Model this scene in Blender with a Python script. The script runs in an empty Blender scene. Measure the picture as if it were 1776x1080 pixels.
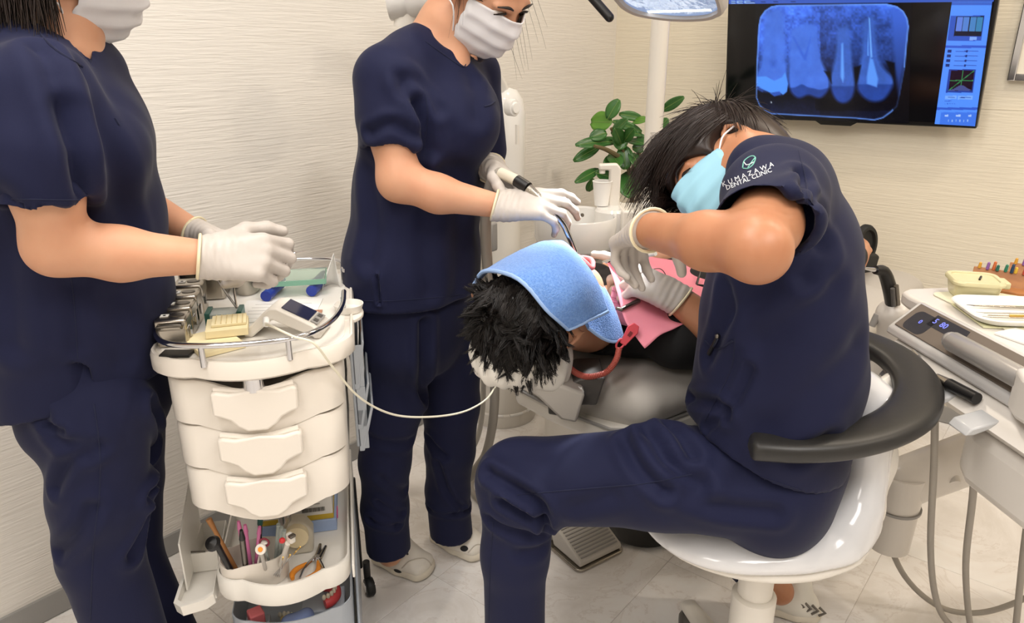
import bpy, bmesh, math, random
import numpy as np
from mathutils import Matrix, Vector
random.seed(7); RNG = np.random.default_rng(7)
scene = bpy.context.scene
COL = scene.collection
# ------------------------------------------------------------------ camera
F_PX, PITCH, YAW, CAM_H = 1280.0, math.radians(20), math.radians(39.2), 1.35
cam_data = bpy.data.cameras.new('camera'); cam = bpy.data.objects.new('camera', cam_data); COL.objects.link(cam)
cam_data.sensor_width = 36.0; cam_data.sensor_fit = 'HORIZONTAL'; cam_data.lens = F_PX * 36.0 / 1776.0
cam.location = (0, 0, CAM_H); cam.rotation_euler = (math.pi / 2 - PITCH, 0, YAW); cam_data.clip_start = 0.02
scene.camera = cam
# ------------------------------------------------------------------ world, exposure
world = bpy.data.worlds.new('world'); scene.world = world; world.use_nodes = True
world.node_tree.nodes['Background'].inputs[0].default_value = (1.0, 0.95, 0.88, 1); world.node_tree.nodes['Background'].inputs[1].default_value = 0.25
vs = scene.view_settings; vs.view_transform = 'Standard'; vs.look = 'None'; vs.gamma = 1.0; vs.use_curve_mapping = False
vs.exposure = -0.62
# ------------------------------------------------------------------ room lights (ceiling panels and downlights)
ROOM_X0, ROOM_X1, ROOM_Y0, ROOM_Y1, CEIL = -1.826, 2.6, -1.9, 2.96, 2.55
def area(name, loc, sx, sy, power, col, spread=180, rot=(0, 0, 0)):
    l = bpy.data.lights.new(name, 'AREA'); l.shape = 'RECTANGLE'; l.size = sx; l.size_y = sy; l.energy = power; l.color = col
    l.spread = math.radians(spread)
    o = bpy.data.objects.new(name, l); COL.objects.link(o); o.location = loc; o.rotation_euler = rot; return o
def spot(name, loc, power, col, radius=0.05, angle=120):
    l = bpy.data.lights.new(name, 'SPOT'); l.energy = power; l.color = col; l.shadow_soft_size = radius
    l.spot_size = math.radians(angle); l.spot_blend = 0.6
    o = bpy.data.objects.new(name, l); COL.objects.link(o); o.location = loc; return o
NEUTRAL, WARM = (1.0, 0.965, 0.93), (1.0, 0.87, 0.71)
PANELS = [(-0.85, 0.25, 32, NEUTRAL), (0.75, 0.45, 40, NEUTRAL), (-0.1, -1.1, 24, NEUTRAL)]
for i, (x, y, p, c) in enumerate(PANELS):
    area('ceiling_panel_light', (x, y, CEIL - 0.035), 0.55, 1.1, p, c)
DOWNS = [(-1.25, 2.3, 34, WARM), (-0.1, 2.0, 34, WARM), (0.35, 2.35, 46, WARM), (-0.75, 1.35, 30, NEUTRAL), (1.3, 1.9, 50, WARM)]
for x, y, p, c in DOWNS:
    spot('downlight_beam', (x, y, CEIL - 0.03), p, c, 0.045, 150)
# ------------------------------------------------------------------ helpers: points in the room
HD = np.array([-math.sin(YAW), math.cos(YAW), 0.0]); RT = np.array([math.cos(YAW), math.sin(YAW), 0.0]); UP = np.array([0, 0, 1.0])
_FW = HD * math.cos(PITCH) - UP * math.sin(PITCH); _CU = HD * math.sin(PITCH) + UP * math.cos(PITCH)
def _ray(x, y): return _FW + RT * ((x - 888) / F_PX) + _CU * ((540 - y) / F_PX)
def D(x, y, d):      # point seen at photo (x, y), d metres ahead of where the photographer stands
    r = _ray(x, y); return np.array([0, 0, CAM_H]) + r * (d / (r @ HD))
def Z(x, y, z):      # point seen at photo (x, y), z metres above the floor
    r = _ray(x, y); return np.array([0, 0, CAM_H]) + r * ((z - CAM_H) / r[2])
def W(u, d, z): return RT * u + HD * d + UP * z       # metres right / ahead / up
def V(*a): return np.array(a, dtype=float)
def unit(v): v = np.asarray(v, float); return v / np.linalg.norm(v)
# ------------------------------------------------------------------ helpers: materials
def lin(c):
    if isinstance(c, str): c = tuple(int(c[i:i + 2], 16) for i in (0, 2, 4))
    c = [v / 255.0 for v in c]
    return tuple(v / 12.92 if v <= 0.04045 else ((v + 0.055) / 1.055) ** 2.4 for v in c) + (1.0,)
MATS = {}
def mat(name, col, rough=0.5, metal=0.0, spec=0.5, bump=None, var=None, alpha=None, trans=0.0, ior=1.45, emit=None, sheen=0.0, coat=0.0, sss=0.0, stretch=None):
    """bump=(scale, strength, distance); var=(scale, other colour, amount) noise mottling"""
    if name in MATS: return MATS[name]
    m = bpy.data.materials.new(name); m.use_nodes = True; nt = m.node_tree; b = nt.nodes['Principled BSDF']
    b.inputs['Base Color'].default_value = lin(col); b.inputs['Roughness'].default_value = rough; b.inputs['Metallic'].default_value = metal
    b.inputs['Specular IOR Level'].default_value = spec; b.inputs['IOR'].default_value = ior
    if trans: b.inputs['Transmission Weight'].default_value = trans
    if sheen: b.inputs['Sheen Weight'].default_value = sheen; b.inputs['Sheen Roughness'].default_value = 0.4
    if coat: b.inputs['Coat Weight'].default_value = coat; b.inputs['Coat Roughness'].default_value = 0.08
    if sss: b.inputs['Subsurface Weight'].default_value = sss; b.inputs['Subsurface Radius'].default_value = (0.012, 0.005, 0.003); b.inputs['Subsurface Scale'].default_value = 0.6
    if alpha is not None: b.inputs['Alpha'].default_value = alpha
    if emit: b.inputs['Emission Color'].default_value = lin(emit[0]); b.inputs['Emission Strength'].default_value = emit[1]
    if bump or var:
        tc = nt.nodes.new('ShaderNodeTexCoord'); mp = nt.nodes.new('ShaderNodeMapping'); nt.links.new(tc.outputs['Object'], mp.inputs[0])
        if stretch: mp.inputs['Scale'].default_value = stretch
        if var:
            n = nt.nodes.new('ShaderNodeTexNoise'); n.inputs['Scale'].default_value = var[0]; n.inputs['Detail'].default_value = 5; nt.links.new(mp.outputs[0], n.inputs['Vector'])
            r = nt.nodes.new('ShaderNodeMapRange'); r.inputs[1].default_value = 0.35; r.inputs[2].default_value = 0.65; r.inputs[4].default_value = var[2]; nt.links.new(n.outputs[0], r.inputs[0])
            mx = nt.nodes.new('ShaderNodeMix'); mx.data_type = 'RGBA'; nt.links.new(r.outputs[0], mx.inputs[0]); mx.inputs[6].default_value = lin(col); mx.inputs[7].default_value = lin(var[1]); nt.links.new(mx.outputs[2], b.inputs['Base Color'])
        if bump:
            n = nt.nodes.new('ShaderNodeTexNoise'); n.inputs['Scale'].default_value = bump[0]; n.inputs['Detail'].default_value = 3; nt.links.new(mp.outputs[0], n.inputs['Vector'])
            bp = nt.nodes.new('ShaderNodeBump'); bp.inputs['Strength'].default_value = bump[1]; bp.inputs['Distance'].default_value = bump[2] if len(bump) > 2 else 0.002
            nt.links.new(n.outputs[0], bp.inputs['Height']); nt.links.new(bp.outputs[0], b.inputs['Normal'])
    MATS[name] = m; return m
def node(nt, kind, **kw):
    n = nt.nodes.new(kind)
    for k, v in kw.items(): setattr(n, k, v)
    return n
# ------------------------------------------------------------------ helpers: objects
def link(o, parent=None):
    COL.objects.link(o)
    if parent is not None: o.parent = parent
    return o
def world_loc(o):
    v = Vector((0, 0, 0))
    while o is not None: v += o.location; o = o.parent
    return v
def tag(o, label=None, cat=None, group=None, kind=None):
    if label: o['label'] = label
    if cat: o['category'] = cat
    if group: o['group'] = group
    if kind: o['kind'] = kind
    return o
def thing(name, label, cat, loc, group=None):
    o = bpy.data.objects.new(name, None); o.empty_display_size = 0.05; link(o); o.location = Vector([float(v) for v in loc])
    return tag(o, label, cat, group)
def mesh_obj(name, verts, faces, m, parent=None, smooth=True, origin=None, bevel=0.0, seg=2, sub=0, solid=0.0, auto=None):
    """world-space verts -> one object; its origin sits on the parent's (or at `origin`)"""
    me = bpy.data.meshes.new(name)
    verts = np.asarray(verts, float)
    if origin is None: origin = np.array(world_loc(parent)) if parent is not None else (np.array([verts[:, 0].mean(), verts[:, 1].mean(), verts[:, 2].min()]))
    base = np.array(world_loc(parent)) if parent is not None else np.zeros(3)
    v = verts - origin
    if isinstance(faces, np.ndarray):
        n = len(faces); w = faces.shape[1]
        me.vertices.add(len(v)); me.vertices.foreach_set('co', v.astype(np.float32).ravel())
        me.loops.add(n * w); me.loops.foreach_set('vertex_index', faces.astype(np.int32).ravel())
        me.polygons.add(n); me.polygons.foreach_set('loop_start', (np.arange(n) * w).astype(np.int32)); me.polygons.foreach_set('loop_total', np.full(n, w, np.int32))
        me.update(calc_edges=True)
    else:
        me.from_pydata([tuple(p) for p in v], [], [tuple(f) for f in faces]); me.update()
    if smooth: me.polygons.foreach_set('use_smooth', np.ones(len(me.polygons), bool))
    if isinstance(m, (list, tuple)):
        for k in m: me.materials.append(k)
    else: me.materials.append(m)
    o = bpy.data.objects.new(name, me); link(o, parent); o.location = Vector((origin - base).tolist())
    if solid: s = o.modifiers.new('solid', 'SOLIDIFY'); s.thickness = solid; s.offset = 0
    if bevel: b = o.modifiers.new('bevel', 'BEVEL'); b.width = bevel; b.segments = seg; b.limit_method = 'ANGLE'; b.angle_limit = math.radians(35); b.harden_normals = False
    if sub: s = o.modifiers.new('sub', 'SUBSURF'); s.levels = sub; s.render_levels = sub
    if smooth and not sub:
        if auto is None: auto = 40
        if bevel: auto = max(auto, 30)
        try: me.set_sharp_from_angle(angle=math.radians(auto))
        except Exception: pass
    return o
def frame(z, x=None):
    z = unit(z)
    if x is None: x = V(0, 0, 1) if abs(z[2]) < 0.9 else V(1, 0, 0)
    x = np.asarray(x, float); x = x - z * (x @ z); x = unit(x); y = np.cross(z, x)
    return x, y, z
def catmull(pts, n):
    pts = np.asarray(pts, float); k = len(pts)
    if k < 3: t = np.linspace(0, 1, n)[:, None]; return pts[0] * (1 - t) + pts[-1] * t
    ext = np.vstack([2 * pts[0] - pts[1], pts, 2 * pts[-1] - pts[-2]]); out = []
    for s in np.linspace(0, k - 1 - 1e-9, n):
        i = int(s); t = s - i; a, b, c, d = ext[i:i + 4]
        out.append(0.5 * ((2 * b) + (-a + c) * t + (2 * a - 5 * b + 4 * c - d) * t * t + (-a + 3 * b - 3 * c + d) * t ** 3))
    return np.array(out)
class MB:
    """collects shapes (world space, or local through an own frame) for ONE mesh object"""
    def __init__(s, o=(0, 0, 0), x=(1, 0, 0), y=(0, 1, 0), z=(0, 0, 1)):
        s.v = []; s.f = []; s.o = np.array(o, float); s.R = np.array([x, y, z], float)
    def T(s, p): return np.asarray(p, float) @ s.R + s.o
    def raw(s, v, f):
        b = len(s.v); s.v += [tuple(p) for p in s.T(v)]; s.f += [tuple(i + b for i in q) for q in f]; return s
    def box(s, c, d, rot=0.0, taper=1.0):
        x, y, z = d[0] / 2, d[1] / 2, d[2] / 2; v = []
        for k, (a, b, e) in enumerate([(-1, -1, -1), (1, -1, -1), (1, 1, -1), (-1, 1, -1), (-1, -1, 1), (1, -1, 1), (1, 1, 1), (-1, 1, 1)]):
            t = taper if e > 0 else 1.0; px, py = a * x * t, b * y * t
            v.append((c[0] + px * math.cos(rot) - py * math.sin(rot), c[1] + px * math.sin(rot) + py * math.cos(rot), c[2] + e * z))
        return s.raw(v, [(0, 3, 2, 1), (4, 5, 6, 7), (0, 1, 5, 4), (1, 2, 6, 5), (2, 3, 7, 6), (3, 0, 4, 7)])
    def tube(s, pts, r, n=10, cap=True, smooth=0, flat=1.0, side=None):
        pts = np.asarray(pts, float)
        if smooth: pts = catmull(pts, smooth)
        m = len(pts); rr = np.full(m, r) if np.isscalar(r) else np.interp(np.linspace(0, 1, m), np.linspace(0, 1, len(r)), r)
        t = np.gradient(pts, axis=0); x = None; v = []
        for i in range(m):
            x, y, _ = frame(t[i], x if x is not None else side)
            for k in range(n):
                a = 2 * math.pi * k / n; v.append(pts[i] + rr[i] * (x * math.cos(a) + y * math.sin(a) * flat))
        f = [(i * n + k, i * n + (k + 1) % n, (i + 1) * n + (k + 1) % n, (i + 1) * n + k) for i in range(m - 1) for k in range(n)]
        if cap: f += [tuple(range(n - 1, -1, -1)), tuple((m - 1) * n + k for k in range(n))]
        return s.raw(v, f)
    def cyl(s, a, b, r, r2=None, n=24): return s.tube([a, b], [r, r if r2 is None else r2], n)
    def lathe(s, prof, o=(0, 0, 0), axis=(0, 0, 1), n=32, sx=1.0, sy=1.0, x=None):
        ax, ay, az = frame(axis, x); o = np.asarray(o, float); v = []
        for r, h in prof:
            for k in range(n):
                a = 2 * math.pi * k / n; v.append(o + az * h + ax * r * sx * math.cos(a) + ay * r * sy * math.sin(a))
        m = len(prof); f = [(i * n + k, i * n + (k + 1) % n, (i + 1) * n + (k + 1) % n, (i + 1) * n + k) for i in range(m - 1) for k in range(n)]
        if prof[0][0] > 1e-6: f.append(tuple(range(n - 1, -1, -1)))
        if prof[-1][0] > 1e-6: f.append(tuple((m - 1) * n + k for k in range(n)))
        return s.raw(v, f)
    def prism(s, poly, h0, h1, o=(0, 0, 0), x=(1, 0, 0), y=(0, 1, 0)):
        """polygon in the (x, y) frame pushed along x cross y from h0 to h1"""
        x, y = np.asarray(x, float), np.asarray(y, float); z = np.cross(x, y); o = np.asarray(o, float); n = len(poly)
        v = [o + x * a + y * b + z * h for h in (h0, h1) for a, b in poly]
        area2 = sum(poly[i][0] * poly[(i + 1) % n][1] - poly[(i + 1) % n][0] * poly[i][1] for i in range(n))
        f = [tuple(range(n - 1, -1, -1)), tuple(range(n, 2 * n))] + [(i, (i + 1) % n, n + (i + 1) % n, n + i) for i in range(n)]
        if (area2 < 0) != (h1 < h0): f = [q[::-1] for q in f]
        return s.raw(v, f)
    def loft(s, rings, closed=True, cap=True):
        n = len(rings[0]); v = [p for r in rings for p in r]; m = len(rings); kk = n if closed else n - 1
        f = [(i * n + k, i * n + (k + 1) % n, (i + 1) * n + (k + 1) % n, (i + 1) * n + k) for i in range(m - 1) for k in range(kk)]
        if cap and closed: f += [tuple(range(n - 1, -1, -1)), tuple((m - 1) * n + k for k in range(n))]
        return s.raw(v, f)
    def sphere(s, c, r, n=16, m=10, R=None):
        r = (r, r, r) if np.isscalar(r) else r; R = np.eye(3) if R is None else np.asarray(R, float); v = []; c = np.asarray(c, float)
        for i in range(m + 1):
            p = math.pi * i / m
            for k in range(n):
                a = 2 * math.pi * k / n; v.append(c + (np.array([r[0] * math.sin(p) * math.cos(a), r[1] * math.sin(p) * math.sin(a), -r[2] * math.cos(p)]) @ R))
        f = [(i * n + k, i * n + (k + 1) % n, (i + 1) * n + (k + 1) % n, (i + 1) * n + k) for i in range(m) for k in range(n)]
        return s.raw(v, f)
    def sheet(s, grid):
        g = np.asarray(grid, float); a, b = g.shape[:2]
        return s.raw(g.reshape(-1, 3), [(i * b + k, i * b + k + 1, (i + 1) * b + k + 1, (i + 1) * b + k) for i in range(a - 1) for k in range(b - 1)])
    def build(s, name, m, parent=None, **kw): return mesh_obj(name, s.v, s.f, m, parent, **kw)
def rrect(w, h, r, n=6):
    """rounded rectangle outline, counter-clockwise, centred"""
    r = min(r, w / 2 - 1e-4, h / 2 - 1e-4); out = []
    for cx, cy, a0 in ((w / 2 - r, h / 2 - r, 0), (-w / 2 + r, h / 2 - r, 90), (-w / 2 + r, -h / 2 + r, 180), (w / 2 - r, -h / 2 + r, 270)):
        for k in range(n + 1):
            a = math.radians(a0 + 90 * k / n); out.append((cx + r * math.cos(a), cy + r * math.sin(a)))
    return out
def bez_sheet(ctrl, na, nb):
    """smooth surface through a grid of control points"""
    c = np.asarray(ctrl, float); rows = np.array([catmull(r, nb) for r in c]); return np.array([catmull(rows[:, j], na) for j in range(nb)]).transpose(1, 0, 2)
def copy_obj(o, parent=None, loc=None):
    c = o.copy(); COL.objects.link(c); c.parent = parent
    if loc is not None: c.location = loc
    return c
def text_obj(name, body, m, o, x, y, size, parent=None, extrude=0.0004, align='CENTER', bendfn=None):
    """lettering as a mesh lying in the plane spanned by x (reading direction) and y (up)"""
    cu = bpy.data.curves.new(name, 'FONT'); cu.body = body; cu.size = size; cu.align_x = align; cu.align_y = 'CENTER'; cu.extrude = extrude; cu.resolution_u = 2
    t = bpy.data.objects.new(name, cu); COL.objects.link(t); dg = bpy.context.evaluated_depsgraph_get(); me = bpy.data.meshes.new_from_object(t.evaluated_get(dg))
    v = np.array([q.co for q in me.vertices]); f = [tuple(p.vertices) for p in me.polygons]; bpy.data.objects.remove(t); bpy.data.curves.remove(cu)
    x, y = unit(x), unit(y); z = np.cross(x, y); w = np.asarray(o) + v[:, :1] * x + v[:, 1:2] * y + v[:, 2:3] * z
    if bendfn is not None: w = bendfn(w)
    return mesh_obj(name, w, f, m, parent, smooth=False)
# ------------------------------------------------------------------ helpers: smooth solids (signed distance -> surface mesh)
def p_cap(a, b, ra, rb):
    a, b = np.asarray(a, float), np.asarray(b, float); R = max(ra, rb)
    def fn(P):
        ba = b - a; w = P - a; t = np.clip((w @ ba) / max(ba @ ba, 1e-9), 0, 1); q = w - t[..., None] * ba
        return np.sqrt((q * q).sum(-1)) - (ra + (rb - ra) * t)
    return np.minimum(a, b) - R, np.maximum(a, b) + R, fn
def p_ecap(a, b, ra, rb, side):
    """tapered capsule with elliptic section: ra=(along side, across)"""
    a, b = np.asarray(a, float), np.asarray(b, float); z = unit(b - a); x = np.asarray(side, float); x = unit(x - z * (x @ z)); y = np.cross(z, x); R = max(*ra, *rb); L = np.linalg.norm(b - a)
    def fn(P):
        w = P - a; s = w @ z; t = np.clip(s / L, 0, 1); r1 = ra[0] + (rb[0] - ra[0]) * t; r2 = ra[1] + (rb[1] - ra[1]) * t; e = s - t * L
        u = w @ x; v = w @ y; k = np.sqrt((u / r1) ** 2 + (v / r2) ** 2 + (e / np.minimum(r1, r2)) ** 2) + 1e-6
        ln = np.sqrt(u * u + v * v + e * e); return np.where(k > 1e-3, ln * (1 - 1 / k), -np.minimum(r1, r2)).clip(-R, None)
    return np.minimum(a, b) - R, np.maximum(a, b) + R, fn
def p_ell(c, r, R=None):
    c = np.asarray(c, float); r = np.asarray(r, float); R = np.eye(3) if R is None else np.asarray(R, float)   # rows: local axes
    def fn(P):
        q = (P - c) @ R.T; k = np.sqrt(((q / r) ** 2).sum(-1)) + 1e-6; ln = np.sqrt((q * q).sum(-1)); return np.where(k > 1e-3, ln * (1 - 1 / k), -r.min()).clip(-r.max(), None)
    m = r.max(); return c - m, c + m, fn
def p_box(c, h, R=None, rnd=0.01):
    c = np.asarray(c, float); h = np.asarray(h, float) - rnd; R = np.eye(3) if R is None else np.asarray(R, float)
    def fn(P):
        q = np.abs((P - c) @ R.T) - h; return np.sqrt((np.maximum(q, 0) ** 2).sum(-1)) + np.minimum(q.max(-1), 0) - rnd
    m = np.linalg.norm(h) + rnd; return c - m, c + m, fn
def p_half(p, n):
    p = np.asarray(p, float); n = unit(n); return None, None, (lambda P: (P - p) @ n)
class Sdf:
    def __init__(s, h): s.h = h; s.ops = []
    def add(s, prim, k=0.01): s.ops.append(('u', prim, k)); return s
    def sub(s, prim, k=0.004): s.ops.append(('s', prim, k)); return s
    def cut(s, prim, k=0.0): s.ops.append(('c', prim, k)); return s
    def chain(s, pts, rad, k=0.02, side=None):
        for i in range(len(pts) - 1):
            if side is None: s.add(p_cap(pts[i], pts[i + 1], rad[i], rad[i + 1]), k)
            else: s.add(p_ecap(pts[i], pts[i + 1], rad[i], rad[i + 1], side), k)
        return s
    def mesh(s):
        h = s.h; lo = np.min([o[1][0] for o in s.ops if o[0] == 'u'], axis=0) - 4 * h; hi = np.max([o[1][1] for o in s.ops if o[0] == 'u'], axis=0) + 4 * h
        n = np.ceil((hi - lo) / h).astype(int) + 1; ax = [lo[i] + h * np.arange(n[i]) for i in range(3)]; d = np.full(n, 1.0, np.float32)
        for kind, (b0, b1, fn), k in s.ops:
            if b0 is None: sl = tuple(slice(0, n[i]) for i in range(3))
            else:
                m = k * 1.5 + 3 * h; i0 = np.clip(((b0 - m - lo) / h).astype(int), 0, n); i1 = np.clip(((b1 + m - lo) / h).astype(int) + 2, 0, n)
                if (i1 <= i0).any(): continue
                sl = tuple(slice(i0[i], i1[i]) for i in range(3))
            P = np.stack(np.meshgrid(*[ax[i][sl[i]] for i in range(3)], indexing='ij'), -1); e = fn(P).astype(np.float32); o = d[sl]
            if kind == 'u':
                if k > 0: hh = np.clip(0.5 + 0.5 * (o - e) / k, 0, 1); r = o * (1 - hh) + e * hh - k * hh * (1 - hh); d[sl] = np.where(o > 0.9, e, r)
                else: d[sl] = np.minimum(o, e)
            else:
                g = -e if kind == 's' else e
                if k > 0: hh = np.clip(0.5 - 0.5 * (o - g) / k, 0, 1); d[sl] = o * (1 - hh) + g * hh + k * hh * (1 - hh)
                else: d[sl] = np.maximum(o, g)
        s.d, s.lo, s.n = d, lo, n
        return surfnet(d, lo, h)
def surfnet(d, lo, h):
    ins = d < 0; c = ins[:-1, :-1, :-1].astype(np.int8)
    offs = [(i, j, k) for i in (0, 1) for j in (0, 1) for k in (0, 1)]; tot = np.zeros(np.array(d.shape) - 1, np.int8)
    for i, j, k in offs: tot += ins[i:d.shape[0] - 1 + i, j:d.shape[1] - 1 + j, k:d.shape[2] - 1 + k]
    I, J, K = np.nonzero((tot > 0) & (tot < 8)); N = len(I); idx = np.full(tot.shape, -1, np.int32); idx[I, J, K] = np.arange(N)
    val = {o: d[I + o[0], J + o[1], K + o[2]] for o in offs}; acc = np.zeros((N, 3)); cnt = np.zeros(N)
    for a in offs:
        for ax in range(3):
            if a[ax] == 1: continue
            b = list(a); b[ax] = 1; b = tuple(b); va, vb = val[a], val[b]; m = (va < 0) != (vb < 0); t = va[m] / (va[m] - vb[m]); p = np.tile(np.array(a, float), (m.sum(), 1)); p[:, ax] = t; acc[m] += p; cnt[m] += 1
    verts = lo + h * (np.stack([I, J, K], 1) + acc / cnt[:, None]); quads = []
    for ax in range(3):
        u, w = (ax + 1) % 3, (ax + 2) % 3; s0 = [slice(None)] * 3; s1 = [slice(None)] * 3; s0[ax] = slice(0, -1); s1[ax] = slice(1, None); a, b = ins[tuple(s0)], ins[tuple(s1)]
        E = np.stack(np.nonzero(a != b), 1); ok = (E[:, u] > 0) & (E[:, w] > 0) & (E[:, u] < d.shape[u] - 1) & (E[:, w] < d.shape[w] - 1); E = E[ok]
        def cell(du, dw): q = E.copy(); q[:, u] -= du; q[:, w] -= dw; return idx[q[:, 0], q[:, 1], q[:, 2]]
        Q = np.stack([cell(1, 1), cell(0, 1), cell(0, 0), cell(1, 0)], 1); fl = ~a[E[:, 0], E[:, 1], E[:, 2]]; Q[fl] = Q[fl][:, ::-1]; quads.append(Q)
    return verts, np.concatenate(quads)
def v_normals(v, f):
    n = np.cross(v[f[:, 2]] - v[f[:, 0]], v[f[:, 3]] - v[f[:, 1]]); out = np.zeros_like(v)
    for k in range(4): np.add.at(out, f[:, k], n)
    return out / (np.linalg.norm(out, axis=1, keepdims=True) + 1e-12)
def relax(v, f, it=2, lam=0.5):
    cnt = np.zeros(len(v)); e = np.concatenate([f[:, [0, 1]], f[:, [1, 2]], f[:, [2, 3]], f[:, [3, 0]]])
    np.add.at(cnt, e[:, 0], 1); np.add.at(cnt, e[:, 1], 1)
    for _ in range(it):
        s = np.zeros_like(v); np.add.at(s, e[:, 0], v[e[:, 1]]); np.add.at(s, e[:, 1], v[e[:, 0]]); v = v + lam * (s / cnt[:, None] - v)
    return v
def seg_dist(v, pts):
    best = np.full(len(v), 9.0)
    for a, b in zip(pts[:-1], pts[1:]):
        ba = b - a; t = np.clip(((v - a) @ ba) / (ba @ ba + 1e-12), 0, 1); best = np.minimum(best, np.linalg.norm(v - a - t[:, None] * ba, axis=1))
    return best
def wrinkle(v, f, creases=(), amp=0.0, scale=9.0, direction=None, seed=0):
    """cloth relief: creases=[(3-D polyline, width, depth)], plus soft drifting waves across `direction`"""
    n = v_normals(v, f); off = np.zeros(len(v))
    for pts, wd, dp in creases:
        q = seg_dist(v, catmull(pts, max(2, 4 * len(pts)))); off += -1.4 * dp * np.exp(-(q / wd) ** 2) + 0.8 * dp * np.exp(-((q - 1.9 * wd) / wd) ** 2)
    if amp:
        g = np.random.default_rng(seed)
        for _ in range(7):
            k = g.normal(size=3); k = unit(k)
            if direction is not None: k = unit(k - 0.85 * (k @ unit(direction)) * unit(direction))
            ph = g.uniform(0, 6.28); s = scale * g.uniform(0.6, 2.2); ww = 0.35 * np.sin(v @ unit(g.normal(size=3)) * scale * 0.8 + g.uniform(0, 6))
            off += amp * (0.6 / (s / scale)) * np.sin((v @ k) * s * 2.2 + ph + 3 * ww)
    return v + n * off[:, None]
def sdf_obj(name, S, m, parent=None, it=2, cre=(), amp=0.0, scale=9.0, direction=None, seed=0, origin=None):
    v, f = S.mesh(); v = relax(v, f, it)
    if len(cre) or amp: v = wrinkle(v, f, cre, amp, scale, direction, seed)
    return mesh_obj(name, v, f, m, parent, origin=origin, auto=75)
# ------------------------------------------------------------------ the room
def wallpaper(name, col):
    m = mat(name, col, rough=0.75, spec=0.25); nt = m.node_tree; b = nt.nodes['Principled BSDF']
    tc = node(nt, 'ShaderNodeTexCoord'); mp = node(nt, 'ShaderNodeMapping'); mp.inputs['Scale'].default_value = (9, 9, 170); nt.links.new(tc.outputs['Object'], mp.inputs[0])
    n1 = node(nt, 'ShaderNodeTexNoise'); n1.inputs['Scale'].default_value = 1.0; n1.inputs['Detail'].default_value = 2; n1.inputs['Distortion'].default_value = 0.6; nt.links.new(mp.outputs[0], n1.inputs['Vector'])
    bp = node(nt, 'ShaderNodeBump'); bp.inputs['Strength'].default_value = 0.55; bp.inputs['Distance'].default_value = 0.0035; nt.links.new(n1.outputs[0], bp.inputs['Height']); nt.links.new(bp.outputs[0], b.inputs['Normal'])
    return m
M_WALL = wallpaper('wallpaper_white', (226, 221, 213)); M_WALLB = wallpaper('wallpaper_warm_lit', (224, 216, 198))  # back wall: same white wallpaper, warm lamplight mixed into its colour
M_CEIL = mat('ceiling_paint', (235, 232, 226), rough=0.9)
M_BASE = mat('grey_vinyl_baseboard', (150, 148, 145), rough=0.6, bump=(60, 0.1))
def slab(name, lo, hi, m, parent=None, bevel=0.0):
    lo, hi = np.array(lo), np.array(hi); o = MB().box((lo + hi) / 2, hi - lo).build(name, m, parent, smooth=False, bevel=bevel); return o
T = 0.08
tag(slab('wall_left', (ROOM_X0 - T, ROOM_Y0, 0), (ROOM_X0, ROOM_Y1 + T, CEIL), M_WALL), 'white horizontally ribbed wallpapered wall behind the two standing assistants', 'wall', kind='structure')
wall_back = tag(slab('wall_back', (ROOM_X0, ROOM_Y1, 0), (ROOM_X1, ROOM_Y1 + T, CEIL), M_WALLB), 'white ribbed wallpapered wall behind the monitor, warm lamplight in its colour', 'wall', kind='structure')
tag(slab('wall_right', (ROOM_X1, ROOM_Y0, 0), (ROOM_X1 + T, ROOM_Y1 + T, CEIL), M_WALL), 'white wallpapered wall on the right side of the room', 'wall', kind='structure')
tag(slab('wall_front', (ROOM_X0 - T, ROOM_Y0 - T, 0), (ROOM_X1 + T, ROOM_Y0, CEIL), M_WALL), 'white wallpapered wall behind the photographer', 'wall', kind='structure')
tag(slab('ceiling', (ROOM_X0 - T, ROOM_Y0 - T, CEIL), (ROOM_X1 + T, ROOM_Y1 + T, CEIL + T), M_CEIL), 'plain white ceiling with lamps', 'ceiling', kind='structure')
tag(slab('baseboard_left', (ROOM_X0, ROOM_Y0, 0.003), (ROOM_X0 + 0.009, ROOM_Y1, 0.066), M_BASE), 'grey vinyl baseboard along the white wall', 'baseboard', kind='structure')
tag(slab('baseboard_back', (ROOM_X0 + 0.009, ROOM_Y1 - 0.009, 0.003), (ROOM_X1, ROOM_Y1, 0.066), M_BASE), 'grey vinyl baseboard along the monitor wall', 'baseboard', kind='structure')
# a wallpaper seam right of the monitor
slab('wallpaper_seam', (-0.42, ROOM_Y1 - 0.0012, 1.143), (0.6, ROOM_Y1 + 0.001, 1.146), M_WALLB, wall_back)
# floor: bed + marble tiles of 45 cm
def marble():
    m = mat('pale_marble_tile', (222, 217, 212), rough=0.16, spec=0.5); nt = m.node_tree; b = nt.nodes['Principled BSDF']
    g = node(nt, 'ShaderNodeNewGeometry'); oi = node(nt, 'ShaderNodeObjectInfo'); ad = node(nt, 'ShaderNodeVectorMath', operation='ADD'); nt.links.new(g.outputs['Position'], ad.inputs[0]); nt.links.new(oi.outputs['Random'], ad.inputs[1])
    n = node(nt, 'ShaderNodeTexNoise'); n.inputs['Scale'].default_value = 3.2; n.inputs['Detail'].default_value = 8; n.inputs['Distortion'].default_value = 1.6; n.inputs['Roughness'].default_value = 0.62; nt.links.new(ad.outputs[0], n.inputs['Vector'])
    cr = node(nt, 'ShaderNodeValToRGB'); e = cr.color_ramp.elements; e[0].position = 0.36; e[0].color = lin((226, 221, 216)); e[1].position = 0.62; e[1].color = lin((242, 240, 238))
    v = e.new(0.485); v.color = lin((238, 234, 231)); v = e.new(0.5); v.color = lin((226, 220, 215)); v = e.new(0.515); v.color = lin((239, 235, 232))
    nt.links.new(n.outputs[0], cr.inputs[0]); nt.links.new(cr.outputs[0], b.inputs['Base Color']); return m
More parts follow.
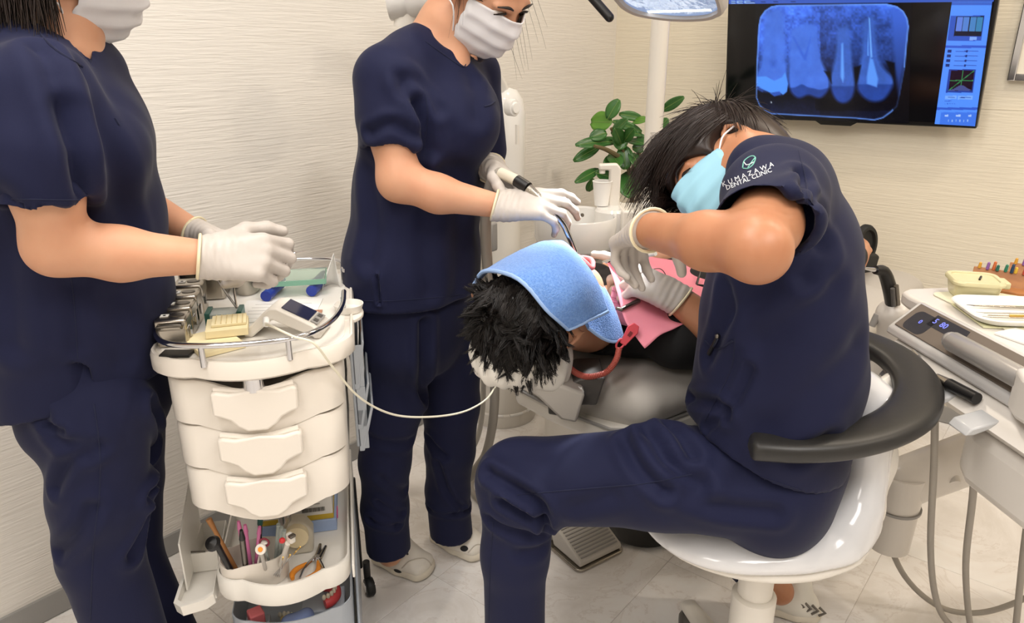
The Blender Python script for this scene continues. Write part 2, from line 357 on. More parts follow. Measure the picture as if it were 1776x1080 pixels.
M_MARBLE = marble(); M_GROUT = mat('floor_grout', (196, 190, 184), rough=0.8)
floor = tag(slab('floor', (ROOM_X0 - T, ROOM_Y0 - T, -0.1), (ROOM_X1 + T, ROOM_Y1 + T, -0.0012), M_GROUT), 'pale marble tiled floor', 'floor', kind='structure')
tile0 = None; tg = 0.0012
for ix in range(-3, 8):
    for iy in range(-8, 4):
        x0, y0 = -0.73 + 0.45 * ix, 1.58 + 0.45 * iy; x1, y1 = x0 + 0.45, y0 + 0.45
        cx0, cx1, cy0, cy1 = max(x0, ROOM_X0), min(x1, ROOM_X1), max(y0, ROOM_Y0), min(y1, ROOM_Y1)
        if cx1 - cx0 < 0.02 or cy1 - cy0 < 0.02: continue
        if cx0 == x0 and cx1 == x1 and cy0 == y0 and cy1 == y1 and tile0 is not None:
            copy_obj(tile0, floor, Vector((x0, y0, 0)) - floor.location); continue
        b = MB().box(((cx0 + cx1) / 2, (cy0 + cy1) / 2, -0.003), (cx1 - cx0 - tg, cy1 - cy0 - tg, 0.006))
        o = mesh_obj('tile', b.v, b.f, M_MARBLE, floor, smooth=False, origin=np.array([x0, y0, 0.0]), bevel=0.0008, seg=1)
        if cx0 == x0 and cx1 == x1 and cy0 == y0 and cy1 == y1: tile0 = o
# ceiling lamps (the fittings around the room's lights)
M_LAMPW = mat('lamp_frame_white', (238, 238, 236), rough=0.4); M_DIFF = mat('lamp_diffuser', (255, 255, 255), rough=0.5, emit=((255, 246, 232), 2.0))
for i, (x, y, p, c) in enumerate(PANELS):
    t = thing('ceiling_panel', ['white ceiling light panel above the cart', 'white ceiling light panel above the stool', 'white ceiling light panel behind the photographer'][i], 'ceiling light', (x, y, CEIL - 0.02), 'ceiling light panels')
    b = MB()
    for sx in (-1, 1): b.box((x + sx * 0.295, y, CEIL - 0.015), (0.03, 1.18, 0.03))
    for sy in (-1, 1): b.box((x, y + sy * 0.575, CEIL - 0.015), (0.56, 0.03, 0.03))
    b.build('frame', M_LAMPW, t); MB().box((x, y, CEIL - 0.012), (0.56, 1.12, 0.01)).build('diffuser', M_DIFF, t)
for i, (x, y, p, c) in enumerate(DOWNS):
    t = thing('downlight', ['round ceiling downlight above the plant corner', 'round ceiling downlight above the patient feet', 'round ceiling downlight in front of the monitor', 'round ceiling downlight above the patient head', 'round ceiling downlight over the instrument table'][i], 'ceiling light', (x, y, CEIL - 0.02), 'ceiling downlights')
    MB().lathe([(0.062, 0), (0.062, -0.008), (0.05, -0.01), (0.046, -0.002), (0.046, 0)], (x, y, CEIL - 0.0005)).build('trim_ring', M_LAMPW, t)
    MB().lathe([(0.0, -0.004), (0.045, -0.004), (0.045, -0.001), (0, -0.001)], (x, y, CEIL)).build('lens', M_DIFF, t)
# ------------------------------------------------------------------ shared materials
M_WHITE = mat('white_plastic', (226, 221, 212), rough=0.28, spec=0.5); M_WHITEG = mat('white_gloss', (232, 230, 226), rough=0.12, spec=0.55, coat=0.3)
M_GREY = mat('grey_plastic', (150, 147, 143), rough=0.42); M_DGREY = mat('dark_grey_plastic', (84, 81, 78), rough=0.45); M_BLACK = mat('black_plastic', (26, 25, 25), rough=0.38)
M_CHROME = mat('chrome', (205, 205, 208), rough=0.12, metal=1.0); M_STEEL = mat('brushed_steel', (176, 170, 160), rough=0.26, metal=1.0, bump=(80, 0.08, 0.001)); M_DSTEEL = mat('dull_steel', (120, 115, 108), rough=0.35, metal=1.0)
M_HOSE = mat('grey_hose', (158, 152, 143), rough=0.55, bump=(260, 0.2, 0.001)); M_PAPER = mat('white_paper', (236, 234, 230), rough=0.9); M_LGREY = mat('light_grey_vinyl', (188, 183, 176), rough=0.45, bump=(120, 0.06, 0.001))
def rod(name, pts, r, m, parent, n=10, smooth=0, **kw): return MB().tube(pts, r, n, smooth=smooth).build(name, m, parent, **kw)
# ------------------------------------------------------------------ wall monitor
def poly_sd(x, y, poly):
    """signed distance to a polygon (negative inside), arrays"""
    d = np.full(x.shape, 1e9); s = np.zeros(x.shape, bool); n = len(poly)
    for i in range(n):
        ax, ay = poly[i]; bx, by = poly[(i + 1) % n]; ex, ey = bx - ax, by - ay; t = np.clip(((x - ax) * ex + (y - ay) * ey) / (ex * ex + ey * ey + 1e-9), 0, 1)
        d = np.minimum(d, np.hypot(x - ax - t * ex, y - ay - t * ey)); c = ((ay > y) != (by > y)) & (x < (bx - ax) * (y - ay) / (by - ay + 1e-12) + ax); s ^= c
    return np.where(s, -d, d)
def soft(sd, w): return np.clip(0.5 - sd / w, 0, 1)
def vnoise(x, y, s, seed):
    g = np.random.default_rng(seed); t = g.random((64, 64)); u, v = x / s, y / s; i, j = np.floor(u).astype(int), np.floor(v).astype(int); a, b = u - i, v - j; a, b = a * a * (3 - 2 * a), b * b * (3 - 2 * b); q = lambda k, l: t[(i + k) % 64, (j + l) % 64]
    return (q(0, 0) * (1 - a) + q(1, 0) * a) * (1 - b) + (q(0, 1) * (1 - a) + q(1, 1) * a) * b
BLt, BRt = V(-1.258, 2.875, 1.072), V(-0.387, 2.875, 1.084); tx = unit(BRt - BLt); ty = unit(V(0, -0.13, 1.0)); ty = unit(ty - tx * (ty @ tx)); tz = np.cross(tx, ty); TW = np.linalg.norm(BRt - BLt); TH = 0.505
tv = thing('wall_monitor', 'large black wall monitor showing a blue dental x-ray', 'monitor', (BLt + BRt) / 2)
tvm = lambda: MB(BLt, tx, ty, tz)
tvm().box((TW / 2, TH / 2, -0.022), (TW, TH, 0.03)).build('housing', mat('tv_black', (14, 14, 15), rough=0.3), tv, bevel=0.004)
tvm().box((TW / 2, TH / 2, -0.052), (TW * 0.5, TH * 0.5, 0.03)).build('rear_bulge', mat('tv_black', (14, 14, 15)), tv, bevel=0.006)
b = MB(); b.box((-0.82, 2.93, 1.33), (0.24, 0.055, 0.2)); b.build('wall_bracket', M_DGREY, tv, bevel=0.004)
tvm().prism([(TW * 0.40, 0.004), (TW * 0.43, -0.012), (TW * 0.55, -0.012), (TW * 0.58, 0.004)], -0.03, -0.007).build('sensor_bar', mat('tv_black', (14, 14, 15)), tv, bevel=0.002)
scr = tvm().box((TW / 2, TH / 2 + 0.003, -0.0068), (TW - 0.02, TH - 0.024, 0.0016)).build('screen', mat('screen_glass', (6, 6, 8), rough=0.12, spec=0.5, emit=((4, 4, 8), 0.6)), tv)
def screen_mat():
    m = mat('screen_picture', (0, 0, 0), rough=0.2); nt = m.node_tree; b = nt.nodes['Principled BSDF']; a = node(nt, 'ShaderNodeVertexColor'); a.layer_name = 'picture'
    nt.links.new(a.outputs[0], b.inputs['Emission Color']); b.inputs['Emission Strength'].default_value = 2.0 ** -vs.exposure; return m
M_SCREEN = screen_mat()
def picture(name, quad, nx, ny, paint, parent, lift):
    """picture on the screen: quad = photo corners (tl, tr, br, bl) laid onto the screen plane; paint(px, py) -> sRGB rows"""
    def onpl(px, py): r = _ray(px, py); o = np.array([0, 0, CAM_H]); t = ((BLt + tz * lift - o) @ tz) / (r @ tz); return o + r * t
    c = [onpl(*q) for q in quad]; u = np.linspace(0, 1, nx); v = np.linspace(0, 1, ny); U, Vv = np.meshgrid(u, v); U, Vv = U.ravel()[:, None], Vv.ravel()[:, None]
    pts = (c[0] * (1 - U) + c[1] * U) * (1 - Vv) + (c[3] * (1 - U) + c[2] * U) * Vv; qa = np.array(quad, float); pp = (qa[0] * (1 - U) + qa[1] * U) * (1 - Vv) + (qa[3] * (1 - U) + qa[2] * U) * Vv
    i = (np.arange(ny - 1)[:, None] * nx + np.arange(nx - 1)[None, :]).ravel(); f = np.stack([i, i + nx, i + nx + 1, i + 1], 1); o = mesh_obj(name, pts, f, M_SCREEN, parent, smooth=False)
    rgb = np.clip(paint(pp[:, 0], pp[:, 1]), 0, 255) / 255.0; l = np.where(rgb <= 0.04045, rgb / 12.92, ((rgb + 0.055) / 1.055) ** 2.4); at = o.data.color_attributes.new('picture', 'FLOAT_COLOR', 'POINT'); at.data.foreach_set('color', np.concatenate([l, np.ones((len(l), 1))], 1).astype(np.float32).ravel()); return o
def paint_xray(px, py):
    x, y = (px - 1300) * 4.91, py * 4.91; c = lambda *k: np.array(k, float)[None, :]
    frame_ = [(78, 220), (95, 140), (140, 85), (200, 52), (270, 40), (1190, 30), (1270, 50), (1320, 90), (1350, 150), (1360, 215), (1340, 420), (1330, 560), (1290, 800), (1270, 900), (1225, 950), (1160, 1005), (1090, 1026), (940, 1010), (200, 970), (140, 940), (85, 890), (55, 820), (60, 560)]
    sd = poly_sd(x, y, frame_); col = np.tile(c(8, 8, 14), (len(x), 1)); n1 = vnoise(x, y, 16, 1); n2 = vnoise(x, y, 55, 2); n3 = vnoise(x, y, 150, 3)
    L = np.interp(y, [0, 300, 520, 620, 800, 1030], [0.80, 0.72, 0.5, 0.12, 0.04, 0.22]); L = L * (0.7 + 0.35 * n1 + 0.35 * n2) * (0.8 + 0.3 * n3); L = np.where(x > 640, L * np.interp(y, [0, 150, 400], [1, 0.8, 0.62]), L); L = np.where((x > 600) & (y > 820) & (y < 940), L * 0.4, L)
    wedge = soft(poly_sd(x, y, [(1215, 60), (1350, 120), (1355, 300), (1285, 800), (1255, 620), (1235, 300)]), 40); L = L * (1 - wedge) + wedge * np.interp(y, [0, 400, 800], [0.75, 0.55, 0.35])
    base = np.stack([L * 90 * 1.0, L * 150, L * 300 + 8], 1)
    T = [[(150, 100), (300, 100), (335, 480), (352, 600), (352, 700), (300, 790), (200, 770), (75, 740), (62, 620), (110, 500)], [(385, 250), (450, 215), (600, 215), (640, 470), (712, 640), (712, 750), (640, 825), (540, 800), (450, 825), (378, 760), (362, 600)], [(790, 230), (840, 215), (885, 230), (915, 550), (934, 700), (910, 820), (850, 870), (785, 850), (738, 760), (732, 640), (770, 480)], [(1005, 170), (1060, 140), (1090, 160), (1130, 500), (1232, 640), (1235, 720), (1160, 840), (1050, 850), (960, 760), (957, 640), (990, 450)]]
    for k, P in enumerate(T):
        P = [(p[0], p[1]) for p in catmull([(a_, b_, 0) for a_, b_ in P + P[:1]], 60)[:-1]]
        a = soft(poly_sd(x, y, P), [40, 30, 30, 34][k]); sh = 0.86 + 0.10 * n2 + 0.05 * n1; cy = [9e9, 735, 722, 705][k]; dent = np.stack([76 * sh, 124 * sh, 240 * sh], 1) * [1.0, 1.0, 0.86, 0.84][k]; crown = np.stack([40 * sh, 74 * sh, 165 * sh], 1)
        if k == 1: cy = 735 - 28 * np.exp(-((x - 480) / 45) ** 2) + 18 * np.exp(-((x - 640) / 50) ** 2)
        w = soft(cy - y, 14)[:, None]; tooth = dent * (1 - w) + crown * w; base = base * (1 - a[:, None]) + tooth * a[:, None]
    def put(P, w, colr): nonlocal base; a = soft(poly_sd(x, y, P), w)[:, None]; base = base * (1 - a) + c(*colr) * a
    put([(60, 640), (150, 635), (230, 675), (300, 645), (330, 600), (356, 700), (345, 770), (310, 797), (275, 765), (200, 782), (130, 750), (60, 712)], 8, (82, 150, 255)); put([(66, 730), (128, 755), (120, 775), (68, 745)], 8, (40, 70, 150)); put([(190, 785), (280, 768), (290, 795), (230, 812)], 8, (45, 85, 185))
    put([(822, 360), (836, 350), (845, 640), (835, 690), (815, 640)], 14, (98, 160, 255)); put([(1046, 140), (1056, 150), (1075, 470), (1060, 480)], 8, (110, 170, 255)); put([(1040, 220), (1046, 460), (1036, 460)], 6, (100, 160, 255)); put([(1055, 480), (1080, 490), (1120, 660), (1110, 730), (1030, 700), (1030, 640)], 14, (92, 152, 250))
    put([(395, 300), (410, 300), (500, 450), (515, 430), (560, 300), (520, 500), (500, 500)], 20, (58, 100, 210)); put([(190, 500), (250, 500), (240, 560), (200, 560)], 40, (58, 98, 200))
    put([(675, 590), (730, 600), (740, 700), (715, 650)], 16, (6, 8, 18)); put([(925, 560), (985, 540), (960, 660), (940, 720)], 16, (6, 8, 18)); put([(1180, 500), (1250, 520), (1255, 760), (1235, 640)], 16, (6, 8, 18)); put([(196, 858), (208, 858), (208, 872), (196, 872)], 3, (210, 220, 230))
    rim = np.exp(-((sd + 5) / 7) ** 2)[:, None] * np.where((x > 1240) & (y > 560), 0.25, 0.85)[:, None]; base = base * (1 - rim) + c(110, 160, 255) * rim
    a = soft(sd, 6)[:, None]; return col * (1 - a) + base * a
def paint_side(px, py):
    x, y = (px - 1600) * 4.5, py * 4.5; x = x + (y - 500) * 0.14; out = np.tile(np.array([[84, 146, 255.0]]), (len(x), 1))
    def rect(x0, y0, x1, y1, colr, n=0): m = (x >= x0) & (x <= x1) & (y >= y0) & (y <= y1); out[m] = colr
    rect(-99, 15, 999, 40, (60, 100, 200)); rect(170, 115, 435, 305, (48, 86, 190)); rect(215, 120, 430, 270, (14, 20, 40))
    for i in range(4): rect(222 + 52 * i, 128, 268 + 52 * i, 232, (95 - 12 * i, 130, 225 - 15 * i))
    rect(340, 275, 395, 300, (130, 170, 250)); rect(-99, 340, 999, 360, (52, 92, 205))
    for i in range(4): rect(180, 372 + 37 * i, 212, 396 + 37 * i, (30, 52, 120)); rect(245, 382 + 37 * i, 425, 387 + 37 * i, (40, 70, 160)); rect(328, 376 + 37 * i, 340, 393 + 37 * i, (28, 50, 120))
    rect(215, 525, 425, 710, (38, 66, 160)); rect(232, 533, 415, 695, (26, 12, 32)); rect(322, 533, 327, 695, (60, 150, 90)); rect(232, 611, 415, 616, (60, 150, 90)); m = (np.abs((x - 232) / 183 + (y - 695) / 162) < 0.02) & (x > 232) & (x < 415) & (y > 533) & (y < 695); out[m] = (60, 150, 90)
    m = (x > 235) & (x < 412) & (y < 694) & (y > 690 - 40 * np.exp(-((x - 330) / 50) ** 2)); out[m] = (70, 80, 140)
    rect(215, 735, 305, 762, (120, 172, 255)); rect(315, 735, 430, 765, (120, 172, 255)); rect(235, 746, 290, 751, (40, 70, 160)); rect(330, 747, 415, 753, (40, 70, 160)); rect(215, 775, 270, 780, (50, 90, 190))
    for i in range(5): rect(216 + 19 * i, 797, 224 + 19 * i, 803, (50, 90, 190))
    rect(-99, 830, 999, 850, (52, 92, 205)); rect(200, 870, 480, 985, (66, 120, 235))
    for i, cx in enumerate((245, 330, 425)): rect(cx - 12, 890, cx + 12 + (14 if i == 1 else 0), 906, (170, 200, 255))
    for i in range(6): rect(262 + 30 * i, 930, 270 + 30 * i, 948, (150, 190, 255))
    return out
def paint_bar(px, py):
    out = np.tile(np.array([[58, 92, 190.0]]), (len(px), 1)); y = py * 3.31; x = (px - 1240) * 3.31
    for a, b2 in ((90, 130), (140, 180), (190, 262)): m = (x > a) & (x < b2) & (y > 6) & (y < 21); out[m] = (150, 190, 255); m = (x > a + 8) & (x < b2 - 8) & (y > 11) & (y < 16); out[m] = (30, 50, 110)
    for a in (300, 385, 490): m = (x > a) & (x < a + 30) & (y > 7) & (y < 12); out[m] = (30, 50, 120)
    return out
picture('xray_picture', [(1310, 4), (1582, 2), (1576, 214), (1308, 206)], 180, 140, paint_xray, scr, -0.0052)
picture('software_sidebar', [(1651, 3), (1721, 3), (1691, 219), (1621, 215)], 70, 210, paint_side, scr, -0.0050)
picture('software_menu_bar', [(1264, -14), (1728, -16), (1723, 3), (1264, 7)], 150, 14, paint_bar, scr, -0.0050)
# ------------------------------------------------------------------ framed picture on the back wall, right edge
fr = thing('framed_picture', 'silver framed picture on the wall right of the monitor', 'picture', V(-0.13, 2.955, 1.235)); a0, a1, z0, z1 = -0.338, 0.1, 1.235, 1.75; yb = 2.952
MB().box(((a0 + a1) / 2, 2.956, (z0 + z1) / 2), (a1 - a0 - 0.01, 0.006, z1 - z0 - 0.01)).build('backing', M_WHITE, fr)
for n, c, d in (('frame_bar', (a0 + 0.011, yb - 0.006, (z0 + z1) / 2), (0.022, 0.025, z1 - z0)), ('frame_bar', (a1 - 0.011, yb - 0.006, (z0 + z1) / 2), (0.022, 0.025, z1 - z0)), ('frame_bar', ((a0 + a1) / 2, yb - 0.006, z0 + 0.011), (a1 - a0 - 0.044, 0.025, 0.022)), ('frame_bar', ((a0 + a1) / 2, yb - 0.006, z1 - 0.011), (a1 - a0 - 0.044, 0.025, 0.022))): MB().box(c, d).build(n, M_CHROME, fr, bevel=0.003)
MB().box(((a0 + a1) / 2, yb, (z0 + z1) / 2), (a1 - a0 - 0.044, 0.004, z1 - z0 - 0.044)).build('print', mat('pale_print', (222, 216, 202), rough=0.6), fr)
# ------------------------------------------------------------------ rubber plant in the corner
pb = D(1092, 340, 2.85); M_LEAF = mat('rubber_leaf', (66, 116, 52), rough=0.28, spec=0.5, var=(9, (42, 86, 42), 0.8)); M_LEAF2 = mat('rubber_leaf_bright', (98, 148, 52), rough=0.3, var=(9, (74, 122, 44), 0.7)); M_STEM = mat('plant_stem', (104, 92, 62), rough=0.7)
pl = thing('rubber_plant', 'potted rubber plant with broad glossy green leaves in the room corner', 'plant', (pb[0], pb[1], 0))
MB().lathe([(0.0, 0.0), (0.11, 0.0), (0.14, 0.26), (0.15, 0.28), (0.138, 0.285), (0.13, 0.25), (0.0, 0.25)], (pb[0], pb[1], 0)).build('pot', M_WHITE, pl)
MB().lathe([(0.0, 0.0), (0.13, 0.0), (0.0, 0.012)], (pb[0], pb[1], 0.252)).build('soil', mat('soil', (62, 48, 38), rough=0.95, bump=(60, 0.6, 0.006)), pl)
pt = lambda zx, zy, d: D(980 + zx / 2.571, zy / 2.571, d)
stems = [[(pb[0], pb[1], 0.24), D(1096, 400, 2.85), pt(290, 800, 2.85), pt(262, 680, 2.84), pt(205, 570, 2.82)], [pt(290, 800, 2.85), pt(330, 680, 2.88), pt(400, 560, 2.92), pt(440, 490, 2.92)], [pt(275, 720, 2.85), pt(190, 670, 2.8), pt(130, 650, 2.77)]]
for s_ in stems: MB().tube(s_, [0.011, 0.006], 8, smooth=20).build('stem', M_STEM, pl)
leafs = [(190, 530, 235, 455, 42, 0), (210, 545, 128, 545, 62, 1), (240, 508, 330, 525, 28, 0), (305, 542, 358, 540, 34, 1), (208, 600, 272, 540, 34, 0), (212, 540, 325, 582, 28, 0), (185, 592, 120, 612, 38, 0), (212, 632, 68, 646, 36, 0), (155, 652, 53, 710, 34, 0), (250, 640, 225, 580, 40, 0), (268, 625, 305, 578, 34, 0), (262, 650, 268, 742, 52, 0), (298, 682, 325, 748, 50, 0), (287, 768, 287, 868, 76, 0), (150, 755, 58, 806, 30, 0), (135, 770, 205, 792, 40, 0), (433, 492, 518, 440, 30, 0), (428, 568, 454, 532, 28, 0), (402, 845, 434, 892, 34, 0), (345, 602, 285, 598, 28, 0), (325, 755, 345, 812, 34, 0), (300, 662, 350, 655, 36, 0), (205, 685, 240, 735, 44, 0), (125, 795, 105, 845, 28, 0), (280, 628, 350, 640, 24, 0), (240, 625, 150, 640, 30, 0), (230, 700, 180, 740, 40, 0), (250, 600, 245, 660, 44, 0), (330, 700, 350, 770, 40, 0), (320, 610, 352, 628, 30, 0)]
gl = np.random.default_rng(21)
for (x0, y0, x1, y1, wd, br) in leafs:
    d0 = 2.84 + gl.uniform(-0.03, 0.03); d1 = d0 + gl.uniform(-0.08, 0.05); a, t = pt(x0, y0, d0), pt(x1, y1, d1); ax = (t - a) * 1.15; Lf = np.linalg.norm(ax); ax = unit(ax); sd_ = unit(np.cross(ax, -HD + 0.5 * UP * gl.uniform(0.2, 1.4) + 0.4 * RT * gl.uniform(-1, 1))); nn = np.cross(sd_, ax); hw = wd / 2.571 / F_PX * 2.85 / 2 * 1.5; G = []
    for i in range(9):
        s_ = i / 8; w_ = hw * (math.sin(math.pi * min(1, s_ * 0.93 + 0.035)) ** 0.62); G.append([a + ax * Lf * s_ + sd_ * w_ * k + nn * (0.18 * hw * (abs(k) - 0.3) + 0.05 * Lf * math.sin(math.pi * s_)) for k in (-1, -0.55, 0, 0.55, 1)])
    lf = MB().sheet(G).build('leaf', M_LEAF2 if br else M_LEAF, pl, solid=0.0012, auto=60)
    MB().tube([G[i][2] + nn * 0.0012 for i in range(9)], [0.0016, 0.0006], 5).build('midrib', mat('leaf_midrib', (120, 150, 80), rough=0.5), lf)
# ------------------------------------------------------------------ cuspidor unit: cabinet, basin, faucet
ux, uy = V(0.995, 0.10, 0), V(-0.10, 0.995, 0); uo = V(-1.22, 2.02, 0)
cu = thing('cuspidor_unit', 'white cuspidor unit with round rinse basin behind the patient', 'dental unit', uo)
um = lambda: MB(uo, ux, uy, UP)
um().prism(rrect(0.34, 0.40, 0.05), 0.015, 0.70, (0.0, 0.03, 0)).build('cabinet', M_WHITE, cu, bevel=0.006)
um().prism(rrect(0.33, 0.39, 0.05), 0.0, 0.016, (0.0, 0.03, 0)).build('plinth', M_DGREY, cu)
um().box((0.0, -0.172, 0.35), (0.003, 0.003, 0.66)).build('panel_joint', M_GREY, cu)
bc = Z(998, 374, 0.875); bz = bc[2]
MB().lathe([(0.0, -0.125), (0.075, -0.125), (0.098, -0.11), (0.115, -0.095), (0.116, -0.085), (0.0, -0.08)], bc).build('basin_foot', M_GREY, cu)
MB().lathe([(0.0, -0.09), (0.108, -0.088), (0.119, -0.06), (0.122, 0.0), (0.119, 0.005), (0.113, 0.0), (0.108, -0.05), (0.085, -0.068), (0.0, -0.074)], bc, n=48).build('basin', M_WHITEG, cu)
MB().cyl((bc + HD * 0.106 + RT * 0.03 - UP * 0.022), bc + HD * 0.12 + RT * 0.034 - UP * 0.022, 0.006).build('spray_nozzle', M_DSTEEL, cu)
pc_ = bc + V(0.055, 0.1, 0); MB().lathe([(0, -0.1), (0.05, -0.1), (0.052, 0.0), (0.045, 0.008), (0.0, 0.008)], pc_ + V(-0.003, 0.015, 0.004)).build('cup_rest', M_WHITEG, cu)
fo = D(1064, 352, bc @ HD + 0.10); ftop = D(1064, 284, fo @ HD); fx = unit(-RT); fh = ftop[2] - fo[2]
MB(fo, fx, HD, UP).prism([(-0.017, -0.06), (0.017, -0.06), (0.017, fh - 0.018), (0.05, fh - 0.018), (0.05, fh), (-0.005, fh + 0.002), (-0.017, fh - 0.012)], -0.013, 0.013, (0, 0, 0), (1, 0, 0), (0, 0, 1)).build('faucet', M_WHITE, cu, bevel=0.005)
MB(fo, fx, HD, UP).cyl((0.038, 0, fh - 0.028), (0.038, 0, fh - 0.016), 0.009).build('faucet_outlet', M_WHITE, cu)
wb = D(1096, 372, bc @ HD + 0.06); MB(wb, RT, HD, UP).box((0, 0, -0.06), (0.082, 0.12, 0.17)).build('control_housing', M_WHITE, cu, bevel=0.008)
text_obj('marking', 'AXEIT', M_DGREY, wb + RT * 0.018 + UP * 0.012 - HD * 0.0605, RT, UP, 0.011, cu)
MB(uo, ux, uy, UP).prism(rrect(0.30, 0.34, 0.08), 0.70, 0.755, (0.01, 0.0, 0)).build('shoulder_cover', M_WHITE, cu, bevel=0.01)
cp = D(1043, 356, bc @ HD + 0.085); cup = thing('paper_cup', 'white paper cup standing beneath the faucet', 'cup', cp)
MB().lathe([(0.0, 0.0), (0.021, 0.0), (0.021, 0.003), (0.0285, 0.072), (0.0275, 0.072), (0.0202, 0.005), (0, 0.005)], cp + UP * 0.001).build('wall', M_PAPER, cup); MB().tube([cp + UP * 0.073 + 0.0285 * V(math.cos(a), math.sin(a), 0) for a in np.linspace(0, 6.2832, 25)], 0.0014, 6, cap=False).build('rolled_rim', M_PAPER, cup)
tw = thing('paper_towel', 'crumpled white paper towel on the unit behind the dentist hand', 'paper towel', D(1112, 360, bc @ HD + 0.14)); b = MB(); gg = np.random.default_rng(2)
gt = bez_sheet([[D(1075 + 17 * j, 352 + 9 * i + gg.uniform(-5, 5), bc @ HD + 0.15 - 0.02 * i) + UP * gg.uniform(-0.004, 0.006) for j in range(4)] for i in range(3)], 10, 14); b.sheet(gt).build('sheet', M_PAPER, tw, solid=0.002)
# ------------------------------------------------------------------ operating lamp on its pole
pq = D(1126, 345, 2.42); lamp = thing('operating_lamp', 'dental operating lamp with mirrored head on a white pole', 'lamp', (pq[0], pq[1], 0.75))
MB().cyl((pq[0], pq[1], 0.72), (pq[0], pq[1], 1.62), 0.0285, n=32).build('pole', M_WHITE, lamp); MB().cyl((pq[0], pq[1], 0.70), (pq[0], pq[1], 0.78), 0.036, n=32).build('pole_collar', M_WHITE, lamp)
for k, wq in enumerate((0.02, 0.026, 0.018, 0.024)): MB(np.array([pq[0], pq[1], 0.0]) - HD * 0.0284 - RT * 0.003 + UP * (D(1128, 240, 2.4)[2] + 0.006 * k), RT, HD, UP).box((0, 0, 0), (wq, 0.0012, 0.0016)).build('print_line', M_GREY, lamp)
mouth = D(1016, 440, 1.42); lc = D(1158, -4, 1.62); ln_ = unit(mouth - lc); lx = unit(np.cross(UP, -ln_)); ly = np.cross(-ln_, lx)   # lx to the right, ly up-ish
lm = lambda: MB(lc, lx, ly, -ln_)
sh = [(-0.125, 0.075), (-0.105, -0.045), (-0.085, -0.07), (-0.055, -0.082), (0.0, -0.084), (0.05, -0.076), (0.1, -0.058), (0.122, -0.03), (0.125, 0.0), (0.125, 0.075), (0.1, 0.1), (-0.1, 0.1)]; sh = [(p[0], p[1]) for p in catmull([(a, b_, 0) for a, b_ in sh + sh[:1]], 49)[:-1]]
ring = lambda s, h: [(a * s, b_ * s, h) for a, b_ in sh]
lm().loft([ring(1.0, 0.0), ring(1.03, 0.012), ring(1.0, 0.03), ring(0.7, 0.055), ring(0.25, 0.065)], cap=False).build('shell', M_LGREY, lamp)
lm().loft([ring(1.0, 0.0), ring(0.97, -0.006), ring(0.9, -0.004), ring(0.88, 0.004)], cap=False).build('rim', M_LGREY, lamp)
M_MIRR = mat('lamp_reflector', (205, 220, 240), rough=0.1, metal=1.0, emit=((150, 190, 255), 0.55), bump=(22, 0.5, 0.01)); refl = lm().loft([ring(0.88, 0.003), ring(0.8, 0.02), ring(0.5, 0.034), ring(0.1, 0.04)], cap=True).build('reflector', M_MIRR, lamp)
for k in range(5): lm().box((-0.06 + 0.03 * k, -0.02, 0.018), (0.003, 0.12, 0.014)).build('reflector_facet', M_MIRR, lamp)
lm().box((0, -0.055, 0.006), (0.15, 0.012, 0.006)).build('led_strip', mat('led_white', (255, 255, 255), emit=((235, 243, 255), 6.0)), lamp, bevel=0.002)
hA, hB = D(1022, -10, 1.62), D(1057, 30, 1.60); MB().tube([hA - (hB - hA) * 0.8, hA, hB], 0.0095, 16).build('handle', M_BLACK, lamp); MB().sphere(hB, 0.0094).build('handle_tip', M_BLACK, lamp)
rod('handle_bar', [hA - (hB - hA) * 0.8, D(1060, -60, 1.64), lc - ln_ * 0.04], 0.007, M_LGREY, lamp); rod('arm', [lc - ln_ * 0.05, lc - ln_ * 0.08 + UP * 0.18 + HD * 0.1, V(pq[0], pq[1], 1.62)], 0.018, M_LGREY, lamp, smooth=16)
lt = bpy.data.lights.new('operating_lamp_beam', 'SPOT'); lt.energy = 110; lt.color = (0.93, 0.97, 1.0); lt.shadow_soft_size = 0.05; lt.spot_size = math.radians(24); lt.spot_blend = 0.5; lo_ = bpy.data.objects.new('operating_lamp_beam', lt); link(lo_, lamp); lpos = lc + ln_ * 0.012
lo_.location = Vector((lpos - np.array(world_loc(lamp))).tolist()); lo_.rotation_euler = Vector((-ln_).tolist()).to_track_quat('Z', 'Y').to_euler()
# ------------------------------------------------------------------ extraoral suction column behind the middle assistant
so = Z(872, 716, 0.0); sv = thing('extraoral_suction', 'white extraoral suction column behind the middle assistant', 'suction unit', so)
MB().lathe([(0.0, 0.0), (0.125, 0.0), (0.128, 0.02), (0.125, 0.05), (0.118, 0.055), (0.115, 0.30), (0.09, 0.34), (0.0, 0.35)], so, n=40).build('base_drum', M_WHITE, sv)
for k in range(4):
    a0 = -1.9 + 0.62 * k; MB().tube([so + UP * 0.052 + 0.124 * V(math.cos(a), math.sin(a), 0) for a in np.linspace(a0, a0 + 0.42, 8)], 0.006, 8).build('base_slot', M_WHITEG, sv)
c0 = so + V(-0.02, 0.03, 0); zt = D(880, 153, 2.42)[2]
MB().lathe([(0.0, 0.3), (0.062, 0.3), (0.062, 0.84)], c0, n=32).build('column', M_WHITE, sv); MB().lathe([(0.064, 0.84), (0.072, 0.845), (0.078, 1.0), (0.078, zt - 0.09), (0.07, zt - 0.045), (0.05, zt - 0.015), (0.0, zt)], c0, n=32).build('hood', M_WHITEG, sv)
kn = D(892, 187, 2.36); kd = unit(RT * 0.55 - HD * 0.8); MB().lathe([(0.0, 0.012), (0.012, 0.012), (0.014, 0.004), (0.019, 0.004), (0.021, 0.0), (0.021, -0.03)], kn, kd, 24, sx=1.25).build('swivel_knob', M_WHITEG, sv)
MB().tube([D(897, 216, 2.37), D(897, 250, 2.37)], 0.006, 10).build('side_grip', M_WHITE, sv)
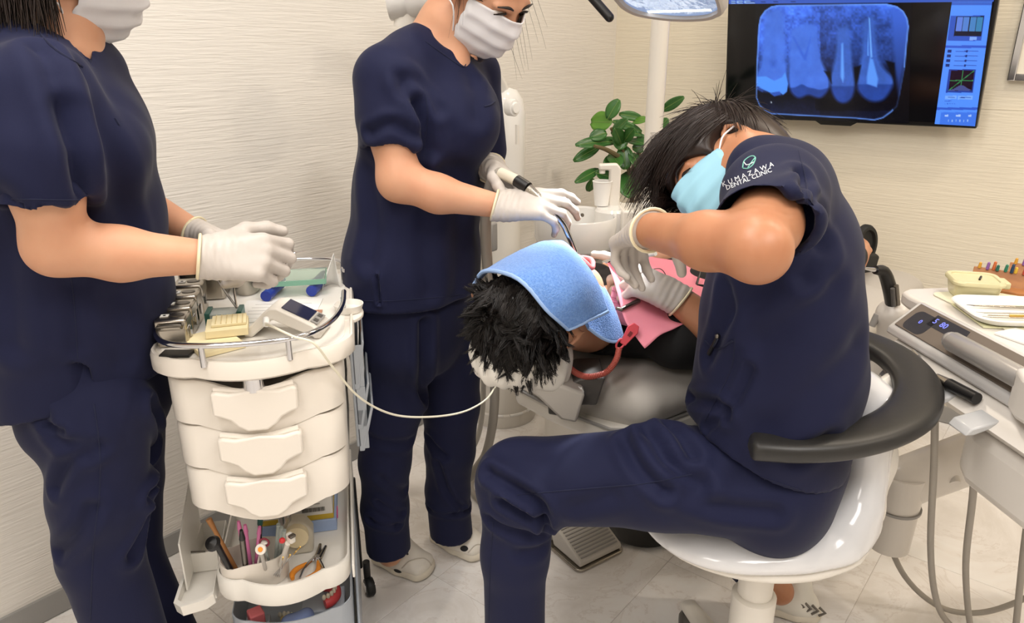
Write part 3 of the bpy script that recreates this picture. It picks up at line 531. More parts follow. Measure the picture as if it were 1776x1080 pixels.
rod('arm_tube', [c0 + UP * (zt - 0.03), D(800, 30, 2.3), D(716, -40, 2.1)], 0.03, M_WHITEG, sv, 16, smooth=14)
ea_ = D(712, -6, 1.95); MB().lathe([(0.0, -0.06), (0.05, -0.055), (0.054, -0.02), (0.05, -0.012), (0.05, -0.008), (0.054, 0.0), (0.052, 0.05), (0.035, 0.07), (0, 0.075)], ea_, unit(RT + 0.1 * UP), 28).build('arm_joint', M_WHITEG, sv); rod('arm_drop', [ea_ + UP * 0.03, ea_ - UP * 0.07 - RT * 0.015], [0.034, 0.03], M_WHITE, sv, 20)
MB().box(D(852, 410, 2.2), (0.03, 0.03, 0.09)).build('hose_socket', M_GREY, sv, bevel=0.006)
# ------------------------------------------------------------------ foot pedal
fc = Z(950, 930, 0); px_, py_ = V(0.78, -0.6, 0), V(0.62, 0.78, 0); pe = thing('foot_pedal', 'silver dental foot pedal with ribbed sloping plate on the floor', 'foot pedal', Z(1010, 955, 0))
pm = lambda: MB(Z(1003, 942, 0), unit(V(0.86, -0.25, 0)), unit(V(0.25, 0.86, 0)), UP)
pm().prism(rrect(0.21, 0.17, 0.02), 0.001, 0.011).build('base_plate', M_STEEL, pe, bevel=0.002); pm().box((-0.065, 0.0, 0.055), (0.05, 0.15, 0.088)).build('housing', M_LGREY, pe, bevel=0.006)
pm().prism([(-0.05, 0.085), (-0.045, 0.093), (0.098, 0.03), (0.098, 0.014), (-0.02, 0.014)], -0.075, 0.075, (0, 0, 0), (1, 0, 0), (0, 0, 1)).build('pedal_plate', M_LGREY, pe, bevel=0.004)
for k in range(14): pm().box((-0.038 + 0.0098 * k, 0, 0.0915 - 0.0098 * k * 0.44), (0.004, 0.13, 0.003)).build('rib', M_GREY, pe)
for sy in (-0.04, 0.05): MB(pm().o, pm().R[0], pm().R[1], UP).cyl((-0.04, -0.0755, 0.03), (-0.04, -0.0775, 0.03), 0.004).build('screw', M_CHROME, pe)
rod('lift_hook', [pm().T((-0.055, -0.076, 0.08)), pm().T((-0.05, -0.095, 0.075)), pm().T((-0.04, -0.076, 0.07))], 0.0025, M_CHROME, pe, 8, smooth=10)
# ------------------------------------------------------------------ patient chair
ch = thing('dental_chair', 'light grey reclined dental chair under the patient', 'dental chair', V(-0.72, 1.9, 0)); cx_ = unit(V(0.995, -0.10, 0)); cy_ = unit(V(0.10, 0.995, 0)); co = V(-0.80, 1.10, 0)
cm = lambda: MB(co, cx_, cy_, UP)
half = [(0.02, 0.03), (0.13, 0.04), (0.175, 0.08), (0.2, 0.2), (0.24, 0.4), (0.26, 0.62), (0.26, 0.8)]; out = half + [(-a, b_) for a, b_ in half[::-1]]
S = Sdf(0.011)
for (a, l0, l1, z, r) in ((0.15, 0.12, 0.75, 0.665, 0.055), (0.05, 0.1, 0.75, 0.66, 0.055), (-0.05, 0.1, 0.75, 0.66, 0.055), (-0.15, 0.12, 0.75, 0.665, 0.055)): S.add(p_ecap(cm().T((a * 0.8, l0, z)), cm().T((a * 1.35, l1, z - 0.03)), (0.075, r), (0.09, r), cx_), 0.05)
sdf_obj('backrest', S, M_LGREY, ch)
cm().loft([[(a * 1.02, b_, z) for a, b_ in out] for z in (0.59, 0.63)] ).build('backrest_shell', M_WHITE, ch, bevel=0.01)
S = Sdf(0.012); 
for a in (-0.16, 0, 0.16): S.add(p_ecap(cm().T((a, 0.85, 0.6)), cm().T((a, 1.25, 0.6)), (0.11, 0.06), (0.11, 0.06), cx_), 0.05)
sdf_obj('seat', S, M_LGREY, ch)
S = Sdf(0.012)
for a in (-0.11, 0.11): S.add(p_ecap(cm().T((a, 1.35, 0.58)), cm().T((a, 1.68, 0.56)), (0.12, 0.05), (0.1, 0.045), cx_), 0.05)
sdf_obj('leg_rest', S, M_LGREY, ch)
cm().box((0, 0.95, 0.40), (0.26, 0.30, 0.30)).build('lift_column', M_WHITE, ch, bevel=0.03); cm().box((0, 1.05, 0.53), (0.36, 0.62, 0.05)).build('seat_frame', M_WHITE, ch, bevel=0.015); cm().box((0.0, 0.98, 0.14), (0.40, 0.60, 0.27)).build('pedestal', M_WHITE, ch, bevel=0.03); cm().prism(rrect(0.46, 0.80, 0.1), 0.0, 0.03, (0, 1.0, 0)).build('floor_plate', M_DGREY, ch, bevel=0.004)
cm().prism([(0.15, 0.60), (0.95, 0.565), (0.95, 0.50), (0.55, 0.52)], -0.2, 0.2, (0, 0, 0), (0, 1, 0), (0, 0, 1)).build('support_wing', M_WHITE, ch, bevel=0.01)
hr = D(900, 628, 1.33); S = Sdf(0.007); S.add(p_ecap(D(862, 618, 1.30), D(945, 628, 1.32), (0.07, 0.05), (0.07, 0.05), cy_), 0.03); S.add(p_ell(D(903, 605, 1.33), (0.10, 0.09, 0.04)), 0.03)
v, f = S.mesh(); v = relax(v, f, 2); n = v_normals(v, f); v = v + n * (0.0022 * np.sin(v[:, 0] * 190 + 4 * np.sin(v[:, 1] * 45)) * np.clip((0.79 - v[:, 2]) / 0.04, 0, 1))[:, None]
hco = mesh_obj('headrest_cover', v, f, mat('disposable_cover_white', (228, 224, 216), rough=0.85, spec=0.2, bump=(120, 0.25, 0.002)), ch, auto=80); hco['label'] = 'white disposable headrest cover'
MB().prism([(0.0, 0.0), (0.06, 0.012), (0.12, -0.012), (0.105, -0.075), (0.075, -0.068), (0.03, -0.02)], -0.06, 0.06, D(905, 650, 1.32), unit(RT), UP).build('headrest_bracket', M_LGREY, ch, bevel=0.006)
MB().prism([(0.0, 0.0), (0.05, 0.028), (0.10, 0.03), (0.085, -0.03), (0.055, -0.03), (0.05, -0.042), (0.02, -0.055), (-0.01, -0.05)], -0.05, 0.05, D(958, 660, 1.345), unit(RT), UP).build('headrest_hinge', M_DGREY, ch, bevel=0.004)
rod('headrest_stem', [D(985, 668, 1.36), cm().T((0, 0.15, 0.66))], 0.02, M_DGREY, ch, 14)
rod('seam_piping', [cm().T((a, b_, 0.63)) for a, b_ in out], 0.004, M_GREY, ch, 6)
MB().lathe([(0.0, 0.0), (0.10, 0.0), (0.115, 0.012), (0.10, 0.022), (0, 0.024)], Z(1112, 912, 0.0), n=36).build('foot_switch', M_BLACK); tag(bpy.data.objects['foot_switch'], 'round black foot switch on the floor beside the stool', 'foot switch')
# ------------------------------------------------------------------ the instrument cart (local frame: a = width to the right, b = depth, z = up)
CO = np.array([*Z(430, 630, 0.86)[:2], 0.0]); CA, CB = V(0.626, 0.78, 0), V(-0.78, 0.626, 0); CA = unit(CA); CB = unit(CB - CA * (CA @ CB))
C = lambda: MB(CO, CA, CB, UP)
def cl(a, b, z): return CO + CA * a + CB * b + UP * z
M_CREAM = mat('cart_cream_plastic', (234, 227, 217), rough=0.3, spec=0.5, var=(3, (228, 220, 208), 0.5)); M_CREAM2 = mat('cart_white_top', (234, 230, 222), rough=0.35); M_POCK = mat('cart_grey_pocket', (168, 174, 182), rough=0.35)
cart = thing('instrument_cart', 'cream instrument cart with three drawers, chrome rail and lower tray', 'cart', CO + CA * 0.0 + CB * 0.26)
def outline(w0, w1, b0, b1, bow, r=0.08, n=7):
    """plan of the cart: bowed front, rounded corners"""
    pts = []
    for k in range(13): t = -1 + 2 * k / 12; pts.append((t * (w1 - r) , b0 - bow * (1 - t * t)))
    for k in range(1, n): a = -math.pi / 2 + math.pi / 2 * k / n; pts.append((w1 - r + r * math.cos(a), b0 + r + r * math.sin(a)))
    for k in range(n + 1): a = math.pi / 2 * k / n; pts.append((w1 - r * 0.8 + 0.8 * r * math.cos(a), b1 - r * 0.8 + 0.8 * r * math.sin(a)))
    for k in range(n + 1): a = math.pi / 2 + math.pi / 2 * k / n; pts.append((w0 + r * 0.8 + 0.8 * r * math.cos(a), b1 - r * 0.8 + 0.8 * r * math.sin(a)))
    for k in range(1, n): a = math.pi + math.pi / 2 * k / n; pts.append((w0 + r + r * math.cos(a), b0 + r + r * math.sin(a)))
    return pts
def rings_from(ol, spec, cx=0.0, cy=0.26):
    return [[(cx + (a - cx) * s, cy + (b - cy) * s, z) for a, b in ol] for s, z in spec]
top = outline(-0.172, 0.172, 0.028, 0.52, 0.03)
C().loft(rings_from(top, [(0.97, 0.826), (1.0, 0.832), (1.0, 0.853), (0.985, 0.862), (0.965, 0.8615), (0.955, 0.857), (0.3, 0.857)])).build('table_top', M_CREAM, cart, auto=50)
C().loft(rings_from(outline(-0.155, 0.155, 0.045, 0.5, 0.024, 0.07), [(1.0, 0.8571), (1.0, 0.8585)])).build('top_liner', M_CREAM2, cart)
# rail
rl = [(-0.155, 0.24), (-0.158, 0.14), (-0.152, 0.07), (-0.125, 0.022), (-0.07, -0.0), (0.0, -0.006), (0.06, 0.0), (0.105, 0.025), (0.135, 0.075), (0.152, 0.15), (0.155, 0.235)]
rl = [(a, b + 0.012) for a, b in rl]
rod('rail', [cl(a, b, 0.892) for a, b in rl], 0.0048, M_CHROME, cart, 12, smooth=60); rod('rail', [cl(a, b, 0.892) for a, b in ((0.155, 0.39), (0.145, 0.47), (0.09, 0.5), (0.0, 0.502), (-0.09, 0.5), (-0.145, 0.47), (-0.155, 0.39))], 0.004, M_CHROME, cart, 12, smooth=40)
for a, b in ((-0.07, 0.012), (0.065, 0.014), (-0.156, 0.2), (0.153, 0.21), (0.152, 0.41), (-0.152, 0.41)): rod('rail_post', [cl(a, b, 0.855), cl(a, b, 0.892)], 0.0048, M_CHROME, cart, 12)
# side lip and drip dish at the right edge
C().loft([[(0.155 + 0.035 * math.cos(t), 0.225 + 0.05 * math.sin(t), z) for t in np.linspace(0, 6.283, 25)[:-1]] for z in (0.848, 0.858)]).build('side_dish', M_CREAM, cart, bevel=0.003)
MB().lathe([(0.0, 0.0), (0.022, 0.002), (0.027, 0.012), (0.029, 0.012), (0.024, -0.003), (0, -0.004)], cl(0.162, 0.225, 0.862), n=24).build('dish_bowl', M_CREAM2, cart)
# frame column and drawers
C().cyl((0, 0.03, 0.80), (0, 0.03, 0.828), 0.018).build('front_boss', M_CHROME, cart)
rod('column', [cl(0.0, 0.19, 0.30), cl(0.0, 0.19, 0.57)], 0.0135, M_CHROME, cart, 16); rod('column', [cl(0.0, 0.42, 0.30), cl(0.0, 0.42, 0.83)], 0.0135, M_CHROME, cart, 16)
C().box((0, 0.465, 0.69), (0.26, 0.02, 0.27)).build('back_panel', M_CREAM, cart, bevel=0.006)
def drawer(zt, h, sc):
    ol = outline(-0.148 * sc, 0.146 * sc, 0.05, 0.45, 0.022, 0.045); d = MB(CO, CA, CB, UP); dip = lambda a, b: (0.022 * (0.5 + 0.5 * math.cos(math.pi * max(-1, min(1, a / 0.14)))) if b < 0.2 else 0.0)
    R = []
    for s, zz, dp in ((0.96, zt - h, 1), (1.0, zt - h + 0.004, 1), (1.0, zt - 0.004, -0.75), (0.985, zt, -0.75), (0.96, zt, -0.75), (0.955, zt - h + 0.012, 0.6), (0.2, zt - h + 0.012, 0)):
        R.append([(a * s, 0.26 + (b - 0.26) * s, zz - (dip(a, b) * dp if dp > 0 else -dip(a, b) * 0.75 * 0 + (0.020 * (0.5 + 0.5 * math.cos(math.pi * max(-1, min(1, a / 0.10)))) if (b < 0.12 and abs(a) < 0.10) else 0))) for a, b in ol])
    o = d.loft(R).build('drawer', M_CREAM, cart, auto=45)
    hp = [(-0.07, 0.026), (-0.062, 0.03), (-0.04, 0.026), (0.0, 0.03), (0.04, 0.026), (0.062, 0.03), (0.07, 0.026), (0.07, -0.014), (0.056, -0.018), (0.042, -0.024), (0.032, -0.036), (0.016, -0.046), (-0.016, -0.046), (-0.032, -0.036), (-0.042, -0.024), (-0.056, -0.018), (-0.07, -0.014)]
    g = [[cl(a, 0.028 + 0.022 * (a / 0.13) ** 2 - out, zt - 0.04 + z) for a, z in hp] for out in (-0.006, 0.017)]; MB().loft(g).build('handle', M_CREAM, o, bevel=0.006, seg=3)
    lip = [cl(a, 0.03 + 0.022 * (a / 0.13) ** 2 - 0.008, zt - 0.012 - 0.004 * math.cos(a * 45)) for a in np.linspace(-0.064, 0.064, 13)]; MB().tube(lip, 0.0055, 8).build('handle_lip', M_CREAM, o)
    return o
for k, (zt, sc) in enumerate(((0.815, 1.0), (0.728, 0.985), (0.641, 0.97))): drawer(zt, 0.083, sc)
# grey side pockets on the right, with papers
C().box((0.16, 0.30, 0.70), (0.006, 0.20, 0.26)).build('side_panel', M_POCK, cart, bevel=0.003)
for k, (b0, z0) in enumerate(((0.20, 0.70), (0.20, 0.61), (0.20, 0.56))):
    pk = MB(CO, CA, CB, UP).prism([(0.162, z0), (0.172, z0), (0.186 + 0.005 * k, z0 + 0.1), (0.182 + 0.005 * k, z0 + 0.105), (0.168, z0 + 0.012), (0.162, z0 + 0.012)], -(b0 + 0.16), -b0, (0, 0, 0), (1, 0, 0), (0, 0, 1)); pk.box((0.173, b0 + 0.002, z0 + 0.05), (0.018, 0.003, 0.09)); pk.box((0.173, b0 + 0.158, z0 + 0.05), (0.018, 0.003, 0.09)); p_ = pk.build('side_pocket', M_POCK, cart, bevel=0.0015)
    if k < 2:
        MB(CO, CA, CB, UP).prism([(0.168, z0 + 0.014), (0.17, z0 + 0.014), (0.178, z0 + 0.12), (0.176, z0 + 0.12)], -(b0 + 0.13), -(b0 + 0.02), (0, 0, 0), (1, 0, 0), (0, 0, 1)).build('leaflet', mat('leaflet_blue', (70, 92, 130), rough=0.5) if k else M_PAPER, p_)
        MB(CO, CA, CB, UP).prism([(0.173, z0 + 0.014), (0.1745, z0 + 0.014), (0.183, z0 + 0.112), (0.1815, z0 + 0.112)], -(b0 + 0.15), -(b0 + 0.05), (0, 0, 0), (1, 0, 0), (0, 0, 1)).build('leaflet', M_PAPER if k else mat('leaflet_brown', (120, 96, 80), rough=0.5), p_)
# lower tray
tr_ol = outline(-0.13, 0.128, 0.075, 0.46, 0.03, 0.05)
C().loft(rings_from(tr_ol, [(0.9, 0.326), (0.985, 0.328), (1.0, 0.336), (1.0, 0.372), (0.985, 0.376), (0.965, 0.376), (0.955, 0.345), (0.2, 0.343)])).build('tray', M_CREAM2, cart, auto=45)
sidebin = [(-0.205, 0.09), (-0.19, 0.075), (-0.15, 0.085), (-0.135, 0.10), (-0.135, 0.30), (-0.19, 0.30)]
C().loft([[(a, b, 0.315) for a, b in sidebin], [(a * 1.01, b - 0.004, 0.34 + (0.03 if b > 0.1 else 0.0)) for a, b in sidebin], [(a * 1.0 + (0.004 if a < -0.18 else -0.003), b + (0.004 if b < 0.2 else -0.004), 0.34 + (0.03 if b > 0.1 else 0.0)) for a, b in sidebin], [(a * 0.985, b + (0.006 if b < 0.2 else -0.006), 0.322) for a, b in sidebin]]).build('side_bin', M_CREAM2, cart)
C().box((-0.165, 0.19, 0.348), (0.05, 0.003, 0.045)).build('bin_divider', M_CREAM2, cart); C().prism([(0.13, 0.33), (0.13, 0.44), (0.30, 0.5), (0.30, 0.33)], -0.193, -0.190, (0, 0, 0), (0, 1, 0), (0, 0, 1)).build('left_screen', M_CREAM2, cart)
C().prism([(0.08, 0.345), (0.46, 0.345), (0.46, 0.42), (0.20, 0.385), (0.08, 0.375)], 0.131, 0.136, (0, 0, 0), (0, 1, 0), (0, 0, 1)).build('tray_wall', M_CREAM2, cart, bevel=0.0015)
# lowest bin and legs
C().loft(rings_from(outline(-0.12, 0.122, 0.11, 0.46, 0.02, 0.04), [(0.9, 0.13), (1.0, 0.135), (1.0, 0.25), (0.985, 0.25), (0.975, 0.14), (0.2, 0.138)])).build('lower_bin', M_POCK, cart)
for sa in (-1, 1):
    C().prism([(0.09, 0.05), (0.09, 0.095), (0.42, 0.33), (0.47, 0.33), (0.47, 0.05)], sa * 0.128, sa * 0.134, (0, 0, 0), (0, 1, 0), (0, 0, 1)).build('leg_panel', M_POCK, cart, bevel=0.002); rod('leg_edge', [cl(sa * 0.134, 0.47, 0.06), cl(sa * 0.134, 0.47, 0.33)], 0.006, M_BLACK, cart, 8)
C().box((0, 0.28, 0.065), (0.25, 0.40, 0.02)).build('base_plate', M_CREAM, cart, bevel=0.005)
M_TYRE = mat('caster_rubber', (28, 28, 28), rough=0.5)
for a, b in ((-0.14, 0.12), (0.14, 0.12), (-0.15, 0.445), (0.15, 0.445)):
    cs = C().cyl((a, b, 0.045), (a, b, 0.095), 0.009).build('caster_stem', M_BLACK, cart); w = C().lathe([(0.0, -0.011), (0.021, -0.011), (0.025, -0.006), (0.025, 0.006), (0.021, 0.011), (0.0, 0.011)], (a + 0.004, b - 0.012, 0.0255), (1, 0.25, 0), 24); w.build('caster_wheel', M_TYRE, cs); C().cyl((a + 0.0125, b - 0.01, 0.0255), (a + 0.0165, b - 0.009, 0.0255), 0.013).build('caster_hub', M_CHROME, cs); C().cyl((a - 0.0085, b - 0.014, 0.0255), (a - 0.0045, b - 0.013, 0.0255), 0.013).build('caster_hub', M_CHROME, cs)
# ------------------------------------------------------------------ things on the cart top
ZT = 0.8588
lab4 = ['frontmost of the row of small steel sterilizing boxes', 'second small steel sterilizing box behind the frontmost', 'third small steel sterilizing box in the row', 'rearmost of the row of small steel sterilizing boxes']
for k in range(4):
    a, b = -0.133, 0.122 + 0.053 * k; t = thing('sterilizing_box', lab4[k], 'steel box', cl(a, b, ZT), 'small steel boxes on the cart'); hh = 0.05 + 0.004 * k
    C().box((a, b, ZT + hh * 0.4), (0.05, 0.047, hh * 0.8)).build('body', M_STEEL, t, bevel=0.004); ld = C().box((a, b, ZT + hh * 0.8), (0.053, 0.050, hh * 0.4)).build('lid', M_STEEL, t, bevel=0.004)
    C().prism([(0.012 * math.cos(q), 0.009 * math.sin(q)) for q in np.linspace(0, 6.283, 13)[:-1]], hh - 0.0, hh + 0.001, (a + 0.008, b + 0.002, ZT)).build('embossed_oval', M_DSTEEL, ld)
    C().box((a - 0.012, b, ZT + hh + 0.0008), (0.013, 0.013, 0.0008)).build('label', M_PAPER, ld); C().box((a - 0.012, b, ZT + hh + 0.0014), (0.004, 0.005, 0.0006)).build('label_mark', M_BLACK, ld)
    C().prism([(-0.006, -0.009), (0.006, -0.009), (0.006, 0.006), (0, 0.010), (-0.006, 0.006)], 0.0255, 0.0275, (a, b, ZT + hh * 0.42), (0, 1, 0), (0, 0, 1)).build('clasp', M_CHROME, t)
    if k == 0: rod('carry_handle', [cl(a - 0.018, b - 0.024, ZT + 0.036), cl(a - 0.016, b - 0.032, ZT + 0.042), cl(a + 0.016, b - 0.032, ZT + 0.042), cl(a + 0.018, b - 0.024, ZT + 0.036)], 0.003, M_DSTEEL, t, 8, smooth=12)
bb = thing('steel_canister', 'largest steel sterilizing box standing behind the small ones', 'steel box', cl(-0.125, 0.40, ZT)); C().box((-0.125, 0.40, ZT + 0.032), (0.085, 0.11, 0.064)).build('body', M_STEEL, bb, bevel=0.006); ld = C().box((-0.125, 0.40, ZT + 0.066), (0.09, 0.115, 0.016)).build('lid', M_STEEL, bb, bevel=0.004)
C().lathe([(0.028, 0), (0.03, 0.0015), (0.026, 0.0022), (0.024, 0.001)], (-0.125, 0.40, ZT + 0.0738), sx=1.2, sy=0.8).build('embossed_ring', M_DSTEEL, ld)
for k in range(3): C().cyl((-0.0825, 0.37 + 0.028 * k, ZT + 0.03), (-0.081, 0.37 + 0.028 * k, ZT + 0.03), 0.008).build('steam_hole', M_BLACK, bb)
kd_ = thing('kidney_dish', 'polished steel kidney dish under the gloved hands', 'dish', cl(-0.045, 0.40, ZT)); C().lathe([(0.0, 0.0), (0.032, 0.0), (0.042, 0.035), (0.044, 0.036), (0.040, 0.033), (0.030, 0.003), (0, 0.002)], (-0.045, 0.40, ZT + 0.0005), n=32, sx=0.75, sy=1.25).build('bowl', M_STEEL, kd_)
gs = thing('glass_slab', 'clear green-edged glass mixing slab resting on blue rods', 'glass slab', cl(0.05, 0.365, ZT + 0.025)); M_GLASS = mat('green_glass', (205, 232, 220), rough=0.03, trans=0.9, ior=1.5, spec=0.5); M_GEDGE = mat('glass_edge_green', (120, 168, 146), rough=0.2)
C().box((0.055, 0.372, ZT + 0.031), (0.125, 0.085, 0.011)).build('slab', M_GLASS, gs, bevel=0.001); C().box((0.055, 0.3285, ZT + 0.031), (0.125, 0.0015, 0.0105)).build('polished_edge', M_GEDGE, gs); C().box((0.1185, 0.372, ZT + 0.031), (0.0015, 0.085, 0.0105)).build('polished_edge', M_GEDGE, gs)
M_BLUEP = mat('royal_blue_plastic', (38, 58, 150), rough=0.35)
for k, (a, b) in enumerate(((0.012, 0.345), (0.10, 0.36))):
    t = thing('blue_marker', ['blue capped marker under the left end of the glass slab', 'blue capped marker under the right end of the glass slab'][k], 'marker', cl(a, b, ZT), 'blue markers under the glass slab'); rod('barrel', [cl(a - 0.004, b - 0.006, ZT + 0.0125), cl(a + 0.012, b + 0.05, ZT + 0.0125)], 0.0100, M_BLUEP, t, 16); rod('cap', [cl(a - 0.012, b - 0.034, ZT + 0.0125), cl(a - 0.0042, b - 0.0066, ZT + 0.0125)], 0.0112, M_BLUEP, t, 16)
ps = tag(C().box((0.03, 0.265, ZT + 0.001), (0.15, 0.105, 0.0012), -0.12).build('paper_sheet', M_PAPER), 'white printed sheet lying across the cart top', 'paper')
for k in range(4): C().box((0.02 + 0.005 * k, 0.235 + 0.018 * k, ZT + 0.0018), (0.11, 0.0012, 0.0003), -0.12).build('ruled_line', mat('print_grey', (190, 188, 186)), ps)
tag(C().box((-0.02, 0.225, ZT + 0.0006), (0.10, 0.055, 0.0008), 0.2).build('paper_sheet', M_PAPER), 'small white sheet peeking out behind the apex locator', 'paper')
gb = thing('endo_ruler_box', 'small clear instrument box with dark green ends', 'box', cl(-0.062, 0.205, ZT)); M_CLEAR = mat('clear_acrylic', (214, 224, 220), rough=0.08, trans=0.55); M_GREEN = mat('dark_green_plastic', (38, 92, 84), rough=0.35)
C().box((-0.062, 0.205, ZT + 0.0125), (0.048, 0.04, 0.024)).build('tray', M_CLEAR, gb, bevel=0.001)
for s_ in (-1, 1): C().box((-0.062 + s_ * 0.028, 0.205, ZT + 0.014), (0.009, 0.042, 0.0275)).build('end_cap', M_GREEN, gb, bevel=0.001)
tz_ = thing('tweezers', 'dark steel tweezers propped on the green-ended box', 'tweezers', cl(-0.045, 0.215, ZT + 0.03))
for s_ in (-1, 1): rod('arm', [cl(-0.04, 0.205, ZT + 0.0285), cl(-0.052 + 0.008 * s_, 0.225, ZT + 0.055), cl(-0.06 + 0.016 * s_, 0.24, ZT + 0.078)], [0.0022, 0.002, 0.0008], M_DSTEEL, tz_, 6, smooth=8)
M_WAX = mat('wax_yellow', (228, 214, 172), rough=0.7)
w0 = thing('mixing_pad', 'pale yellow mixing pad lying flat by the rail', 'paper pad', cl(-0.065, 0.105, ZT)); C().box((-0.068, 0.098, ZT + 0.005), (0.075, 0.10, 0.009), 0.5).build('sheets', mat('pad_yellow', (236, 222, 180), rough=0.8), w0, bevel=0.001)
w1 = thing('wax_block', 'stacked yellow wax block with a grid lid', 'wax block', cl(-0.045, 0.14, ZT + 0.01)); C().box((-0.048, 0.135, ZT + 0.0175), (0.07, 0.065, 0.014), 0.1).build('block', M_WAX, w1, bevel=0.001); C().box((-0.045, 0.142, ZT + 0.0275), (0.058, 0.05, 0.005), 0.1).build('lid', M_WAX, w1, bevel=0.001)
for k in range(6): C().box((-0.067 + 0.009 * k, 0.142, ZT + 0.0305), (0.0015, 0.046, 0.001), 0.1).build('grid_line', mat('wax_line', (206, 186, 134)), w1)
# apex locator: wedge with display
al = thing('apex_locator', 'white wedge-shaped apex locator with dark display', 'apex locator', cl(0.05, 0.14, ZT)); M_DEV = mat('device_white', (222, 216, 206), rough=0.3); ax_, ay_ = 0.45, 0.0
AL = MB(cl(0.052, 0.135, ZT), unit(CA * 0.95 - CB * 0.28), unit(CA * 0.28 + CB * 0.95), UP)
AL.prism([(-0.068, 0.0), (-0.052, 0.0), (-0.012, 0.034), (0.058, 0.004), (0.062, 0.0), (0.072, 0.002), (0.072, 0.014), (0.06, 0.026), (-0.002, 0.056), (-0.016, 0.055), (-0.028, 0.046), (-0.066, 0.008)], -0.03, 0.032, (0, 0, 0), (1, 0, 0), (0, 0, 1)).build('housing', M_DEV, al, bevel=0.003)
ALx = lambda: MB(cl(0.052, 0.135, ZT), AL.R[0], AL.R[1], UP); sl_ = unit(V(0.90, 0, -0.43)); ex = sl_[0] * AL.R[0] + sl_[2] * UP; en = np.cross(ex, AL.R[1])
DS = lambda: MB(ALx().T((0.0, 0.0, 0.0558)), ex, AL.R[1], en); DS().box((0.03, 0.0, 0.0008), (0.052, 0.045, 0.0016)).build('display', mat('lcd_dark', (38, 40, 62), rough=0.1, emit=((30, 34, 70), 0.3)), al); DS().box((0.066, 0.0, 0.0006), (0.014, 0.045, 0.0012)).build('key_strip', M_GREY, al)
for k in (-1, 1): DS().box((0.066, 0.011 * k, 0.0016), (0.008, 0.011, 0.0012)).build('key', M_DGREY, al)
rod('plug', [ALx().T((-0.022, -0.031, 0.036)), ALx().T((-0.018, -0.044, 0.030))], 0.006, M_WHITEG, al, 12)
cb_ = [ALx().T((-0.018, -0.044, 0.030)), cl(0.04, 0.03, 0.91), cl(0.075, 0.005, 0.899), D(545, 596, 1.12), D(580, 640, 1.16), D(625, 690, 1.22), D(680, 718, 1.28), D(740, 723, 1.33), D(800, 715, 1.38), D(840, 695, 1.42), D(858, 672, 1.46), D(866, 655, 1.50)]
tag(MB().tube(cb_, 0.0021, 8, smooth=90).build('probe_cable', mat('cable_white', (232, 226, 206), rough=0.45)), 'thin white probe cable swinging from the apex locator towards the chair', 'cable')
cd_ = tag(C().box((0.085, 0.215, ZT + 0.002), (0.05, 0.045, 0.002), -0.1).build('picture_card', mat('card_print', (196, 150, 116), rough=0.5, var=(60, (150, 82, 66), 0.8))), 'small card with a reddish brown picture beside the apex locator', 'card')
cn = thing('paper_cone', 'white folded paper cone standing by the rear rail', 'paper', cl(0.135, 0.37, ZT)); MB().sheet([[cl(0.125 + 0.02 * math.cos(t) * (1 - s) + 0.012 * s, 0.37 + 0.028 * math.sin(t) * (1 - s * 0.9), ZT + 0.002 + 0.075 * s) for t in np.linspace(0.2, 3.6, 9)] for s in np.linspace(0, 1, 6)]).build('sheet', M_PAPER, cn, solid=0.001)
tag(C().box((-0.12, 0.062, ZT + 0.0035), (0.05, 0.025, 0.005), -0.2).build('rubber_pad', M_BLACK, bevel=0.001), 'black rubber strip in the front left corner of the cart top', 'pad')
pr = thing('endo_probe', 'fine steel probe pinched between the gloved fingers', 'probe', D(500, 441, 1.17)); rod('handle', [D(478, 448, 1.16), D(506, 440, 1.17)], 0.004, M_DSTEEL, pr, 10); rod('collar', [D(506, 440, 1.17), D(512, 438.5, 1.171)], [0.004, 0.002], M_CHROME, pr, 10); rod('tip', [D(511, 438.7, 1.171), D(536, 434, 1.18)], [0.0012, 0.0004], M_CHROME, pr, 6)
# ------------------------------------------------------------------ things in the lower tray
ZL = 0.3445
oc = thing('tool_cup', 'white double oval tool cup in the lower tray', 'cup', cl(-0.055, 0.125, ZL)); ov = [(-0.062 + 0.064 * 0, 0)]; 
def oval(w, d, s, z, notch=0.0): return [(-0.058 + w * s * math.copysign(abs(math.cos(t)) ** 0.75, math.cos(t)), 0.125 + d * s * math.copysign(abs(math.sin(t)) ** 0.8, math.sin(t)), z - notch * max(0, math.exp(-((math.cos(t) + 0.55) / 0.35) ** 2)) * 0.010) for t in np.linspace(0, 6.2832, 41)[:-1]]
C().loft([oval(0.062, 0.042, 0.96, ZL + 0.001), oval(0.064, 0.043, 1.0, ZL + 0.006), oval(0.064, 0.043, 1.0, ZL + 0.062, 1), oval(0.064, 0.043, 0.955, ZL + 0.062, 1), oval(0.064, 0.043, 0.94, ZL + 0.006), oval(0.064, 0.043, 0.2, ZL + 0.005)]).build('wall', M_CREAM, oc, auto=50); C().box((-0.045, 0.125, ZL + 0.033), (0.003, 0.074, 0.052)).build('divider', M_CREAM, oc)
def stick(name, label, cat, foot, tip, r, m, tipm=None, tiplen=0.0, tipr=None, group=None):
    t = thing(name, label, cat, foot, group); foot, tip = np.array(foot), np.array(tip); d = unit(tip - foot); rod('shaft', [foot, tip - d * tiplen], r, m, t, 10)
    if tipm: rod('head', [tip - d * tiplen, tip], tipr or r, tipm, t, 10, smooth=0)
    return t
M_PINK = mat('pink_plastic', (224, 128, 178), rough=0.4); M_WOOD = mat('toothbrush_bamboo', (176, 122, 72), rough=0.55)
px3 = lambda zx, zy, d: D(320 + zx / 4.91, 860 + zy / 4.91, d)
fcup = lambda a, b: cl(a, b, ZL + 0.0075)
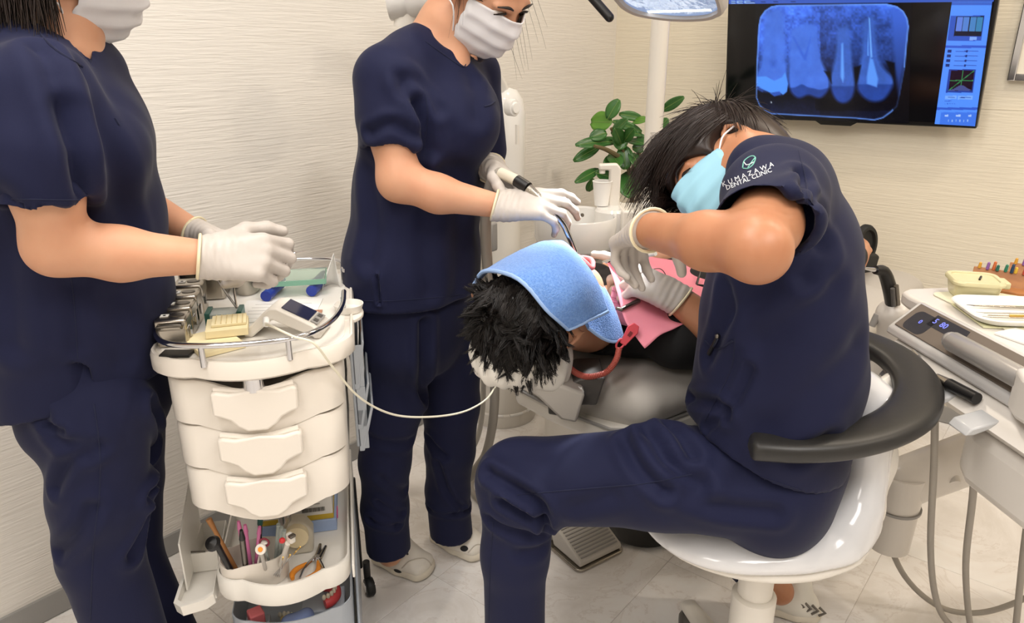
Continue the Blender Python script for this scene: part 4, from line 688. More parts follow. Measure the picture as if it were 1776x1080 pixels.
stick('wooden_stick', 'bamboo brush with rounded head in the tool cup', 'brush', fcup(-0.085, 0.115), px3(205, 195, 1.20), 0.0042, M_WOOD, M_WOOD, 0.03, [0.004, 0.0075, 0.006])
sp = thing('mixing_paddle', 'black mushroom-headed mixing paddle leaning out of the tool cup', 'paddle', fcup(-0.092, 0.105)); rod('shaft', [fcup(-0.092, 0.105), px3(275, 410, 1.155)], 0.006, M_BLACK, sp, 12); q0, q1 = px3(285, 420, 1.155), px3(225, 400, 1.14); MB().lathe([(0.0, 0.012), (0.012, 0.008), (0.015, 0.0), (0.008, -0.004), (0.0, -0.005)], px3(245, 405, 1.15), q1 - q0, 20).build('head', M_BLACK, sp)
for k, (zx, zy, a) in enumerate(((460, 215, -0.075), (515, 245, -0.065), (640, 260, -0.06))): stick('pink_applicator', ['leftmost pink applicator in the tool cup', 'middle pink applicator in the tool cup', 'rightmost pink applicator in the tool cup, bent at the tip'][k], 'applicator', fcup(a, 0.12), px3(zx, zy, 1.19), 0.0035, M_PINK, M_PINK, 0.018, [0.0045, 0.005, 0.003], 'pink applicators in the tool cup')
t = stick('cutter_knife', 'grey and black cutter knife upright in the tool cup', 'knife', fcup(-0.072, 0.105), px3(482, 290, 1.15), 0.0055, M_DSTEEL, M_BLACK, 0.025, [0.006, 0.0055, 0.003])
stick('marker_pen', 'dark marker with green cap behind the pink applicators', 'marker', fcup(-0.055, 0.145), px3(645, 190, 1.22), 0.0045, M_BLACK, M_GREEN, 0.014, 0.0055)
dl = thing('dial_gauge', 'white disc with orange centre on a short grey stem in the tool cup', 'gauge', fcup(-0.035, 0.11)); rod('stem', [fcup(-0.035, 0.11), px3(652, 480, 1.13)], 0.0035, M_LGREY, dl, 10); nrm = unit(-HD + 0.5 * UP); MB().lathe([(0, -0.003), (0.0095, -0.003), (0.0105, 0.0), (0.0095, 0.003), (0, 0.003)], px3(650, 452, 1.125), nrm, 24).build('disc', M_WHITE, dl); MB().lathe([(0, 0), (0.0048, 0), (0.004, 0.002), (0, 0.0024)], px3(650, 452, 1.125) + nrm * 0.003, nrm, 16).build('orange_centre', mat('orange_dot', (240, 150, 50), rough=0.4), dl)
rg = thing('ring_tool', 'white ring with dark red rim in the tool cup', 'ring', fcup(-0.028, 0.13)); MB().tube([px3(680, 395, 1.17) + 0.0085 * (RT * math.cos(a) + UP * math.sin(a)) for a in np.linspace(0, 6.283, 21)], 0.002, 8, cap=False).build('rim', mat('dark_red', (128, 44, 60), rough=0.5), rg); MB().sphere(px3(680, 395, 1.17), (0.007, 0.007, 0.003), 12, 8).build('lens', M_WHITE, rg); rod('stem', [px3(682, 440, 1.17), fcup(-0.028, 0.13)], 0.0025, M_CLEAR, rg, 8)
sc = thing('band_clamp', 'white and steel clamp with a red knob in the tool cup', 'clamp', fcup(-0.015, 0.115)); rod('shaft', [fcup(-0.015, 0.115), px3(880, 400, 1.15)], 0.005, M_WHITE, sc, 10); MB().box(px3(905, 355, 1.155), (0.017, 0.012, 0.018)).build('jaw', M_WHITE, sc, bevel=0.003); MB().box(px3(915, 340, 1.150), (0.009, 0.012, 0.005)).build('jaw_insert', M_DSTEEL, sc, bevel=0.001); MB().sphere(px3(832, 378, 1.15), 0.0058).build('knob', mat('red_plastic', (206, 50, 54), rough=0.35), sc)
for k, (zx, zy) in enumerate(((985, 432), (950, 470), (900, 500), (840, 520))): stick('gold_file', ['longest gold-tipped file leaning right in the tool cup', 'second gold-tipped file leaning right', 'third gold-tipped file leaning right', 'shortest gold-tipped file leaning right'][k], 'file', fcup(-0.03 + 0.006 * k, 0.10), px3(zx, zy, 1.13 - 0.005 * k), 0.0013, M_CHROME, mat('gold_metal', (206, 170, 92), rough=0.25, metal=1.0), 0.015, 0.0015, 'gold-tipped files in the tool cup')
for k in range(3): stick('clear_tube', ['left clear plastic tube behind the ring', 'middle clear plastic tube behind the ring', 'right clear plastic tube behind the ring'][k], 'tube', fcup(-0.022 + 0.006 * k, 0.14), px3(800 + 25 * k, 240 + 26 * k, 1.2), 0.004, M_CLEAR, None, 0, None, 'clear tubes in the tool cup')
td = thing('tape_dispenser', 'pale translucent tape dispenser behind the tool cup', 'tape dispenser', cl(0.025, 0.2, ZL)); M_TAPE = mat('translucent_beige', (222, 214, 196), rough=0.3, trans=0.25)
MB(CO, CA, CB, UP).prism([(-0.03, 0.0), (0.032, 0.0), (0.034, 0.05), (0.02, 0.075), (-0.012, 0.08), (-0.03, 0.06)], -0.215, -0.175, (0.02, 0, ZL), (1, 0, 0), (0, 0, 1)).build('housing', M_TAPE, td, bevel=0.008, seg=3); MB(CO, CA, CB, UP).lathe([(0.012, -0.008), (0.024, -0.008), (0.024, 0.008), (0.012, 0.008)], (0.022, 0.17, ZL + 0.052), (0, 1, 0), 24).build('tape_roll', mat('tape_roll_cream', (226, 212, 176), rough=0.5), td)
plr = thing('orthodontic_pliers', 'steel pliers with orange grips lying in the lower tray', 'pliers', cl(0.03, 0.11, ZL)); zz = ZL + 0.012; M_ORANGE = mat('orange_grip', (222, 138, 44), rough=0.45)
pj = px3(1100, 590, 1.13); A = lambda zx, zy: Z(320 + zx / 4.91, 860 + zy / 4.91, ZL + 0.012) + CB * (0.016 + 0.018 * max(0, (zy - 600) / 200)) + CA * 0.004
rod('handle', [A(1090, 570), A(1010, 660), A(955, 800)], [0.004, 0.003, 0.0025], M_CHROME, plr, 8, smooth=12); rod('handle', [A(1120, 580), A(1165, 690), A(1160, 770)], [0.004, 0.003, 0.0025], M_CHROME, plr, 8, smooth=12)
rod('orange_grip', [A(1020, 625), A(935, 690), A(893, 750), A(892, 810)], [0.003, 0.0055, 0.006, 0.004], M_ORANGE, plr, 10, smooth=14); rod('orange_grip', [A(1118, 600), A(1118, 700), A(1085, 760), A(1010, 808)], [0.003, 0.0055, 0.006, 0.004], M_ORANGE, plr, 10, smooth=14)
rod('jaw', [A(1095, 580), A(1125, 520), A(1137, 455)], [0.005, 0.0055, 0.0035], M_STEEL, plr, 8, smooth=10); rod('jaw', [A(1130, 580), A(1160, 520), A(1185, 470)], [0.005, 0.0045, 0.003], M_STEEL, plr, 8, smooth=10); MB().cyl(A(1112, 575) - UP * 0.005, A(1112, 575) + UP * 0.006, 0.005).build('pivot', M_CHROME, plr)
gbx = thing('glove_carton', 'white carton with yellow band and barcode in the lower tray', 'carton', cl(0.02, 0.33, ZL + 0.03)); C().box((0.018, 0.325, ZL + 0.0605), (0.15, 0.15, 0.058)).build('box', mat('carton_white', (226, 224, 220), rough=0.6), gbx, bevel=0.001); C().box((0.018, 0.2495, ZL + 0.036), (0.1505, 0.0012, 0.012)).build('yellow_band', mat('band_yellow', (196, 166, 54), rough=0.5), gbx); C().box((0.0935, 0.325, ZL + 0.036), (0.0012, 0.15, 0.012)).build('yellow_band', mat('band_yellow', (196, 166, 54)), gbx)
gk = np.random.default_rng(4); bx = 0.03
for k in range(22):
    w_ = gk.uniform(0.0006, 0.0018); C().box((bx, 0.2492, ZL + 0.056), (w_, 0.0006, 0.010)).build('barcode_line', M_DGREY, gbx); bx += w_ + gk.uniform(0.0005, 0.0011)
for zq, wq, a in ((0.070, 0.045, 0.045), (0.0745, 0.03, 0.04), (0.066, 0.03, -0.025), (0.071, 0.035, -0.03)): C().box((a, 0.2492, ZL + zq), (wq, 0.0006, 0.0016)).build('print_line', M_GREY, gbx)
bbx = thing('blue_carton', 'pale blue carton underneath the white one in the lower tray', 'carton', cl(0.02, 0.33, ZL)); C().box((0.02, 0.325, ZL + 0.015), (0.158, 0.16, 0.029)).build('box', mat('carton_blue', (158, 178, 214), rough=0.6), bbx, bevel=0.001); C().box((0.1, 0.29, ZL + 0.0155), (0.002, 0.03, 0.012)).build('pink_tag', mat('hot_pink', (236, 92, 148), rough=0.5), bbx)
pn = thing('steel_pin', 'thin steel pin laid across the side bin of the cart', 'pin', Z(330, 958, 0.375)); rod('shaft', [Z(323, 957, 0.3735), Z(356, 956, 0.3735)], 0.0016, M_DSTEEL, pn, 8); MB().sphere(Z(324, 957, 0.3735), 0.0028).build('head', M_CHROME, pn)
# lowest bin: tooth models
ZB = 0.139
def jaw(label, c, m, rz, s=1.0):
    t = thing('tooth_model', label, 'tooth model', c); arc = [np.array(c) + s * (CA * 0.028 * math.cos(q + rz) + CB * 0.03 * math.sin(q + rz)) + UP * 0.0 for q in np.linspace(0.1, 3.04, 9)]
    MB().tube([p + UP * 0.014 * s for p in arc], 0.0135 * s, 10, smooth=20).build('gum', m, t)
    for p in catmull(arc, 10): MB().sphere(p + UP * 0.030 * s, (0.0048 * s, 0.0048 * s, 0.0075 * s), 10, 6).build('tooth', mat('ivory_tooth', (238, 230, 210), rough=0.3), t)
    return t
jaw('red-gummed tooth model at the right end of the lowest bin', cl(0.06, 0.185, ZB + 0.075), mat('gum_red', (206, 74, 76), rough=0.4), -1.5, 0.95); jaw('yellowish plaster tooth model in the lowest bin', cl(-0.03, 0.18, ZB), mat('plaster_yellow', (214, 190, 132), rough=0.7), -1.2); tag(C().box((-0.075, 0.15, ZB + 0.085), (0.03, 0.03, 0.03), 0.4).build('wax_cube', mat('wax_pink', (226, 120, 124), rough=0.5), bevel=0.003), 'pink wax cube at the left of the lowest bin', 'wax'); C().box((-0.075, 0.15, ZB + 0.034), (0.05, 0.05, 0.068)).build('storage_box', M_POCK, bevel=0.003); tag(bpy.data.objects['storage_box'], 'grey storage box in the lowest bin beneath the pink wax cube', 'box')
C().box((0.06, 0.19, ZB + 0.036), (0.09, 0.07, 0.072)).build('model_box', M_POCK, bevel=0.003); tag(bpy.data.objects['model_box'], 'grey storage box in the lowest bin beneath the red tooth model', 'box')
bg = thing('plastic_bag', 'crumpled clear bag with blue content in the lowest bin', 'bag', cl(0.015, 0.13, ZB)); S = Sdf(0.005); S.add(p_ell(cl(0.015, 0.13, ZB + 0.05), (0.032, 0.035, 0.045)), 0.01); S.add(p_ell(cl(0.0, 0.12, ZB + 0.075), (0.03, 0.02, 0.02)), 0.02); sdf_obj('bag', S, mat('bag_bluish', (132, 150, 196), rough=0.25, trans=0.2), bg, amp=0.003, scale=40)
# ------------------------------------------------------------------ people
M_NAVY = mat('navy_scrub_cloth', (21, 25, 56), rough=0.8, spec=0.3, bump=(900, 0.15, 0.0006), var=(3, (17, 21, 48), 0.5), sheen=0.06)
M_SKIN = mat('skin', (205, 155, 124), rough=0.5, spec=0.4, sss=0.12, var=(14, (194, 136, 106), 0.5), bump=(220, 0.05, 0.0006))
M_SKIN2 = mat('skin_tanned', (184, 130, 97), rough=0.42, spec=0.45, sss=0.12, var=(14, (170, 110, 78), 0.5), bump=(220, 0.06, 0.0006))
M_GLOVE = mat('latex_glove', (192, 184, 177), rough=0.42, spec=0.45, var=(30, (178, 169, 160), 0.5), bump=(60, 0.12, 0.001))
M_GLOVEC = mat('glove_cuff', (228, 216, 182), rough=0.45)
M_HAIR = mat('dark_hair', (28, 20, 17), rough=0.42, spec=0.5); M_HAIRB = mat('brown_black_hair', (40, 27, 22), rough=0.4, spec=0.5)
M_MASKW = mat('mask_white', (226, 224, 226), rough=0.8, spec=0.2, bump=(500, 0.1, 0.0005)); M_MASKB = mat('mask_blue', (150, 196, 214), rough=0.8, spec=0.2, bump=(500, 0.1, 0.0005))
M_EYEW = mat('eye_white', (225, 218, 212), rough=0.25); M_EYED = mat('eye_dark', (22, 14, 11), rough=0.2)
M_STITCH = mat('seam_thread', (18, 23, 52), rough=0.85)
def hand(S, wrist, Fd, Nd, T, curls, spread=(7, 2, -3, -9), thumb=None, s=1.0):
    """five-fingered hand added to S. Fd towards the fingers, Nd out of the back of the hand, T towards the thumb. Returns finger tips."""
    Fd = unit(Fd); Nd = unit(np.asarray(Nd, float) - Fd * (np.asarray(Nd) @ Fd)); T = unit(np.asarray(T, float) - Fd * (np.asarray(T) @ Fd) - Nd * (np.asarray(T) @ Nd)); w = np.asarray(wrist, float)
    P = lambda f, t, n: w + s * (Fd * f + T * t + Nd * n)
    S.add(p_ecap(P(-0.03, 0, 0), P(0.02, 0, 0), (0.031 * s, 0.023 * s), (0.033 * s, 0.02 * s), T), 0.01)
    for t0, t1 in ((0.014, 0.027), (0.004, 0.009), (-0.008, -0.011), (-0.018, -0.029)):
        S.add(p_cap(P(0.01, t0, 0), P(0.083 - abs(t1 - 0.005) * 0.35, t1, 0.001), 0.0165 * s, 0.0125 * s), 0.012)
    S.add(p_cap(P(0.015, 0.022, -0.006), P(0.05, 0.03, -0.008), 0.019 * s, 0.014 * s), 0.012)
    tips = []
    base = [(0.084, 0.028), (0.088, 0.009), (0.083, -0.011), (0.074, -0.029)]; ln = [(0.043, 0.026, 0.022), (0.048, 0.03, 0.023), (0.044, 0.028, 0.023), (0.034, 0.022, 0.02)]
    for i in range(4):
        p = P(base[i][0], base[i][1], 0); sp = math.radians(spread[i]); ang = 0; prev = p; r = 0.0102 if i < 3 else 0.009
        for j in range(3):
            ang += math.radians(curls[i][j]); d = (Fd * math.cos(sp) + T * math.sin(sp)) * math.cos(ang) - Nd * math.sin(ang); q = prev + s * ln[i][j] * d
            S.add(p_cap(prev, q, (r - 0.0009 * j) * s, (r - 0.0009 * (j + 1)) * s), 0.005 if j else 0.007); prev = q
        tips.append(prev)
    th = thumb or [(0.5, 0.75, -0.35), (0.8, 0.45, -0.35), (0.95, 0.1, -0.3)]; prev = P(0.022, 0.028, -0.006)
    for j, (L, r0, r1) in enumerate(((0.042, 0.0155, 0.0125), (0.034, 0.0122, 0.0112), (0.027, 0.011, 0.0092))):
        d = unit(Fd * th[j][0] + T * th[j][1] + Nd * th[j][2]); q = prev + s * L * d; S.add(p_cap(prev, q, r0 * s, r1 * s), 0.007); prev = q
    tips.insert(0, prev); return tips
def glove(parent, wrist, Fd, Nd, T, curls, cuff_dir, cuff_r=0.031, label=None, h=0.0027, cuff_len=0.045, **kw):
    """latex glove on a hand, with a rolled cuff towards the forearm"""
    S = Sdf(h); w = np.asarray(wrist, float); cd = unit(cuff_dir); tips = hand(S, w, Fd, Nd, T, curls, **kw); e = w + cd * cuff_len
    S.add(p_ecap(w + cd * 0.01, e + cd * 0.03, (cuff_r, cuff_r * 0.85), (cuff_r * 1.12, cuff_r), T), 0.012); S.cut(p_half(e, cd))
    v, f = S.mesh(); v = relax(v, f, 2); n = v_normals(v, f); dist = np.linalg.norm(v - w, axis=1); ax = (v - w) @ cd
    v = v + n * (0.0011 * np.sin(ax * 520 + 2.2 * np.sin(v[:, 2] * 70)) * np.exp(-(dist / 0.045) ** 2))[:, None]
    g = mesh_obj('glove', v, f, M_GLOVE, parent, auto=80)
    if label: g['label'] = label
    x, y, z = frame(cd, T); ring = [e + (cuff_r * 1.06) * (x * math.cos(a) + 0.9 * y * math.sin(a)) for a in np.linspace(0, 2 * math.pi, 25)]
    MB().tube(ring, 0.0026, 6, cap=False).build('cuff', M_GLOVEC, g)
    return g, tips
def head(S, c, Fv, Uv, s=1.0):
    Fv = unit(Fv); Uv = np.asarray(Uv, float); Uv = unit(Uv - Fv * (Uv @ Fv)); Lv = np.cross(Uv, Fv); R = np.array([Fv, Lv, Uv]); c = np.asarray(c, float)
    P = lambda x, y, z: c + s * (Fv * x + Lv * y + Uv * z)
    S.add(p_ell(P(-0.012, 0, 0.035), np.array((0.096, 0.076, 0.084)) * s, R), 0.02); S.add(p_ell(P(0.022, 0, -0.03), np.array((0.072, 0.062, 0.082)) * s, R), 0.03)
    S.add(p_ell(P(0.045, 0, -0.088), np.array((0.04, 0.042, 0.026)) * s, R), 0.03); S.add(p_cap(P(0.086, 0, 0.006), P(0.102, 0, -0.03), 0.008 * s, 0.011 * s), 0.012)
    S.add(p_cap(P(0.092, -0.014, -0.034), P(0.092, 0.014, -0.034), 0.008 * s, 0.008 * s), 0.008)
    for sy in (-1, 1):
        S.sub(p_ell(P(0.098, sy * 0.032, 0.006), np.array((0.016, 0.018, 0.011)) * s, R), 0.012); S.add(p_cap(P(0.088, sy * 0.012, 0.022), P(0.078, sy * 0.045, 0.022), 0.007 * s, 0.006 * s), 0.012)
        S.add(p_ecap(P(-0.008, sy * 0.078, 0.012), P(-0.002, sy * 0.076, -0.018), (0.018 * s, 0.008 * s), (0.011 * s, 0.007 * s), Fv), 0.006)
        hx = [P(x, sy * y, z) for x, y, z in ((0.008, 0.082, 0.024), (-0.006, 0.09, 0.034), (-0.022, 0.093, 0.026), (-0.026, 0.093, 0.006), (-0.016, 0.089, -0.014), (-0.004, 0.084, -0.03))]
        for a_, b_ in zip(hx[:-1], hx[1:]): S.add(p_cap(a_, b_, 0.0048 * s, 0.0048 * s), 0.005)
        S.sub(p_ell(P(-0.006, sy * 0.091, 0.006), np.array((0.010, 0.007, 0.017)) * s, R), 0.004)
    S.add(p_cap(P(0.085, -0.016, -0.064), P(0.085, 0.016, -0.064), 0.007 * s, 0.007 * s), 0.008)
    return P, R
def eyes(parent, P, R, s=1.0, sides=(-1, 1)):
    for sy in sides:
        e = MB().sphere(P(0.0745, sy * 0.032, 0.006), (0.0125 * s, 0.0135 * s, 0.0065 * s), 14, 10, R).build('eye', M_EYEW, parent)
        MB().sphere(P(0.0845, sy * 0.032, 0.003), (0.0035 * s, 0.0065 * s, 0.0065 * s), 12, 8, R).build('iris', M_EYED, e)
        MB().tube([P(0.086, sy * 0.0165, 0.006), P(0.0915, sy * 0.027, 0.0125), P(0.0905, sy * 0.037, 0.012), P(0.083, sy * 0.05, 0.006)], [0.001, 0.0024, 0.0024, 0.001], 6, smooth=10).build('lashes', M_EYED, e)
        MB().tube([P(0.094, sy * 0.012, 0.022), P(0.0935, sy * 0.028, 0.029), P(0.084, sy * 0.05, 0.025)], [0.0018, 0.0032, 0.0012], 6, smooth=10).build('eyebrow', M_HAIR, parent)
def face_mask(parent, P, m, s=1.0, top=0.012, bot=-0.118, half=0.072, name='face_mask', label=None, bulge=0.0, seed=1):
    g = np.random.default_rng(seed); nu, nv = 27, 25; G = np.zeros((nv, nu, 3)); W_ = np.array([0.116, 0.121, 0.117, 0.108, 0.083]) + bulge
    for i in range(nv):
        v = i / (nv - 1); ridge = np.interp(v, [0, .25, .5, .75, 1], W_)
        for j in range(nu):
            u = -1 + 2 * j / (nu - 1); x = ridge - (ridge - 0.032) * abs(u) ** 1.6 + (0.0042 * (abs(((v * 3.6) % 1.0) - 0.35) - 0.3)) * (1.3 - u * u * 0.5) * 2.2 + 0.0022 * math.sin(u * 9 + v * 4 + seed) * math.sin(v * 7 + u * 5); zz = top + (bot - top) * v
            zz += (-0.012 * (1 - v) + 0.012 * v) * (u * u) * 1.0 - 0.004 * math.cos(u * 3.1) * (1 - v); y = u * half * (1.0 - 0.10 * (2 * v - 1) ** 2)
            G[i, j] = P(x, y, zz)
    o = MB().sheet(G).build(name, m, parent, solid=0.0016, auto=80)
    if label: o['label'] = label
    for sy, cj in ((-1, 0), (1, nu - 1)):
        for ci, off in ((1, 0.024), (nv - 2, -0.026)):
            a = G[ci, cj]; MB().tube([a, P(0.014, sy * 0.088, (0.014 if ci == 1 else -0.034)), P(-0.016, sy * 0.092, off)], 0.0016, 6, smooth=8).build('ear_loop', M_MASKW, o)
    return o
def strands(name, roots, dirs, length, m, parent, r=0.0009, seg=6, bend=None, jitter=0.35, lumps=0.0, seed=3):
    g = np.random.default_rng(seed); N = len(roots); L = np.asarray(length) * np.ones(N) * g.uniform(0.75, 1.15, N); d = dirs + jitter * g.normal(size=(N, 3)) * 0.35; d /= np.linalg.norm(d, axis=1, keepdims=True); P = [roots.copy()]; p = roots.copy()
    for i in range(seg):
        if bend is not None: d = d + bend(p, i / seg) / seg
        d = d + 0.05 * jitter * g.normal(size=(N, 3)); d /= np.linalg.norm(d, axis=1, keepdims=True); p = p + d * (L / seg)[:, None]; P.append(p.copy())
    P = np.stack(P, 1); t = np.gradient(P, axis=1); ref = g.normal(size=(N, 1, 3)); x = np.cross(t, ref); x /= np.linalg.norm(x, axis=2, keepdims=True) + 1e-9; y = np.cross(t, x); y /= np.linalg.norm(y, axis=2, keepdims=True) + 1e-9
    rr = r * np.linspace(1, 0.25, seg + 1)[None, :, None]; rings = np.stack([P + rr * (x * math.cos(a) + y * math.sin(a)) for a in (0, 2.094, 4.189)], 2); v = rings.reshape(-1, 3); S1 = seg + 1
    b = (np.arange(N)[:, None, None] * S1 + np.arange(seg)[None, :, None]) * 3; k = np.arange(3)[None, None, :]; k2 = (k + 1) % 3
    f = np.stack([b + k, b + k2, b + 3 + k2, b + 3 + k], -1).reshape(-1, 4)
    return v, f
def locks(roots, dirs, L, clumps, r=0.0008, seg=6, seed=0, conv=0.75, sag=0.0, fan=0.25):
    """hair gathered in locks: every strand bends towards the tip line of its nearest clump"""
    g = np.random.default_rng(seed); N = len(roots); ci = g.choice(N, clumps, replace=False); cr = roots[ci]; cdir = dirs[ci] + fan * g.normal(size=(clumps, 3)); cdir /= np.linalg.norm(cdir, axis=1, keepdims=True); cl_ = L * g.uniform(0.7, 1.25, clumps)
    own = np.array([np.argmin(((cr - p) ** 2).sum(1)) for p in roots]); t = np.linspace(0, 1, seg + 1)[None, :, None]; off = (roots - cr[own])[:, None, :]; ll = (cl_[own] * g.uniform(0.75, 1.1, N))[:, None, None]
    d0 = dirs[:, None, :] / np.linalg.norm(dirs, axis=1)[:, None, None]; d1 = cdir[own][:, None, :]; P = cr[own][:, None, :] + off * (1 - conv * t ** 1.3) + ll * t * (d0 * (1 - t) * 0.6 + d1 * (0.4 + 0.6 * t)) - UP * sag * ll * t * t + 0.0012 * g.normal(size=(N, seg + 1, 3)) * t
    tg = np.gradient(P, axis=1); x = np.cross(tg, g.normal(size=(N, 1, 3))); x /= np.linalg.norm(x, axis=2, keepdims=True) + 1e-9; y = np.cross(tg, x); y /= np.linalg.norm(y, axis=2, keepdims=True) + 1e-9
    rr = r * np.linspace(1, 0.3, seg + 1)[None, :, None]; v = np.stack([P + rr * (x * math.cos(a) + y * math.sin(a)) for a in (0, 2.094, 4.189)], 2).reshape(-1, 3)
    b = (np.arange(N)[:, None, None] * (seg + 1) + np.arange(seg)[None, :, None]) * 3; k = np.arange(3)[None, None, :]; k2 = (k + 1) % 3
    return v, np.stack([b + k, b + k2, b + 3 + k2, b + 3 + k], -1).reshape(-1, 4)
def hair_obj(name, sdfm, strand_sets, m, parent):
    vs, fs, n = [], [], 0
    for v, f in ([sdfm] if sdfm is not None else []) + strand_sets: vs.append(v); fs.append(f + n); n += len(v)
    return mesh_obj(name, np.concatenate(vs), np.concatenate(fs), m, parent, auto=180)
def ell_points(N, c, r, R, keep, seed=0):
    g = np.random.default_rng(seed); q = g.normal(size=(N * 6, 3)); q /= np.linalg.norm(q, axis=1, keepdims=True); q = q[keep(q)][:N]; nrm = (q / np.asarray(r)) ; nrm /= np.linalg.norm(nrm, axis=1, keepdims=True)
    return np.asarray(c) + (q * np.asarray(r)) @ R, nrm @ R, q
def seam(parent, S_or_obj, pts, r=0.0012, name='seam', m=None):
    """thread line laid onto the finished surface of obj through points near it"""
    from mathutils.bvhtree import BVHTree
    o = S_or_obj; me = o.data; off = np.array(world_loc(o)); bv = BVHTree.FromPolygons([q.co.copy() for q in me.vertices], [tuple(p.vertices) for p in me.polygons]); out = []
    for p in catmull(pts, 8 * len(pts)):
        h = bv.find_nearest(Vector((np.asarray(p) - off).tolist()))
        if h[0] is not None: out.append(np.array(h[0]) + np.array(h[1]) * 0.0002 + off)
    return MB().tube(out, r, 5).build(name, m or M_STITCH, parent)
def cast(o, x, y):
    """where the line of sight through photo point (x, y) first meets object o"""
    from mathutils.bvhtree import BVHTree
    if 'bv' not in BV or BV['o'] is not o: BV['o'] = o; BV['bv'] = BVHTree.FromPolygons([q.co.copy() for q in o.data.vertices], [tuple(p.vertices) for p in o.data.polygons]); BV['off'] = np.array(world_loc(o))
    d = unit(_ray(x, y)); h = BV['bv'].ray_cast(Vector((np.array([0, 0, CAM_H]) - BV['off']).tolist()), Vector(d.tolist()))
    return (np.array(h[0]) + BV['off'], np.array(h[1])) if h[0] is not None else (None, None)
BV = {}
def line_on(parent, o, pix, r=0.0011, name='seam', m=None):
    pts = [cast(o, x, y) for x, y in catmull([(a, b, 0) for a, b in pix], 8 * len(pix))[:, :2]]; pts = [p + n * 0.0002 for p, n in pts if p is not None]
    if len(pts) > 2: return MB().tube(pts, r, 5).build(name, m or M_STITCH, parent)
def crease_px(S, pix, wd, dp):
    """crease line for a cloth solid: photo points pushed onto the mesh made from S"""
    tmp = S; pts = []
    for x, y in pix:
        d = unit(_ray(x, y)); h = S.bv.ray_cast(Vector((0, 0, CAM_H)), Vector(d.tolist()))
        if h[0] is not None: pts.append(np.array(h[0]))
    return (pts, wd, dp) if len(pts) > 1 else None
def cloth(name, S, parent, creases=(), amp=0.0008, scale=9.0, direction=None, seed=0, m=None, it=2):
    from mathutils.bvhtree import BVHTree
    v, f = S.mesh(); v = relax(v, f, it); S.bv = BVHTree.FromPolygons([Vector(p) for p in v.tolist()], f.tolist())
    cr = [c for c in (crease_px(S, *c) for c in creases) if c is not None]; v = wrinkle(v, f, cr, amp, scale, direction, seed)
    return mesh_obj(name, v, f, m or M_NAVY, parent, auto=75)
def person(label, loc): return thing('person', label, 'person', loc)
def tube_hole(S, a, b, ra, rb, deep=0.03):
    """hollow a sleeve or trouser end: opening at b"""
    a, b = np.asarray(a, float), np.asarray(b, float); d = unit(b - a); S.sub(p_cap(b - d * deep, b + d * 0.05, ra, rb), 0.002)
def loc3(v): return RT * v[0] + HD * v[1] + UP * v[2]
def shoe(parent, heel, toe, m, width=0.045, name='shoe', holes=False, right=True, height=0.075):
    heel, toe = np.array(heel, float), np.array(toe, float); d = unit((toe - heel) * [1, 1, 0]); L = np.linalg.norm(toe - heel); sd = np.cross(UP, d); z = UP
    P = lambda a, b, c: heel * [1, 1, 0] + d * a + sd * b + z * c
    S = Sdf(0.0045); S.add(p_ecap(P(0.04, 0, 0.04), P(L * 0.5, 0, 0.038), (0.034, 0.036), (0.038, 0.034), sd), 0.02); S.add(p_ecap(P(L * 0.5, 0, 0.034), P(L - 0.046, 0.004, 0.026), (0.042, 0.032), (0.044, 0.022), sd), 0.03)
    S.add(p_ecap(P(0.045, 0, 0.05), P(0.085, 0, height), (0.03, 0.03), (0.032, 0.03), sd), 0.02); S.add(p_cap(P(0.085, 0, height), P(L * 0.62, 0, 0.045), 0.03, 0.024), 0.02); S.cut(p_half(P(0, 0, 0.016), -UP))
    up = sdf_obj(name, S, m, parent)
    S = Sdf(0.0045); S.add(p_ecap(P(0.036, 0, 0.01), P(L * 0.5, 0, 0.01), (0.037, 0.03), (0.043, 0.03), sd), 0.02); S.add(p_ecap(P(L * 0.5, 0, 0.01), P(L - 0.048, 0.004, 0.01), (0.044, 0.03), (0.049, 0.03), sd), 0.02)
    S.cut(p_half(P(0, 0, 0.024), UP)); S.cut(p_half(P(0, 0, 0.0035), -UP)); sdf_obj('sole', S, mat('shoe_sole_cream', (222, 214, 198), rough=0.6), up)
    if holes:
        dk = mat('clog_hole_dark', (40, 40, 42), rough=0.8); s = 1 if right else -1
        for a, c in ((0.105, 0.036), (0.15, 0.03)):
            e = MB().sphere(P(a, -0.0385 * s, c), (0.013, 0.006, 0.008), 14, 8, np.array([d, sd, z])); e.build('vent_hole', dk, up)
        MB().tube([P(0.03, -0.036 * s, 0.04), P(0.055, -0.041 * s, 0.046), P(0.08, -0.042 * s, 0.04)], [0.002, 0.005, 0.002], 8, smooth=8).build('vent_slot', dk, up)
        MB().tube([P(0.125, -0.03, 0.058), P(0.13, 0, 0.07), P(0.13, 0.03, 0.058)], 0.004, 8, smooth=10, flat=0.5).build('strap', mat('clog_strap', (205, 198, 186), rough=0.6), up)
        MB().tube([P(L * 0.55, -0.036, 0.035), P(L * 0.8, -0.03, 0.04), P(L - 0.03, 0, 0.037), P(L * 0.8, 0.032, 0.04), P(L * 0.55, 0.038, 0.035)], 0.0022, 6, smooth=20).build('toe_ridge', mat('clog_strap', (205, 198, 186)), up)
    return up
M_CLOG = mat('white_clog_rubber', (228, 222, 212), rough=0.5)
M_SNEAK = mat('white_sneaker', (228, 224, 214), rough=0.6, bump=(300, 0.1, 0.0006))

